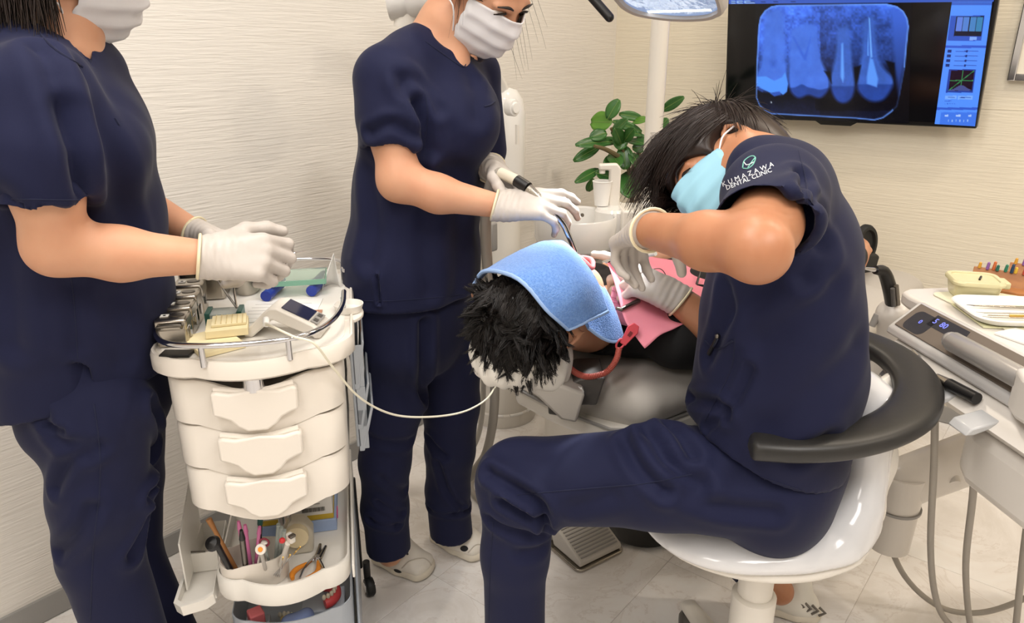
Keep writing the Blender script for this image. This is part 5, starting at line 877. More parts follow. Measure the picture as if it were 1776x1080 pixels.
# ================= assistant at the suction (middle) =================
f2 = unit(0.87 * RT - 0.5 * HD); r2 = np.cross(f2, UP)
hc = D(846, -22, 1.6); n2 = person('standing assistant in navy scrubs and white mask guiding the suction tube', [*D(715, 500, 1.63)[:2], 0])
Rs, Ls = D(674, 140, 1.51), D(822, 128, 1.74); Re, Rw = D(692, 312, 1.46), D(868, 358, 1.45); Le, Lw = D(842, 300, 1.76), D(852, 290, 1.60)
S = Sdf(0.0042); P2, R2 = head(S, hc, loc3((0.56, -0.49, -0.67)), loc3((0.42, -0.53, 0.74)), 0.95)
S.chain([D(752, 75, 1.64), D(775, 40, 1.63), P2(-0.025, 0, -0.05)], [0.056, 0.05, 0.05], 0.03); S.add(p_cap(D(768, 88, 1.63), D(782, 118, 1.605), 0.045, 0.042), 0.03)
S.chain([D(748, 110, 1.64), D(740, 200, 1.63), D(725, 340, 1.63), D(715, 500, 1.63)], [(0.13, 0.06), (0.14, 0.09), (0.125, 0.09), (0.15, 0.1)], 0.03, side=r2)
S.chain([Rs, D(682, 240, 1.48), Re, D(760, 336, 1.455), Rw + (Re - Rw) * 0.02], [0.042, 0.042, 0.041, 0.036, 0.024], 0.02); S.chain([Ls, Le, Lw], [0.042, 0.038, 0.026], 0.02)
S.chain([D(672, 530, 1.60), D(670, 750, 1.59), D(676, 960, 1.61)], [0.07, 0.05, 0.033], 0.02); S.chain([D(775, 530, 1.70), D(776, 740, 1.71), D(782, 925, 1.73)], [0.07, 0.05, 0.033], 0.02)
sdf_obj('body', S, M_SKIN, n2)
S = Sdf(0.006); pel = [D(712, 500, 1.635), D(718, 575, 1.635)]
S.add(p_ecap(pel[0], pel[1], (0.175, 0.12), (0.165, 0.115), r2), 0.03)
S.chain([D(668, 560, 1.60), D(676, 700, 1.59), D(668, 800, 1.585), D(668, 880, 1.60), D(678, 985, 1.605)], [0.09, 0.076, 0.062, 0.058, 0.058], 0.025); S.cut(p_half([0, 0, 0.1], -UP))
S.chain([D(778, 560, 1.70), D(782, 700, 1.705), D(780, 780, 1.705), D(776, 850, 1.72), D(784, 950, 1.725)], [0.088, 0.072, 0.062, 0.056, 0.058], 0.02); S.cut(p_half([0, 0, 0.062], -UP))
cloth('trousers', S, n2, [([(735, 560), (734, 640), (733, 690)], 0.012, 0.012), ([(640, 900), (690, 912), (714, 905)], 0.008, 0.006), ([(655, 870), (700, 890)], 0.007, 0.005), ([(760, 800), (775, 850), (800, 880)], 0.008, 0.006), ([(745, 880), (790, 890), (812, 880)], 0.007, 0.006), ([(745, 760), (770, 790)], 0.01, 0.006), ([(640, 760), (690, 770), (712, 765)], 0.012, 0.004), ([(660, 830), (705, 850)], 0.01, 0.004)], 0.0028, 6, UP, 4)
S = Sdf(0.0055); sl = D(682, 256, 1.48); sd_ = unit(D(683, 300, 1.475) - D(678, 200, 1.495))
S.chain([Rs, D(678, 200, 1.495), D(683, 320, 1.475)], [0.066, 0.066, 0.062], 0.025); S.cut(p_half(sl, sd_)); S.sub(p_cap(sl - sd_ * 0.03, sl + sd_ * 0.06, 0.05, 0.05), 0.003)
S.chain([D(748, 118, 1.64), D(744, 200, 1.63), D(730, 330, 1.63), D(718, 450, 1.63), D(712, 590, 1.63)], [(0.14, 0.085), (0.168, 0.122), (0.16, 0.126), (0.176, 0.136), (0.19, 0.145)], 0.03, side=r2)
S.add(p_ecap(D(748, 98, 1.64), Rs, (0.06, 0.06), (0.06, 0.062), UP), 0.03); S.add(p_ecap(D(752, 96, 1.64), Ls, (0.06, 0.06), (0.055, 0.058), UP), 0.04); S.add(p_cap(D(795, 200, 1.60), D(800, 215, 1.57), 0.09, 0.085), 0.05)
S.chain([Ls, D(838, 260, 1.76)], [0.06, 0.06], 0.02); S.cut(p_half([0, 0, 0.812], -UP))
# V neck
S.sub(p_ell(P2(-0.02, 0, -0.14), (0.07, 0.066, 0.075), np.array([f2, np.cross(UP, f2), UP])), 0.004); S.sub(p_cap(D(782, 48, 1.57), D(803, 104, 1.535), 0.036, 0.005), 0.004)
tun = cloth('tunic', S, n2, [([(700, 150), (735, 200), (748, 260)], 0.014, 0.008), ([(640, 230), (680, 215), (720, 235)], 0.01, 0.006), ([(725, 180), (735, 260), (730, 330)], 0.012, 0.009), ([(820, 130), (830, 200)], 0.02, 0.004), ([(640, 300), (650, 380), (640, 450)], 0.02, 0.006), ([(740, 380), (735, 450), (745, 505)], 0.02, 0.004), ([(790, 300), (800, 400), (795, 500)], 0.025, 0.004), ([(655, 480), (658, 525)], 0.004, 0.006), ([(690, 130), (720, 140), (760, 190)], 0.012, 0.005)], 0.0028, 6, UP, 11)
line_on(tun, tun, [(738, 72), (770, 95), (803, 116), (808, 100)], 0.0016, 'neckline'); line_on(tun, tun, [(840, 185), (850, 182), (858, 176)], 0.0022, 'pocket_edge'); line_on(tun, tun, [(735, 150), (742, 200), (735, 260)], 0.0009); line_on(tun, tun, [(600, 520), (660, 522), (740, 517), (825, 508)], 0.0009, 'hem_stitch'); line_on(tun, tun, [(658, 470), (656, 500), (657, 524)], 0.0013, 'side_slit')
g, _ = glove(n2, Rw, loc3((0.9, 0.05, 0.06)), loc3((-0.05, -0.55, 0.8)), loc3((0.0, 0.75, 0.5)), [(12, 24, 14), (20, 32, 20), (28, 38, 24), (34, 40, 26)], Re - Rw, 0.03, spread=(5, 1, -3, -8), thumb=[(0.75, 0.5, -0.5), (0.9, 0.15, -0.5), (0.95, -0.1, -0.4)], cuff_len=0.012, label='white glove on the hand steering the suction tube')
g, _ = glove(n2, Lw, loc3((0.75, -0.45, -0.45)), loc3((0.5, 0.3, 0.8)), loc3((0.2, -0.9, 0.3)), [(55, 60, 40), (60, 65, 40), (62, 65, 40), (64, 62, 40)], Le - Lw, 0.031, label='white glove on the far hand holding the hose', cuff_len=0.02)
eyes(n2, P2, R2, 0.95); face_mask(n2, P2, M_MASKW, 0.95, half=0.079, label='white pleated surgical mask')
S = Sdf(0.005); S.add(p_ell(P2(-0.022, 0, 0.042), np.array((0.1, 0.084, 0.092)), R2), 0.01); S.sub(p_ell(P2(0.09, 0, -0.02), (0.075, 0.085, 0.075), R2), 0.01); S.sub(p_ell(P2(0.0, 0, -0.1), (0.2, 0.2, 0.085), R2), 0.01)
pts, nr, q = ell_points(3600, P2(-0.022, 0, 0.042), (0.1, 0.0845, 0.093), R2, lambda q: (q[:, 2] > -0.3) & (q[:, 0] < 0.75))
fl2 = -0.25 * R2[2] - 0.8 * R2[0] + 0 * nr; fl2 = fl2 - nr * (fl2 * nr).sum(1, keepdims=True) + 0.04 * nr; st = [locks(pts, fl2, 0.05, 260, r=0.0009, seg=6, seed=5, conv=0.5, sag=0.0, fan=0.08)]
lock = np.array([P2(0.07, y, 0.07 - 0.02 * abs(k)) for k, y in enumerate(np.linspace(0.03, 0.06, 9))]); st.append(strands('s', lock, np.tile(unit(-UP + 0.25 * RT), (9, 1)), 0.10, None, None, r=0.0005, seg=8, jitter=0.25, seed=8))
lock = np.array([P2(0.0, -0.075, z) for z in np.linspace(-0.02, 0.03, 8)]); st.append(strands('s', lock, np.tile(unit(-UP - 0.2 * RT), (8, 1)), 0.07, None, None, r=0.0005, seg=8, jitter=0.3, seed=9))
S.add(p_ell(P2(-0.125, 0, 0.03), (0.036, 0.034, 0.034), R2), 0.015); hair_obj('hair', S.mesh(), st, M_HAIR, n2)
dk_ = mat('clog_hole_dark', (40, 40, 42), rough=0.8); M_RIDGE = mat('clog_ridge', (196, 188, 176), rough=0.6)
for (hx, tx_, hol, rdg, stp) in (((646, 962), (757, 1003), [(676, 973, 1.0), (690, 990, 1.0), (655, 958, 0.8)], [(697, 985), (712, 972), (735, 968), (748, 980), (750, 995)], [(703, 950), (707, 962)]), ((748, 925), (850, 972), [(792, 933, 1.0), (805, 951, 1.0), (764, 926, 0.8)], [(812, 958), (825, 945), (840, 945)], [(812, 912), (818, 922)])):
    cg = shoe(n2, Z(*hx, 0), Z(*tx_, 0), M_CLOG)
    for x, y, s_ in hol:
        p, n = cast(cg, x, y)
        if p is not None: fx_, fy_, fz_ = frame(n, RT); MB().sphere(p, (0.012 * s_, 0.008 * s_, 0.004), 12, 8, np.array([fx_, fy_, fz_])).build('vent_hole', dk_, cg)
    line_on(cg, cg, rdg, 0.0018, 'toe_ridge', M_RIDGE); line_on(cg, cg, stp, 0.003, 'strap', dk_)

# ================= assistant at the cart (left) =================
f1 = unit(0.95 * RT - 0.28 * HD); r1 = np.cross(f1, UP)
hc = D(114, -80, 1.2); n1 = person('standing assistant in navy scrubs holding a fine probe over the cart', [*D(150, 600, 1.2)[:2], 0])
Rs, Ls = D(62, 170, 1.05), D(150, 140, 1.36); Re, Rw = D(98, 425, 1.03), D(362, 446, 1.10); Le, Lw = D(215, 335, 1.40), D(352, 412, 1.33)
S = Sdf(0.0045); P1, R1 = head(S, hc, loc3((0.8, 0.44, -0.41)), loc3((0.57, -0.37, 0.73)), 0.95)
S.chain([D(85, 100, 1.2), D(88, 40, 1.2), P1(-0.02, 0, -0.05)], [0.06, 0.053, 0.052], 0.03); S.add(p_cap(D(105, 100, 1.19), D(122, 135, 1.19), 0.055, 0.05), 0.04)
S.chain([D(85, 130, 1.2), D(110, 250, 1.2), D(140, 420, 1.2), D(155, 600, 1.2)], [(0.13, 0.06), (0.14, 0.09), (0.12, 0.085), (0.125, 0.085)], 0.03, side=r1)
S.chain([Rs, D(80, 330, 1.02), Re, D(210, 440, 1.06), Rw + (Re - Rw) * 0.02], [0.045, 0.044, 0.042, 0.0385, 0.026], 0.02); S.chain([Ls, Le, Lw + (Le - Lw) * 0.1], [0.042, 0.037, 0.025], 0.02)
S.chain([D(165, 690, 1.16), D(160, 900, 1.15), W(D(160, 600, 1.15) @ RT, 1.15, 0.08)], [0.06, 0.05, 0.035], 0.02); S.chain([D(190, 640, 1.28), D(205, 900, 1.28), W(D(185, 600, 1.28) @ RT, 1.28, 0.08)], [0.075, 0.055, 0.035], 0.02)
sdf_obj('body', S, M_SKIN, n1)
S = Sdf(0.006); S.add(p_ecap(D(152, 570, 1.2), D(172, 700, 1.2), (0.15, 0.108), (0.15, 0.108), r1), 0.03)
a_ = W(D(168, 700, 1.14) @ RT - 0.005, 1.13, 0.04); S.chain([D(166, 705, 1.13), D(170, 860, 1.12), D(172, 960, 1.12), a_], [0.09, 0.08, 0.073, 0.07], 0.02)
b_ = W(D(195, 700, 1.28) @ RT + 0.02, 1.29, 0.04); S.chain([D(195, 700, 1.27), D(212, 830, 1.28), D(222, 960, 1.28), b_], [0.094, 0.076, 0.066, 0.066], 0.012)
S.cut(p_half([0, 0, 0.05], -UP))
tr = cloth('trousers', S, n1, [([(75, 720), (100, 760), (170, 775)], 0.012, 0.005), ([(95, 850), (120, 800), (150, 790)], 0.01, 0.006), ([(100, 960), (140, 920), (160, 880)], 0.012, 0.006), ([(230, 960), (245, 920), (262, 850)], 0.012, 0.01), ([(255, 860), (262, 780), (262, 700)], 0.01, 0.012), ([(80, 740), (110, 745)], 0.006, 0.005)], 0.0028, 6, UP, 5)
line_on(tr, tr, [(163, 700), (173, 780), (172, 860), (162, 950), (157, 1075)], 0.0012)
S = Sdf(0.0055); sl1 = D(80, 353, 1.02); sd1 = unit(D(84, 420, 1.02) - D(70, 260, 1.03) + 0.02 * RT)
S.chain([Rs, D(70, 260, 1.03), D(86, 440, 1.02)], [0.07, 0.072, 0.062], 0.025); S.cut(p_half(sl1, sd1)); S.sub(p_cap(sl1 - sd1 * 0.03, sl1 + sd1 * 0.06, 0.055, 0.057), 0.003)
S.chain([D(88, 125, 1.2), D(98, 230, 1.2), D(125, 380, 1.2), D(142, 520, 1.2), D(165, 760, 1.2)], [(0.14, 0.08), (0.162, 0.116), (0.158, 0.126), (0.164, 0.128), (0.168, 0.124)], 0.03, side=r1)
S.add(p_ecap(D(85, 105, 1.2), Rs, (0.065, 0.062), (0.065, 0.07), UP), 0.03); S.add(p_ecap(D(95, 100, 1.2), Ls, (0.06, 0.06), (0.055, 0.058), UP), 0.04); S.add(p_cap(D(150, 240, 1.17), D(160, 260, 1.15), 0.09, 0.085), 0.05)
S.chain([Ls, D(190, 270, 1.38)], [0.06, 0.06], 0.02); hp = D(150, 668, 1.2); S.cut(p_half(hp, -UP + 0.20 * f1))
S.sub(p_ell(D(90, 62, 1.2), (0.058, 0.062, 0.06), np.array([f1, np.cross(UP, f1), UP])), 0.004); S.sub(p_cap(D(108, 58, 1.175), D(148, 116, 1.15), 0.042, 0.006), 0.004)
slit = D(137, 690, 1.06); S.sub(p_box(slit, (0.006, 0.034, 0.06), np.array([f1, r1, UP]), 0.003), 0.002)
tun = cloth('tunic', S, n1, [([(70, 80), (105, 180), (150, 330), (190, 420)], 0.014, 0.007), ([(150, 120), (190, 250), (215, 380), (225, 420)], 0.02, 0.006), ([(115, 190), (135, 290), (142, 330)], 0.014, 0.006), ([(5, 350), (10, 450), (20, 600)], 0.02, 0.006), ([(130, 500), (135, 600)], 0.012, 0.003), ([(200, 520), (215, 620)], 0.02, 0.004)], 0.0028, 6, UP, 12)
line_on(tun, tun, [(28, 40), (45, 32), (90, 80), (143, 116)], 0.0016, 'neckline'); line_on(tun, tun, [(199, 205), (206, 216)], 0.002, 'pocket_edge'); line_on(tun, tun, [(118, 455), (128, 520), (135, 630)], 0.001); line_on(tun, tun, [(20, 345), (80, 346), (138, 347)], 0.001, 'sleeve_hem_stitch')
g, TIP1 = glove(n1, Rw, loc3((0.96, 0.22, -0.05)), loc3((-0.1, -0.8, 0.55)), loc3((0.0, 0.5, 0.85)), [(42, 52, 28), (50, 56, 34), (54, 58, 38), (58, 60, 40)], Re - Rw, 0.032, thumb=[(0.7, 0.6, -0.35), (0.9, 0.25, -0.4), (0.95, -0.05, -0.4)], cuff_len=0.014, label='latex glove on the near hand')
g, _ = glove(n1, Lw, loc3((0.93, -0.3, -0.2)), loc3((0.1, 0.75, 0.6)), loc3((0.1, -0.5, 0.8)), [(35, 50, 35), (42, 55, 40), (46, 58, 42), (50, 58, 42)], Le - Lw, 0.031, thumb=[(0.7, 0.6, -0.35), (0.9, 0.25, -0.4), (0.95, -0.05, -0.4)], cuff_len=0.02, label='latex glove on the far hand')
eyes(n1, P1, R1, 0.95); face_mask(n1, P1, M_MASKW, 0.95, half=0.079, bulge=0.006, bot=-0.126, label='white pleated surgical mask', seed=4)
S = Sdf(0.005); S.add(p_ell(P1(-0.02, 0, 0.035), np.array((0.105, 0.088, 0.098)), R1), 0.01); S.add(p_ell(P1(-0.055, 0, -0.055), (0.06, 0.075, 0.07), R1), 0.03); S.sub(p_ell(P1(0.095, 0, -0.04), (0.08, 0.09, 0.09), R1), 0.01)
pts, nr, q = ell_points(1800, P1(-0.035, 0, -0.01), (0.09, 0.082, 0.09), R1, lambda q: (q[:, 2] < 0.3) & (q[:, 0] < 0.35))
st = [strands('s', pts, np.tile(unit(-UP), (len(pts), 1)) + 0.15 * nr, 0.085, None, None, r=0.0015, seed=6, jitter=0.2)]
hair_obj('hair', S.mesh(), st, M_HAIRB, n1)
sb = W(D(168, 700, 1.14) @ RT - 0.005, 1.13, 0); shoe(n1, sb - 0.06 * f1, sb + 0.18 * f1, M_CLOG, holes=True); sb = W(D(195, 700, 1.28) @ RT + 0.02, 1.29, 0); shoe(n1, sb - 0.06 * f1, sb + 0.18 * f1, M_CLOG, holes=True)

# ================= dentist on the stool =================
f3 = unit(-0.96 * RT + 0.28 * HD); l3 = np.cross(UP, f3)
hc = D(1261, 306, 1.29); n3 = person('seated dentist in navy scrubs and blue mask bending over the patient', [*D(1340, 830, 1.2)[:2], 0])
Ls, Le, Lw = D(1340, 345, 1.08), D(1314, 434, 0.87), D(1122, 398, 1.10); Rs, Re, Rw = D(1290, 330, 1.38), D(1290, 610, 1.32), D(1172, 516, 1.37)
S = Sdf(0.0042); P3, R3 = head(S, hc, loc3((-0.9, -0.33, -0.27)), loc3((-0.43, 0.8, 0.42)), 0.93)
S.chain([D(1345, 325, 1.2), D(1315, 300, 1.23), P3(-0.03, 0, -0.05)], [0.066, 0.058, 0.056], 0.03)
S.chain([D(1365, 360, 1.2), D(1380, 480, 1.21), D(1360, 650, 1.2), D(1340, 810, 1.2)], [(0.15, 0.07), (0.16, 0.09), (0.14, 0.09), (0.15, 0.1)], 0.03, side=l3)
S.chain([Ls, Ls * 0.45 + Le * 0.55, Le, Le * 0.6 + Lw * 0.4, Lw + (Le - Lw) * 0.02], [0.05, 0.045, 0.037, 0.0365, 0.0265], 0.022); S.chain([Rs, Re, Rw + (Re - Rw) * 0.05], [0.05, 0.045, 0.029], 0.022)
hipL, kneeL, ankL = D(1335, 850, 1.10), D(905, 838, 1.2), W(D(890, 700, 1.18) @ RT * 1.0 + 0.0, 1.17, 0.1); ankL = W(0.005, 1.17, 0.09)
hipR, kneeR, ankR = D(1335, 820, 1.30), D(1120, 800, 1.52), D(1352, 1024, 1.46)
S.chain([hipL, kneeL, ankL], [0.07, 0.05, 0.035], 0.02); S.chain([hipR, kneeR, ankR], [0.07, 0.05, 0.034], 0.02)
sdf_obj('body', S, M_SKIN2, n3)
S = Sdf(0.006); S.add(p_ecap(D(1345, 780, 1.2), D(1335, 835, 1.2), (0.17, 0.125), (0.175, 0.115), l3), 0.03)
S.chain([D(1330, 838, 1.11), D(1140, 828, 1.13), D(905, 838, 1.19)], [0.1, 0.088, 0.077], 0.03); S.chain([D(902, 842, 1.19), D(893, 960, 1.18), W(0.005, 1.17, 0.05)], [0.076, 0.061, 0.06], 0.03)
S.chain([hipR, kneeR, kneeR * 0.35 + ankR * 0.65, ankR - 0.04 * (kneeR - ankR)], [0.1, 0.078, 0.06, 0.058], 0.02); S.cut(p_half([0, 0, 0.07], -UP))
S.sub((ankR - 0.12, ankR + 0.12, lambda P: (P - (ankR + 0.12 * (kneeR - ankR))) @ unit(kneeR - ankR)), 0.0)
trs = cloth('trousers', S, n3, [([(850, 820), (900, 850), (940, 880), (948, 915)], 0.01, 0.010), ([(870, 870), (915, 895), (945, 905)], 0.008, 0.009), ([(850, 900), (900, 925), (942, 925)], 0.01, 0.007), ([(1085, 760), (1110, 810), (1150, 850)], 0.012, 0.008), ([(1125, 750), (1160, 800), (1215, 840)], 0.014, 0.009), ([(1160, 740), (1200, 790)], 0.012, 0.009), ([(1170, 850), (1250, 880), (1340, 890)], 0.014, 0.006), ([(1000, 880), (1060, 860)], 0.016, 0.004), ([(880, 790), (940, 800)], 0.02, 0.004), ([(905, 960), (940, 950)], 0.012, 0.004)], 0.0026, 6, RT, 6)
line_on(trs, trs, [(897, 858), (960, 852), (1040, 845), (1120, 838), (1200, 822)], 0.0012); line_on(trs, trs, [(855, 905), (850, 1000), (848, 1075)], 0.0011)
S = Sdf(0.0055); slE = Ls + (Le - Ls) * 0.60; sdv = unit(unit(Le - Ls) - 0.45 * UP)
S.chain([Ls + 0.01 * UP, Ls * 0.45 + Le * 0.55, Le], [0.070, 0.067, 0.064], 0.02); S.cut(p_half(slE, sdv)); S.sub(p_cap(slE - unit(Le - Ls) * 0.025, slE + unit(Le - Ls) * 0.08, 0.056, 0.058), 0.003)
S.chain([D(1352, 348, 1.2), D(1358, 430, 1.21), D(1352, 540, 1.21), D(1350, 640, 1.2), D(1328, 740, 1.2), D(1310, 880, 1.19)], [(0.15, 0.08), (0.18, 0.113), (0.185, 0.128), (0.185, 0.137), (0.185, 0.138), (0.19, 0.135)], 0.03, side=l3)
S.add(p_ecap(D(1350, 328, 1.2), Ls, (0.068, 0.066), (0.066, 0.070), UP), 0.035); S.add(p_cap(D(1350, 325, 1.19), D(1316, 290, 1.20), 0.062, 0.05), 0.03); S.add(p_ecap(D(1345, 335, 1.22), Rs, (0.07, 0.066), (0.06, 0.06), UP), 0.04)
S.chain([Rs, Rs * 0.5 + Re * 0.5], [0.065, 0.06], 0.02)
# tunic hem rises towards the lap
S.cut(p_half(D(1310, 815, 1.05), -UP * 0.93 + 0.30 * -f3 * -1)); S.sub(p_ell(P3(-0.035, 0, -0.135), (0.058, 0.062, 0.06), R3), 0.006)
tun3 = cloth('tunic', S, n3, [([(1395, 300), (1400, 360), (1395, 400)], 0.012, 0.008), ([(1400, 330), (1420, 420), (1400, 480)], 0.014, 0.007), ([(1260, 500), (1255, 560), (1230, 620)], 0.014, 0.006), ([(1300, 640), (1270, 700), (1225, 745)], 0.008, 0.004), ([(1200, 690), (1240, 700), (1260, 720)], 0.01, 0.007), ([(1440, 500), (1380, 560), (1320, 590)], 0.02, 0.004), ([(1480, 600), (1420, 680), (1340, 740)], 0.025, 0.005), ([(1430, 760), (1380, 790)], 0.016, 0.005), ([(1215, 770), (1235, 790)], 0.006, 0.006), ([(1370, 480), (1310, 510), (1260, 540)], 0.02, 0.004)], 0.003, 6, UP, 13)
line_on(tun3, tun3, [(1275, 585), (1268, 640), (1230, 715), (1222, 730)], 0.0012, 'pocket_seam'); line_on(tun3, tun3, [(1222, 590), (1245, 605), (1272, 590)], 0.002, 'pocket_edge'); line_on(tun3, tun3, [(1385, 262), (1400, 330), (1395, 400)], 0.001, 'sleeve_seam'); line_on(tun3, tun3, [(1210, 772), (1290, 815), (1390, 850)], 0.001, 'hem_stitch')
g, _ = glove(n3, Lw, loc3((-0.22, 0.80, -0.42)), loc3((-0.25, 0.3, 0.85)), loc3((0.9, 0.35, 0.1)), [(48, 42, 25), (52, 40, 25), (58, 45, 30), (62, 45, 30)], Le - Lw, 0.034, spread=(10, 3, -5, -14), thumb=[(0.35, 0.75, -0.5), (0.35, 0.25, -0.9), (0.3, 0.0, -0.95)], cuff_len=0.012, label='latex glove on the raised near hand', s=0.9)
g, _ = glove(n3, Rw, loc3((-0.86, 0.25, 0.36)), loc3((0.2, -0.45, 0.85)), loc3((-0.1, 0.8, 0.5)), [(6, 14, 8), (50, 60, 35), (60, 66, 40), (66, 66, 40)], Re - Rw, 0.034, thumb=[(0.8, 0.4, -0.35), (0.95, 0.1, -0.3), (0.95, -0.2, -0.2)], cuff_len=0.012, label='latex glove on the far hand pinching a handpiece', s=1.08)
eyes(n3, P3, R3, 0.93); face_mask(n3, P3, M_MASKB, 0.93, half=0.082, label='light blue pleated surgical mask', seed=5, bot=-0.112)
S = Sdf(0.005); S.add(p_ell(P3(-0.022, 0, 0.05), np.array((0.112, 0.095, 0.105)), R3), 0.01); S.add(p_ell(P3(-0.065, 0, -0.015), (0.058, 0.08, 0.075), R3), 0.03); S.add(p_ell(P3(-0.062, 0.0, -0.07), (0.05, 0.07, 0.06), R3), 0.03); S.sub(p_ell(P3(0.1, 0, -0.045), (0.085, 0.1, 0.085), R3), 0.012); S.sub(p_ell(P3(0.012, 0.1, -0.012), (0.042, 0.038, 0.046), R3), 0.008)
pts, nr, q = ell_points(4600, P3(-0.018, 0, 0.05), (0.112, 0.095, 0.104), R3, lambda q: (q[:, 2] > -0.1 - 0.5 * (q[:, 0] < -0.3)) & ((q[:, 0] < 0.85) | (q[:, 2] > 0.4)))
flow = 0.9 * R3[0] + loc3((-0.35, -0.1, -0.55)); flow = np.where((q[:, :1] < -0.1), 0.3 * R3[0] - 0.6 * R3[2] - 0.4 * UP, flow); flow = flow - nr * (flow * nr).sum(1, keepdims=True) * 0.97 + 0.03 * nr
st = [strands('s', pts, flow, 0.07, None, None, r=0.0010, seed=16, bend=lambda p, t: np.tile(-UP * 0.5, (len(p), 1)), jitter=0.16)]
fr, nr2, q2 = ell_points(700, P3(-0.015, 0, 0.052), (0.112, 0.095, 0.102), R3, lambda q: (q[:, 0] > 0.35) & (q[:, 2] > 0.25), 5)
st.append(strands('s', fr, np.tile(unit(R3[0] * 0.7 + loc3((-0.3, -0.1, -0.35))), (len(fr), 1)) + 0.1 * nr2, 0.085, None, None, r=0.0008, seg=8, bend=lambda p, t: np.tile(-UP * 1.0 - 0.1 * R3[0], (len(p), 1)), jitter=0.3, seed=18))
hair_obj('hair', S.mesh(), st, M_HAIRB, n3)
sb = W(0.005, 1.17, 0); shoe(n3, sb + 0.06 * RT, sb - 0.2 * RT + 0.03 * HD, M_SNEAK)
sh = shoe(n3, Z(1328, 1050, 0) - 0.02 * RT, Z(1436, 1068, 0), M_SNEAK, height=0.085); sh['label'] = 'white sneaker with grey chevrons tucked behind the stool column'
hd_ = Z(1328, 1050, 0) - 0.02 * RT; td_ = Z(1436, 1068, 0); dd = unit(td_ - hd_); ss = np.cross(UP, dd)
for k in range(4):
    a = hd_ + dd * (0.085 + 0.017 * k) - ss * 0.034; MB().tube([a + UP * (0.062 - 0.004 * k) , a + dd * 0.014 + UP * (0.05 - 0.003 * k) - ss * 0.006, a + UP * (0.036 - 0.002 * k) - ss * 0.006], 0.0035, 6).build('chevron', mat('sneaker_chevron', (110, 104, 96), rough=0.6), sh)
# embroidered clinic mark on the sleeve
M_EMB = mat('white_embroidery', (225, 228, 232), rough=0.7); M_EMBG = mat('green_embroidery', (120, 185, 170), rough=0.7)
def on_sleeve(w):
    out = []
    for p in w:
        d = unit(p - np.array([0, 0, CAM_H])); px = d @ RT / (d @ _FW) * F_PX + 888; py = 540 - d @ _CU / (d @ _FW) * F_PX; h, n = cast(tun3, px, py); out.append(p if h is None else h + n * 0.0007)
    return np.array(out)
def sleeve_text(body, x, y, ang, size, name):
    o = D(x, y, 1.0); e = D(x + 10 * math.cos(ang), y - 10 * math.sin(ang), 1.0) - o; u = D(x + 10 * math.sin(-ang), y - 10 * math.cos(ang), 1.0) - o; e = unit(e); u = unit(u - e * (u @ e))
    return text_obj(name, body, M_EMB, o, e, u, size, tun3, extrude=0.0, bendfn=on_sleeve)
sleeve_text('K U M A Z A W A', 1297, 303, math.radians(22), 0.0092, 'clinic_name_line'); sleeve_text('DENTAL CLINIC', 1299, 311, math.radians(22), 0.0088, 'clinic_name_line')
hp = [(1288, 291), (1291, 279), (1302, 271), (1310, 273), (1307, 284), (1298, 292), (1289, 292)]; line_on(tun3, tun3, hp, 0.0009, 'heart_outline', M_EMBG); line_on(tun3, tun3, [(1290, 281), (1296, 286), (1308, 281)], 0.0008, 'heart_line', M_EMB); line_on(tun3, tun3, [(1297, 291), (1303, 282), (1309, 274)], 0.0008, 'heart_line', M_EMBG)
# ------------------------------------------------------------------ dentist stool
sc0 = W(0.505, 1.17, 0); st_ = thing('dentist_stool', 'white shell stool with black curved armrest under the dentist', 'stool', sc0)
M_SEAT = mat('stool_white_vinyl', (222, 222, 224), rough=0.14, spec=0.5, coat=0.3); M_ARM = mat('stool_black_foam', (40, 39, 38), rough=0.4, bump=(90, 0.1, 0.001)); sx, sy = -RT, HD
SB = unit(HD + 0.35 * RT)
S = Sdf(0.007); S.add(p_ell(W(0.475, 1.215, 0.492), (0.215, 0.172, 0.046), np.array([RT, HD, UP])), 0.02); S.add(p_ell(W(0.40, 1.215, 0.486), (0.15, 0.16, 0.036), np.array([RT, HD, UP])), 0.03)
S.chain([W(0.57, 1.18, 0.485), W(0.64, 1.215, 0.515), W(0.672, 1.235, 0.58), W(0.672, 1.24, 0.66), W(0.66, 1.24, 0.725)], [(0.10, 0.045), (0.085, 0.042), (0.07, 0.034), (0.075, 0.034), (0.085, 0.034)], 0.06, side=SB)
S.add(p_ecap(W(0.672, 1.17, 0.73), W(0.64, 1.31, 0.735), (0.04, 0.036), (0.04, 0.036), UP), 0.04)
v, f = S.mesh(); v = relax(v, f, 3); mesh_obj('seat_shell', v, f, M_SEAT, st_, auto=80)
S = Sdf(0.007); S.add(p_ell(W(0.475, 1.215, 0.466), (0.212, 0.168, 0.032), np.array([RT, HD, UP])), 0.02); S.chain([W(0.59, 1.185, 0.462), W(0.66, 1.225, 0.50), W(0.702, 1.25, 0.59), W(0.706, 1.255, 0.70)], [(0.08, 0.04), (0.072, 0.038), (0.056, 0.028), (0.056, 0.026)], 0.06, side=SB); sdf_obj('under_shell', S, M_WHITE, st_, it=3)
arc = [W(0.375, 1.03, 0.748), W(0.40, 1.026, 0.75), W(0.45, 1.022, 0.751), W(0.52, 1.03, 0.753), W(0.60, 1.06, 0.757), W(0.67, 1.11, 0.762), W(0.72, 1.18, 0.768), W(0.74, 1.25, 0.774), W(0.735, 1.32, 0.78), W(0.70, 1.38, 0.785), W(0.65, 1.41, 0.787), W(0.60, 1.42, 0.787)]
P_ = catmull(arc, 60); R_ = []
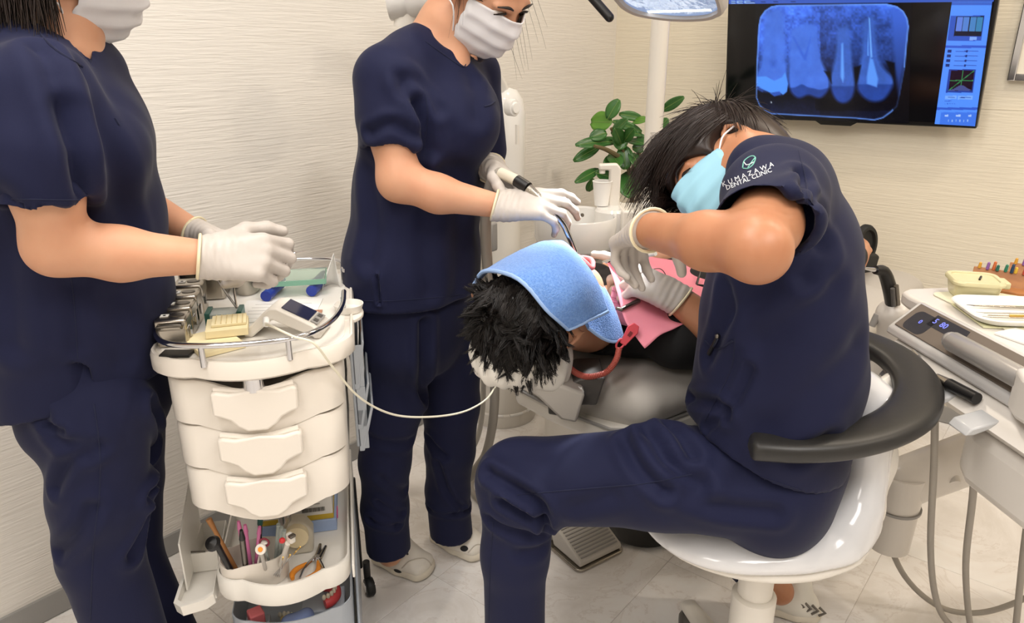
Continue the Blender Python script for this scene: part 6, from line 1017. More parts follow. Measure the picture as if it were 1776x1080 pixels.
for k in range(60):
    d_ = unit(P_[min(59, k + 1)] - P_[max(0, k - 1)]); sv_ = unit(np.cross(UP, d_)); tt_ = k / 59; e_ = min(1.0, math.sqrt(max(0.0, 1 - max(0, 1 - tt_ * 22) ** 2))) * min(1.0, math.sqrt(max(0.0, 1 - max(0, 1 - (1 - tt_) * 22) ** 2))); e_ = max(e_, 0.08)
    rw = np.interp(tt_, [0, 0.1, 0.45, 0.75, 1], [0.026, 0.03, 0.042, 0.038, 0.026]) * e_; rh = 0.019 * e_
    R_.append([P_[k] + sv_ * rw * math.copysign(abs(math.cos(q)) ** 0.7, math.cos(q)) + UP * rh * math.copysign(abs(math.sin(q)) ** 0.75, math.sin(q)) for q in np.linspace(0, 6.2832, 25)[:-1]])
MB().loft(R_).build('armrest', M_ARM, st_, auto=75)
rod('armrest_bracket', [W(0.69, 1.24, 0.745), W(0.73, 1.255, 0.765)], 0.02, M_WHITE, st_, 14)
MB().lathe([(0.0, 0.20), (0.042, 0.20), (0.042, 0.335), (0.036, 0.34), (0.033, 0.34), (0.033, 0.44), (0.0, 0.44)], sc0 - RT * 0.03, n=32).build('gas_column', M_WHITE, st_); MB().lathe([(0.0, 0.06), (0.05, 0.06), (0.055, 0.09), (0.044, 0.13), (0.044, 0.2), (0, 0.2)], sc0 - RT * 0.03, n=32).build('column_cover', M_WHITE, st_)
for k in range(5):
    a = 0.5 + 2 * math.pi * k / 5; d_ = RT * math.cos(a) + HD * math.sin(a); p = sc0 - RT * 0.03; MB().tube([p + UP * 0.10 + d_ * 0.03, p + UP * 0.095 + d_ * 0.15, p + UP * 0.075 + d_ * 0.27], [0.032, 0.028, 0.022], 12, smooth=10, flat=0.55, side=np.cross(UP, d_)).build('base_spoke', M_WHITE, st_); w = p + d_ * 0.26; cs = MB().lathe([(0.0, -0.02), (0.02, -0.02), (0.0275, -0.014), (0.0275, 0.014), (0.02, 0.02), (0, 0.02)], w + UP * 0.0275, np.cross(UP, d_) + 0.3 * d_, 20).build('caster', M_DGREY, st_)
# ------------------------------------------------------------------ dentist instrument table
EA, EB = unit(V(0.72, -0.69, 0)), unit(V(0.69, 0.72, 0)); TO = V(-0.244, 1.632, 0.0); ZQ = 0.85
TM = lambda: MB(TO, EA, EB, UP)
def tl(a, b, z): return TO + EA * a + EB * b + UP * z
tb = thing('instrument_table', 'white dental delivery table with grey control panel on a jointed arm', 'delivery table', tl(0.2, 0.1, 0.5)); M_PANEL = mat('panel_taupe', (112, 102, 93), rough=0.16, spec=0.5); M_TBL = mat('table_white', (214, 208, 200), rough=0.3)
pl_ = [(-0.10, 0.03), (-0.085, 0.005), (-0.05, -0.002), (0.0, 0.0), (0.55, 0.0), (0.55, 0.42), (-0.07, 0.42), (-0.10, 0.39)]
TM().prism(pl_, ZQ - 0.03, ZQ).build('table_top', M_TBL, tb, bevel=0.008, seg=3)
TM().prism([(-0.004, 0.852), (-0.065, 0.802), (-0.068, 0.788), (-0.05, 0.782), (0.02, 0.80), (0.02, 0.845)], 0.0, 0.55, (-0.012, 0, 0), (0, 1, 0), (0, 0, 1)).build('panel_frame', mat('panel_frame_silver', (196, 193, 190), rough=0.25, spec=0.5), tb, bevel=0.004)
pn_e = unit(EB * 0.061 + UP * 0.05); pn_n = np.cross(EA, pn_e); PM = lambda: MB(tl(0.0, -0.063, 0.8035) + pn_n * 0.0, EA, pn_e, pn_n)
PM().box((0.265, 0.039, 0.0015), (0.53, 0.066, 0.003)).build('control_panel', M_PANEL, tb, bevel=0.002)
PM().prism(rrect(0.06, 0.05, 0.015), 0.003, 0.0036, (0.045, 0.034, 0)).build('display_window', mat('display_dark', (52, 52, 58), rough=0.1), tb); M_LED = mat('blue_led', (120, 130, 230), emit=((110, 120, 235), 0.8))
PM().prism([(-0.05, -0.014), (0.05, -0.014), (0.04, 0.014), (-0.05, 0.014)], 0.003, 0.0036, (0.11, 0.052, 0)).build('display_window', mat('display_dark', (52, 52, 58)), tb)
text_obj('led_digits', '5  80', M_LED, PM().T((0.085, 0.052, 0.0041)), EA, pn_e, 0.018, tb); text_obj('led_digits', '0', M_LED, PM().T((0.045, 0.036, 0.0041)), EA, pn_e, 0.014, tb); text_obj('led_digits', '23', M_LED, PM().T((0.36, 0.042, 0.0036)), EA, pn_e, 0.012, tb)
h0, h1 = PM().T((0.165, 0.024, 0.026)), PM().T((0.34, 0.024, 0.030)); rod('grip_handle', [h0, h0 + EA * 0.004, h1], [0.016, 0.0185, 0.0185], mat('grip_grey', (166, 162, 158), rough=0.3, metal=0.3), tb, 24); MB().sphere(h0, 0.0165).build('grip_end', mat('grip_grey', (166, 162, 158)), tb)
MB(tl(0, 0, 0), EA, EB, UP).prism([(0.33, -0.075), (0.37, -0.095), (0.55, -0.095), (0.55, 0.0), (0.37, -0.015), (0.335, -0.04)], 0.79, 0.862).build('handle_mount', M_TBL, tb, bevel=0.008, seg=3)
# holder for the hand tools below the panel
TM().prism([(-0.10, 0.752), (-0.06, 0.785), (0.03, 0.80), (0.07, 0.77), (0.03, 0.725), (-0.07, 0.725)], 0.02, 0.55, (0, 0, 0), (0, 1, 0), (0, 0, 1)).build('tool_housing', M_TBL, tb); HSG = bpy.data.objects['tool_housing']
def onh(x, y, h): p, n = cast(HSG, x, y); return (D(x, y, 1.3) if p is None else p + n * h)
TM().prism([(0.24, -0.06), (0.30, -0.09), (0.55, -0.09), (0.55, 0.12), (0.3, 0.12)], 0.62, 0.73).build('under_body', M_TBL, tb, bevel=0.02, seg=3)
for k, a in enumerate((-0.01, 0.09, 0.19, 0.29)): TM().prism([(-0.14, 0.742), (-0.13, 0.755), (-0.075, 0.768), (-0.07, 0.76), (-0.125, 0.742)], a, a + 0.045, (0, 0, 0), (0, 1, 0), (0, 0, 1)).build('tool_cradle', mat('cradle_translucent', (206, 206, 206), rough=0.2, trans=0.2), tb, bevel=0.003)
# arm below
ar0, ar1 = Z(1562, 838, 0.40), D(1745, 770, 1.50); S = Sdf(0.008); adir = unit(ar1 - ar0); S.add(p_ecap(ar0, ar1 + adir * 0.2, (0.062, 0.05), (0.068, 0.05), UP), 0.01); sdf_obj('swing_arm', S, M_TBL, tb); rod('arm_joint', [ar0 + UP * 0.03, ar0 - UP * 0.17], [0.052, 0.046], M_TBL, tb, 28); rod('joint_collar', [ar0 - UP * 0.062, ar0 - UP * 0.056], 0.054, M_GREY, tb, 28)
MB().prism(rrect(0.10, 0.02, 0.008), -0.01, 0.01, D(1650, 815, 1.45), unit(ar1 - ar0), UP).build('lock_lever', M_TBL, tb, bevel=0.003); rod('lever_knob', [D(1652, 820, 1.44), D(1657, 838, 1.42)], 0.012, M_TBL, tb, 14)
rod('chair_link', [ar0 - UP * 0.12, ar0 - UP * 0.12 + HD * 0.3 - RT * 0.2, V(-0.72, 2.0, 0.22)], 0.035, M_TBL, tb, 16, smooth=14)
TM().box((0.45, 0.1, 0.55), (0.12, 0.14, 0.16)).build('table_neck', M_TBL, tb, bevel=0.02)
# second holder with syringe at the left rear
hb = D(1552, 545, 1.66); S = Sdf(0.006); S.add(p_ecap(hb, hb - UP * 0.09 + RT * 0.01, (0.045, 0.04), (0.03, 0.03), RT), 0.01); S.chain([hb - UP * 0.08, hb - UP * 0.16 - RT * 0.02, hb - UP * 0.25 + RT * 0.01], [0.032, 0.03, 0.034], 0.02); sdf_obj('syringe_holder', S, M_TBL, tb); rod('holder_clamp', [hb - RT * 0.042 + UP * 0.0, hb - RT * 0.05 - UP * 0.03], 0.008, M_GREY, tb, 12); rod('holder_joint', [hb - UP * 0.2, tl(0.02, 0.05, 0.80)], 0.028, M_TBL, tb, 14)
sy_ = thing('air_water_syringe', 'black air-water syringe with steel nozzle standing in its holder', 'syringe', hb); rod('body', [D(1551, 540, 1.66), D(1543, 500, 1.64), D(1533, 472, 1.63), D(1518, 468, 1.62)], [0.017, 0.016, 0.0145, 0.010], M_BLACK, sy_, 14, smooth=14); rod('nozzle', [D(1518, 468, 1.62), D(1500, 465, 1.61)], [0.006, 0.003], M_CHROME, sy_, 10); rod('button', [D(1554, 495, 1.62), D(1557, 528, 1.63)], 0.006, M_DSTEEL, sy_, 10); rod('button', [D(1548, 500, 1.615), D(1550, 530, 1.62)], 0.005, M_DGREY, sy_, 10)
# handpieces in the cradles
for k, (c, lab) in enumerate((((-0.0), 'short steel handpiece tip in the leftmost cradle'), ((0.08), 'steel handpiece in the second cradle'), ((0.17), 'handpiece with black grip in the third cradle'))):
    t = thing('handpiece', lab, 'handpiece', tl(c, -0.10, 0.76), 'handpieces in the table cradles')
    if k == 0: rod('head', [onh(1556, 612, 0.012), onh(1566, 622, 0.012)], 0.007, M_CHROME, t, 12); rod('shaft', [onh(1565, 621, 0.012), onh(1580, 640, 0.012)], 0.005, M_CHROME, t, 12)
    if k == 1: rod('head', [onh(1588, 620, 0.014), onh(1597, 630, 0.014)], 0.0075, M_CHROME, t, 12); rod('shaft', [onh(1596, 629, 0.014), onh(1610, 644, 0.014), onh(1628, 660, 0.014)], [0.0065, 0.005, 0.003], M_CHROME, t, 12)
    if k == 2: rod('neck', [onh(1614, 652, 0.013), onh(1632, 664, 0.013)], 0.002, M_CHROME, t, 8); rod('collar', [onh(1630, 662, 0.013), onh(1652, 675, 0.013)], [0.007, 0.010], M_STEEL, t, 14); rod('grip', [onh(1651, 674, 0.013), onh(1700, 700, 0.013)], 0.0105, M_BLACK, t, 14)
# hoses that hang in loops
hz_ = [[D(1622, 690, 1.22), D(1620, 800, 1.24), D(1614, 950, 1.3), D(1624, 1040, 1.33), D(1650, 1085, 1.36), D(1700, 1110, 1.4)], [D(1690, 745, 1.2), D(1688, 850, 1.22), D(1675, 980, 1.3), D(1683, 1085, 1.36), D(1700, 1130, 1.4)], [D(1532, 700, 1.42), D(1530, 830, 1.44), D(1537, 920, 1.46), D(1570, 1000, 1.48), D(1630, 1052, 1.48), D(1700, 1062, 1.46), D(1776, 1038, 1.42), D(1830, 1000, 1.4)], [D(1790, 850, 1.2), D(1775, 960, 1.25), D(1762, 1085, 1.3)]]
hl = ['grey hose hanging straight down nearest the stool', 'second grey hose hanging beneath the table', 'long grey hose looping low across the floor', 'grey hose hanging at the right edge']
for p_, l_ in zip(hz_, hl): tag(MB().tube(p_, 0.0068, 12, smooth=50).build('tool_hose', M_HOSE), l_, 'hose', 'hoses under the delivery table')
# ------------------------------------------------------------------ things on the table
ZP = ZQ + 0.0005
PT = lambda x, y, z=ZP: Z(x, y, z)
mt_ = tag(MB(PT(1700, 535), EA, EB, UP).prism(rrect(0.30, 0.2, 0.02), 0.0, 0.003, (0.05, 0.06, 0)).build('table_mat', mat('mat_cream', (226, 222, 196), rough=0.6), bevel=0.001), 'pale yellow mat lying on the instrument table', 'mat')
bx_ = PT(1685, 512, ZP + 0.004); fb = thing('food_container', 'translucent yellowish plastic box with lid on the instrument table', 'container', bx_); M_TUP = mat('milky_yellow_plastic', (232, 224, 180), rough=0.25, trans=0.25); BM = lambda: MB(bx_, unit(RT * 0.97 - HD * 0.25), unit(HD * 0.97 + RT * 0.25), UP)
rr = lambda w, d, r, z: [(a, b, z) for a, b in rrect(w, d, r)]
BM().loft([rr(0.076, 0.066, 0.014, 0.0), rr(0.08, 0.07, 0.016, 0.004), rr(0.09, 0.08, 0.018, 0.032), rr(0.087, 0.077, 0.018, 0.032), rr(0.076, 0.066, 0.014, 0.005)]).build('box', M_TUP, fb); BM().loft([rr(0.098, 0.088, 0.02, 0.031), rr(0.099, 0.089, 0.02, 0.036), rr(0.094, 0.084, 0.02, 0.040), rr(0.08, 0.07, 0.016, 0.0395), rr(0.078, 0.068, 0.015, 0.037)]).build('lid', M_TUP, fb); BM().box((0.054, 0.0, 0.030), (0.014, 0.04, 0.014)).build('clip', M_TUP, fb, bevel=0.003)
rod('marker_stroke', [BM().T((0.004, -0.012, 0.0385)), BM().T((0.014, 0.012, 0.0385))], 0.0022, M_BLACK, fb, 6)
M_OAK = mat('varnished_wood', (168, 112, 62), rough=0.45, var=(18, (136, 84, 44), 0.7), stretch=(1, 6, 1)); cols = ['d8a03c', '8a5fa0', 'c86a3c', '2f6a58', '2f7a60', '28405c', 'd8b03c', 'b04a3c']
for k, (x, y, lab) in enumerate(((1732, 505, 'wooden file stand with coloured files left of its twin'), (1795, 497, 'wooden file stand at the right edge of the photo'))):
    o_ = PT(x, y, ZP); t = thing('file_stand', lab, 'file stand', o_, 'wooden file stands'); WM = lambda: MB(o_, unit(RT * 0.8 - HD * 0.6), unit(HD * 0.8 + RT * 0.6), UP)
    WM().prism([(-0.02, 0.0), (0.022, 0.0), (0.022, 0.008), (0.004, 0.014), (-0.012, 0.042), (-0.02, 0.042)], -0.055, 0.055, (0, 0, 0), (0, -1, 0), (0, 0, 1)).build('block', M_OAK, t, bevel=0.001); WM().box((0, -0.014, 0.0085), (0.09, 0.004, 0.001)).build('white_strip', M_PAPER, t)
    for q in range(9):
        c_ = WM().T((-0.045 + 0.011 * q + (0.004 if q % 3 else 0), 0.012 - 0.002 * (q % 2), 0.041)); f_ = MB().lathe([(0, 0), (0.003, 0), (0.0034, 0.004), (0.0028, 0.012 + 0.003 * (q % 3)), (0, 0.014 + 0.003 * (q % 3))], c_, UP + 0.1 * RT, 8).build('file_handle', mat('file_' + cols[q % 8], cols[q % 8], rough=0.4), t)
ty_o = PT(1772, 548, ZP + 0.004); ty_ = thing('instrument_tray', 'white enamel tray holding steel instruments', 'tray', ty_o); TY = lambda: MB(ty_o, unit(RT * 0.99 - HD * 0.1), unit(HD * 0.99 + RT * 0.1), UP)
M_TRAY = mat('tray_white', (236, 234, 228), rough=0.3); TY().loft([rr(0.19, 0.12, 0.03, 0.0), rr(0.205, 0.135, 0.035, 0.003), rr(0.225, 0.155, 0.04, 0.014), rr(0.222, 0.152, 0.04, 0.016), rr(0.2, 0.13, 0.033, 0.005), rr(0.19, 0.12, 0.03, 0.003)]).build('pan', M_TRAY, ty_); tag(TY().box((0, 0, -0.002), (0.2, 0.13, 0.003)).build('tray_liner', mat('liner_yellow', (222, 220, 180), rough=0.5)), 'yellowish plastic liner beneath the enamel tray', 'tray')
for k, (y0, y1, r_) in enumerate(((0.03, 0.036, 0.0028), (0.03, 0.018, 0.0028), (-0.01, 0.0, 0.002), (-0.024, -0.018, 0.0022), (-0.034, -0.034, 0.002))):
    lab = ['rear tweezer arm shaped steel instrument in the enamel tray', 'second steel instrument in the enamel tray', 'thin steel explorer in the middle of the tray', 'steel mirror handle with brass collar in the tray', 'front steel probe in the enamel tray'][k]; t = thing('steel_instrument', lab, 'instrument', TY().T((0, y0, 0.006)), 'steel instruments in the tray')
    zz_ = 0.0055 + r_; rod('shaft', [TY().T((-0.075, y0, zz_)), TY().T((0.085, y1, zz_))], [r_ * 0.5, r_, r_], M_STEEL, t, 10)
    if k == 3: rod('brass_collar', [TY().T((-0.035, y0 + 0.0015, zz_)), TY().T((-0.01, y0 + 0.0025, zz_))], r_ * 1.25, mat('gold_metal', (206, 170, 92)), t, 10)
    else: rod('tip', [TY().T((-0.075, y0, zz_)), TY().T((-0.088, y0 + 0.004, zz_))], [r_ * 0.5, r_ * 0.2], M_CHROME, t, 8)
nt_ = tag(MB(PT(1785, 590), EA, EB, UP).box((0, 0, 0.002), (0.09, 0.06, 0.004), 0.3).build('note_pad', M_PAPER, bevel=0.0005), 'white note pad at the right edge of the table', 'note pad')
# ------------------------------------------------------------------ patient
pt0 = D(945, 538, 1.33); pat = person('patient lying back in the chair with black hair and black shirt', cm().T((0, 0.6, 0.70)))
K = lambda a, l, z: cm().T((a, l, z)); M_SHIRT = mat('black_shirt', (20, 20, 22), rough=0.85, bump=(500, 0.1, 0.0006)); M_TROU = mat('charcoal_trousers', (44, 44, 46), rough=0.8); M_LIP = mat('lip_pink', (226, 128, 130), rough=0.25, sss=0.1)
S = Sdf(0.0045); P4, R4 = head(S, pt0, loc3((0.24, -0.06, 0.97)), loc3((-0.8, -0.58, 0.16)), 1.0)
S.chain([P4(-0.03, 0, -0.05), K(0, 0.12, 0.80), K(0, 0.2, 0.79)], [0.055, 0.055, 0.07], 0.03); S.chain([K(0, 0.2, 0.79), K(0, 0.4, 0.785), K(0, 0.62, 0.76), K(0, 0.85, 0.72)], [(0.13, 0.052), (0.15, 0.062), (0.14, 0.06), (0.15, 0.07)], 0.03, side=cx_)
LH = D(1165, 442, 1.66)
for s_ in (-1, 1):
    sh_, el_ = K(s_ * 0.19, 0.22, 0.78), K(s_ * 0.25, 0.50, 0.755); wr_ = K(s_ * 0.07, 0.64, 0.865); S.chain([sh_, el_, wr_], [0.045, 0.038, 0.026], 0.02); hand(S, wr_, -cx_ * s_ * 0.75 + cy_ * 0.5, UP, cy_ * -1 + UP * 0.2, [(15, 20, 15)] * 4, s=1.0)
    S.chain([K(s_ * 0.09, 0.85, 0.72), K(s_ * 0.085 - 0.03, 1.25, 0.70), K(s_ * 0.065 - 0.06, 1.58, 0.66)], [0.07, 0.05, 0.035], 0.02); hl_ = K(s_ * 0.065 - 0.06, 1.60, 0.64) if s_ < 0 else D(1478, 462, 2.46); tp_ = hl_ + UP * 0.11 + cy_ * 0.05 if s_ < 0 else D(1492, 428, 2.49); S.chain([K(s_ * 0.065 - 0.06, 1.58, 0.66), hl_, tp_], [0.036, 0.036, 0.03], 0.02)
for x, y in ((1484, 410), (1495, 417), (1503, 426), (1508, 434)): S.add(p_cap(D(x - 8, y + 8, 2.475), D(x, y, 2.47), 0.012, 0.0105), 0.006)
S.sub(p_ell(P4(0.105, 0, -0.062), (0.03, 0.024, 0.013), R4), 0.006)
sdf_obj('body', S, M_SKIN, pat)
S = Sdf(0.006); S.chain([K(0, 0.14, 0.785), K(0, 0.22, 0.785), K(0, 0.4, 0.782), K(0, 0.62, 0.758), K(0, 0.86, 0.725)], [(0.09, 0.058), (0.165, 0.07), (0.185, 0.083), (0.175, 0.082), (0.175, 0.085)], 0.04, side=cx_)
for s_ in (-1, 1): S.chain([K(s_ * 0.16, 0.2, 0.79), K(s_ * 0.22, 0.3, 0.77), K(s_ * 0.235, 0.44, 0.76)], [0.066, 0.062, 0.058], 0.03)
S.sub(p_ell(P4(-0.04, 0, -0.135), (0.06, 0.06, 0.05), R4), 0.006); cloth('shirt', S, pat, [], 0.0025, 9, cy_, 3, m=M_SHIRT)
S = Sdf(0.008); S.add(p_ecap(K(0, 0.80, 0.725), K(0, 0.95, 0.72), (0.165, 0.088), (0.16, 0.085), cx_), 0.03)
for s_ in (-1, 1): S.chain([K(s_ * 0.085, 0.92, 0.715), K(s_ * 0.085 - 0.03, 1.25, 0.70), K(s_ * 0.065 - 0.06, 1.54, 0.66)], [0.085, 0.068, 0.052], 0.03)
cloth('trousers', S, pat, [], 0.002, 9, cy_, 4, m=M_TROU)
# open mouth seen past the towel
MB().tube([P4(0.100, 0.026, -0.062), P4(0.108, 0.012, -0.050), P4(0.110, 0, -0.047), P4(0.108, -0.012, -0.050), P4(0.100, -0.026, -0.062), P4(0.104, -0.012, -0.075), P4(0.105, 0, -0.079), P4(0.104, 0.012, -0.075), P4(0.100, 0.026, -0.062)], [0.004, 0.006, 0.0045, 0.006, 0.004], 10, cap=False, smooth=40).build('lips', M_LIP, pat)
MB().sphere(P4(0.088, 0, -0.062), (0.014, 0.022, 0.012), 14, 10, R4).build('open_mouth', mat('mouth_inside', (150, 58, 58), rough=0.3), pat)
for k in range(6): MB().sphere(P4(0.1005 - 0.0016 * abs(k - 2.5) ** 1.6, -0.0125 + 0.005 * k, -0.0525), (0.0035, 0.0026, 0.0045), 8, 6, R4).build('tooth', mat('ivory_tooth', (238, 230, 210)), pat)
eyes(pat, P4, R4, 1.0)
S = Sdf(0.005); S.add(p_ell(P4(-0.018, 0, 0.042), (0.098, 0.083, 0.091), R4), 0.01); S.sub(p_ell(P4(0.10, 0, -0.02), (0.07, 0.1, 0.1), R4), 0.01); S.sub(p_ell(P4(0.01, 0, -0.085), (0.11, 0.12, 0.07), R4), 0.01)
pts, nr, q = ell_points(10500, P4(-0.018, 0, 0.042), (0.103, 0.088, 0.096), R4, lambda q: (q[:, 2] > -0.35) & (q[:, 0] < 0.8), 31)
fl = nr * np.clip(0.5 - 0.9 * q[:, :1], -0.05, 0.5) - 0.25 * R4[0] + 0.2 * loc3((-0.3, -0.8, -0.2)) + 0.3 * np.sin(pts @ np.array([[60, 20, 0], [0, 55, 30], [30, 0, 65]]).T)
st = [locks(pts, fl, 0.033, 420, r=0.00085, seg=5, seed=33, sag=0.12, fan=0.3)]
ho = hair_obj('hair', S.mesh(), st, mat('black_hair', (22, 17, 15), rough=0.38, spec=0.5), pat); ho['label'] = 'short tousled black hair'
sp_ = thing('slipper', 'black open-toed slipper on the patient foot behind the dentist', 'slipper', D(1498, 440, 2.5)); MB(D(1497, 428, 2.505), unit(RT * 0.9 + HD * 0.3), UP, unit(RT * 0.3 - HD * 0.9)).loft([[(0.046 * s * math.cos(t) + 0.002, 0.074 * s * math.sin(t) + (0.005 if s > 0.8 else 0.006), z) for t in np.linspace(0, 6.283, 33)[:-1]] for s, z in ((0.8, -0.014), (1.0, -0.01), (1.02, 0.006), (0.95, 0.016), (0.78, 0.016), (0.72, 0.004), (0.2, 0.0))]).build('sole', mat('slipper_black', (40, 40, 38), rough=0.6), sp_)
MB(D(1500, 452, 2.48), unit(RT * 0.9 + HD * 0.3), UP, unit(RT * 0.3 - HD * 0.9)).prism([(-0.04, -0.05), (0.03, -0.05), (0.04, -0.035), (0.03, -0.02), (0.036, 0.02), (0.02, 0.03), (-0.03, 0.03)], -0.02, 0.03).build('strap', mat('slipper_black', (40, 40, 38)), sp_, bevel=0.008, seg=3)
# ------------------------------------------------------------------ towel over the eyes
M_TOWEL = mat('blue_terry_towel', (120, 160, 222), rough=0.95, spec=0.15, bump=(420, 0.9, 0.0025), var=(260, (92, 134, 204), 0.8), sheen=0.4); M_HEM = mat('towel_hem', (150, 180, 226), rough=0.9)
tw_ = thing('towel', 'light blue terry towel folded over the patient eyes', 'towel', D(950, 490, 1.3))
ctl = [[(822, 494, 1.355), (842, 470, 1.325), (900, 484, 1.235), (948, 536, 1.215), (985, 571, 1.235)], [(850, 466, 1.375), (880, 452, 1.33), (932, 470, 1.245), (975, 518, 1.22), (1004, 563, 1.24)], [(890, 442, 1.40), (915, 434, 1.36), (958, 452, 1.275), (1000, 503, 1.24), (1022, 554, 1.25)], [(930, 425, 1.43), (948, 421, 1.39), (980, 438, 1.31), (1016, 486, 1.27), (1039, 546, 1.265)], [(962, 419, 1.455), (978, 421, 1.42), (1002, 444, 1.345), (1032, 484, 1.30), (1054, 539, 1.28)]]
G = bez_sheet([[D(*q) for q in r] for r in ctl], 33, 41); gq = np.random.default_rng(3)
G = G + 0.0012 * (vnoise(np.arange(33)[:, None] * 3.0 + 0 * np.arange(41)[None, :], np.arange(41)[None, :] * 3.0 + 0 * np.arange(33)[:, None], 8, 9) - 0.5)[..., None] * UP
MB().sheet(G).build('upper_fold', M_TOWEL, tw_, solid=0.006, auto=80)
MB().tube(np.concatenate([G[0, ::2], G[::2, -1]]), 0.0042, 8).build('hem', M_HEM, tw_)
c2 = [[(985, 500, 1.285), (1000, 530, 1.275), (1012, 555, 1.27), (1020, 568, 1.268)], [(1008, 475, 1.325), (1026, 515, 1.305), (1035, 555, 1.292), (1045, 586, 1.285)], [(1022, 470, 1.36), (1042, 508, 1.33), (1058, 555, 1.312), (1066, 592, 1.30)], [(1034, 478, 1.375), (1055, 515, 1.35), (1071, 555, 1.33), (1079, 582, 1.318)]]
G2 = bez_sheet([[D(*q) for q in r] for r in c2], 20, 24); MB().sheet(G2).build('lower_fold', M_TOWEL, tw_, solid=0.006, auto=80); MB().tube(np.concatenate([G2[::2, -1], G2[-1, ::-2]]), 0.0036, 8).build('hem', M_HEM, tw_)
# ------------------------------------------------------------------ pink bib and its clip
M_BIB = mat('pink_bib', (240, 150, 166), rough=0.8, spec=0.2, var=(14, (232, 134, 152), 0.6)); bib = thing('patient_bib', 'pink disposable bib over the patient chest', 'bib', D(1150, 520, 1.42))
cb2 = [[(1046, 452, 1.47), (1060, 482, 1.415), (1072, 520, 1.37), (1085, 565, 1.335), (1117, 606, 1.30)], [(1088, 447, 1.55), (1105, 475, 1.48), (1122, 513, 1.42), (1143, 547, 1.375), (1167, 574, 1.335)], [(1140, 450, 1.61), (1160, 474, 1.55), (1182, 504, 1.49), (1202, 533, 1.435), (1220, 550, 1.395)], [(1200, 462, 1.66), (1217, 478, 1.61), (1234, 500, 1.555), (1250, 525, 1.50), (1262, 535, 1.46)]]
GB = bez_sheet([[D(*q) for q in r] for r in cb2], 36, 44); wv = (vnoise(np.arange(36)[:, None] + 0.0 * np.arange(44)[None, :], np.arange(44)[None, :] + 0.0 * np.arange(36)[:, None], 6, 5) - 0.5); GB = GB + (0.009 * wv)[..., None] * UP + 0.009 * UP - 0.006 * HD; MB().sheet(GB).build('sheet', M_BIB, bib, solid=0.001, auto=80)
G3 = bez_sheet([[D(1062 + 34 * i - 4 * j, 500 + 17 * j + 9 * i + (6 if j % 2 else 0), 1.395 - 0.012 * j + 0.02 * i) + UP * 0.004 for j in range(4)] for i in range(4)], 24, 20); MB().sheet(G3 + (0.004 * np.sin(np.arange(20) * 1.9))[None, :, None] * UP * 0.5).build('pleated_fold', mat('pink_bib_ribbed', (244, 164, 196), rough=0.8), bib, solid=0.001, auto=80)
for k in range(6): MB().tube(G3[::3, 2 + 3 * k] + UP * 0.0012, 0.0006, 5).build('pleat_line', mat('pink_line', (226, 132, 170)), bib)
M_REDP = mat('red_clip_plastic', (206, 74, 86), rough=0.35); bk = thing('bib_clip', 'red bib clip with coiled brown-red neck cord', 'clip', D(1088, 585, 1.31)); ck = D(1090, 582, 1.305); kx = unit(D(1102, 566, 1.31) - D(1078, 600, 1.30)); kn_ = unit(-HD + 0.4 * UP); ky = unit(np.cross(kn_, kx)); 
MB(ck, kx, ky, kn_).prism([(-0.02, -0.006), (0.0, -0.009), (0.014, -0.012), (0.026, -0.006), (0.026, 0.006), (0.014, 0.012), (0.0, 0.009), (-0.02, 0.006)], -0.002, 0.004).build('jaw', M_REDP, bk, bevel=0.0015); MB(ck, kx, ky, kn_).box((0.004, 0, 0.0045), (0.010, 0.006, 0.002)).build('slot', mat('clip_dark', (110, 30, 38)), bk)
MB().tube([D(1076, 596, 1.30) + 0.008 * (kx * 1.3 * math.cos(t) + ky * 0.8 * math.sin(t)) for t in np.linspace(0, 6.283, 19)], 0.0022, 8, cap=False).build('ring', M_REDP, bk)
cc_ = catmull([D(1074, 603, 1.298), D(1068, 625, 1.292), D(1050, 646, 1.29), D(1020, 653, 1.295), D(1000, 647, 1.31), D(984, 634, 1.33)], 60); MB().tube(cc_, 0.0042, 10).build('cord_core', mat('cord_brown', (140, 62, 54), rough=0.5), bk)
tt = np.gradient(cc_, axis=0); hel = []
for i, s_ in enumerate(np.linspace(0, 59, 640)):
    a_ = int(min(58, s_)); p = cc_[a_] * (1 - s_ + a_) + cc_[a_ + 1] * (s_ - a_); x_, y_, _ = frame(tt[a_], kn_); hel.append(p + 0.0052 * (x_ * math.cos(i * 0.55) + y_ * math.sin(i * 0.55)))
MB().tube(hel, 0.0012, 5).build('cord_coil', mat('cord_coil', (188, 96, 84), rough=0.35), bk)
# ------------------------------------------------------------------ hand-held tools
sn = thing('suction_tip', 'steel suction tube with black grip held to the patient mouth', 'suction tip', D(930, 345, 1.44)); rod('cream_handle', [D(868, 300, 1.52), D(886, 308, 1.50), D(900, 315, 1.485)], 0.0115, mat('handle_cream', (214, 206, 188), rough=0.4), sn, 16); rod('black_grip', [D(896, 313, 1.487), D(916, 326, 1.468)], 0.0122, M_BLACK, sn, 16); rod('barrel', [D(916, 326, 1.468), D(940, 348, 1.455), D(962, 372, 1.45)], [0.010, 0.008, 0.0065], M_STEEL, sn, 14); rod('steel_tube', [D(960, 370, 1.45), D(976, 388, 1.45), D(986, 408, 1.445), D(998, 436, 1.44)], [0.0062, 0.0062, 0.006, 0.005], M_CHROME, sn, 14, smooth=20)
tag(MB().tube([D(868, 300, 1.52), D(855, 312, 1.54), D(846, 345, 1.57), D(842, 400, 1.60), D(846, 470, 1.63), D(852, 560, 1.68), D(858, 660, 1.73), D(855, 730, 1.80), D(843, 785, 1.85), D(826, 812, 1.87), D(815, 828, 1.90)], 0.0125, 14, smooth=70).build('suction_hose', M_HOSE), 'thick grey ribbed suction hose running from the handle to the floor', 'hose')
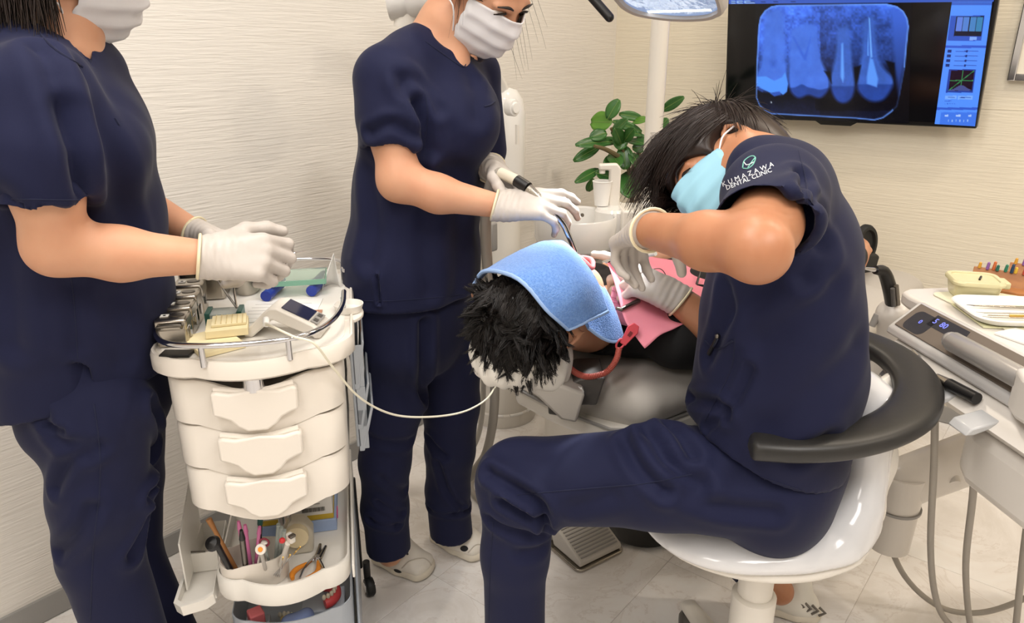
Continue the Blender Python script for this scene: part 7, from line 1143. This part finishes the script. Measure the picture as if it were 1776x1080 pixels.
tag(MB().tube([D(838, 470, 1.72), D(838, 600, 1.85), D(838, 690, 1.95), D(832, 745, 2.0), D(820, 776, 2.02), D(805, 790, 2.05)], 0.008, 12, smooth=50).build('thin_hose', mat('pale_hose', (196, 192, 184), rough=0.5)), 'thinner pale hose hanging behind the assistant leg', 'hose')
tag(MB().tube([Z(960, 786, 0.011), Z(900, 782, 0.011), Z(850, 795, 0.011), Z(822, 825, 0.011), Z(818, 850, 0.011), Z(840, 875, 0.011)], 0.0095, 12, smooth=50).build('floor_hose', M_HOSE), 'grey hose looping on the floor behind the dentist knee', 'hose')
mr = thing('dental_mirror', 'thin white mirror handle under the raised gloved hand', 'dental mirror', D(1120, 443, 1.27)); rod('handle', [D(1137, 440, 1.24), D(1104, 446, 1.31)], 0.0035, M_WHITE, mr, 10); rod('neck', [D(1104, 446, 1.31), D(1060, 452, 1.38)], 0.0014, M_CHROME, mr, 8); MB().lathe([(0, -0.001), (0.009, -0.001), (0.009, 0.001), (0, 0.001)], D(1052, 453, 1.39), unit(UP - 0.3 * RT), 18).build('mirror_disc', M_CHROME, mr)
hp_ = thing('turbine_handpiece', 'dark steel handpiece lying on the bib under the far hand', 'handpiece', D(1090, 528, 1.36)); rod('body', [D(1078, 536, 1.345), D(1108, 521, 1.37)], [0.004, 0.005], M_DSTEEL, hp_, 12); rod('head', [D(1068, 534, 1.345), D(1079, 537, 1.345)], [0.003, 0.004], M_DSTEEL, hp_, 10, smooth=0); rod('wire', [D(1125, 468, 1.42), D(1145, 466, 1.44), D(1155, 478, 1.44), D(1152, 488, 1.435)], 0.0009, M_DSTEEL, hp_, 6, smooth=14)
eg = thing('eyeglasses', 'folded black eyeglasses resting on the patient bib', 'eyeglasses', D(1222, 495, 1.53)); rod('temple', [D(1217, 462, 1.56), D(1208, 494, 1.52)], 0.0026, M_BLACK, eg, 8); rod('temple', [D(1208, 494, 1.52), D(1250, 498, 1.53)], 0.0026, M_BLACK, eg, 8); rod('bridge', [D(1208, 494, 1.52), D(1215, 505, 1.52), D(1232, 512, 1.52)], 0.002, M_BLACK, eg, 8, smooth=8)
for k in range(2): MB().tube([D(1228 + 16 * k, 505 + 3 * k, 1.525) + 0.016 * (RT * math.cos(t) + 0.75 * UP * math.sin(t)) for t in np.linspace(0, 6.283, 21)], 0.0018, 8, cap=False).build('rim', M_BLACK, eg)
pe_ = thing('pocket_pen', 'black and steel pen clipped in the dentist pocket', 'pen', D(1238, 595, 1.07))
pa_, _ = cast(tun3, 1243, 583); pb_, _ = cast(tun3, 1228, 612); pa_ = D(1243, 583, 1.06) if pa_ is None else pa_; pb_ = D(1228, 612, 1.06) if pb_ is None else pb_; of_ = -HD * 0.004
rod('barrel', [pa_ + of_, pb_ + of_], 0.0035, M_BLACK, pe_, 10); rod('clip', [pa_ + of_ * 2.2, (pa_ + pb_) / 2 + of_ * 2.2], 0.0016, M_CHROME, pe_, 8); MB().sphere(pa_ + of_ * 1.2 + UP * 0.002, 0.0046).build('button', M_DSTEEL, pe_)
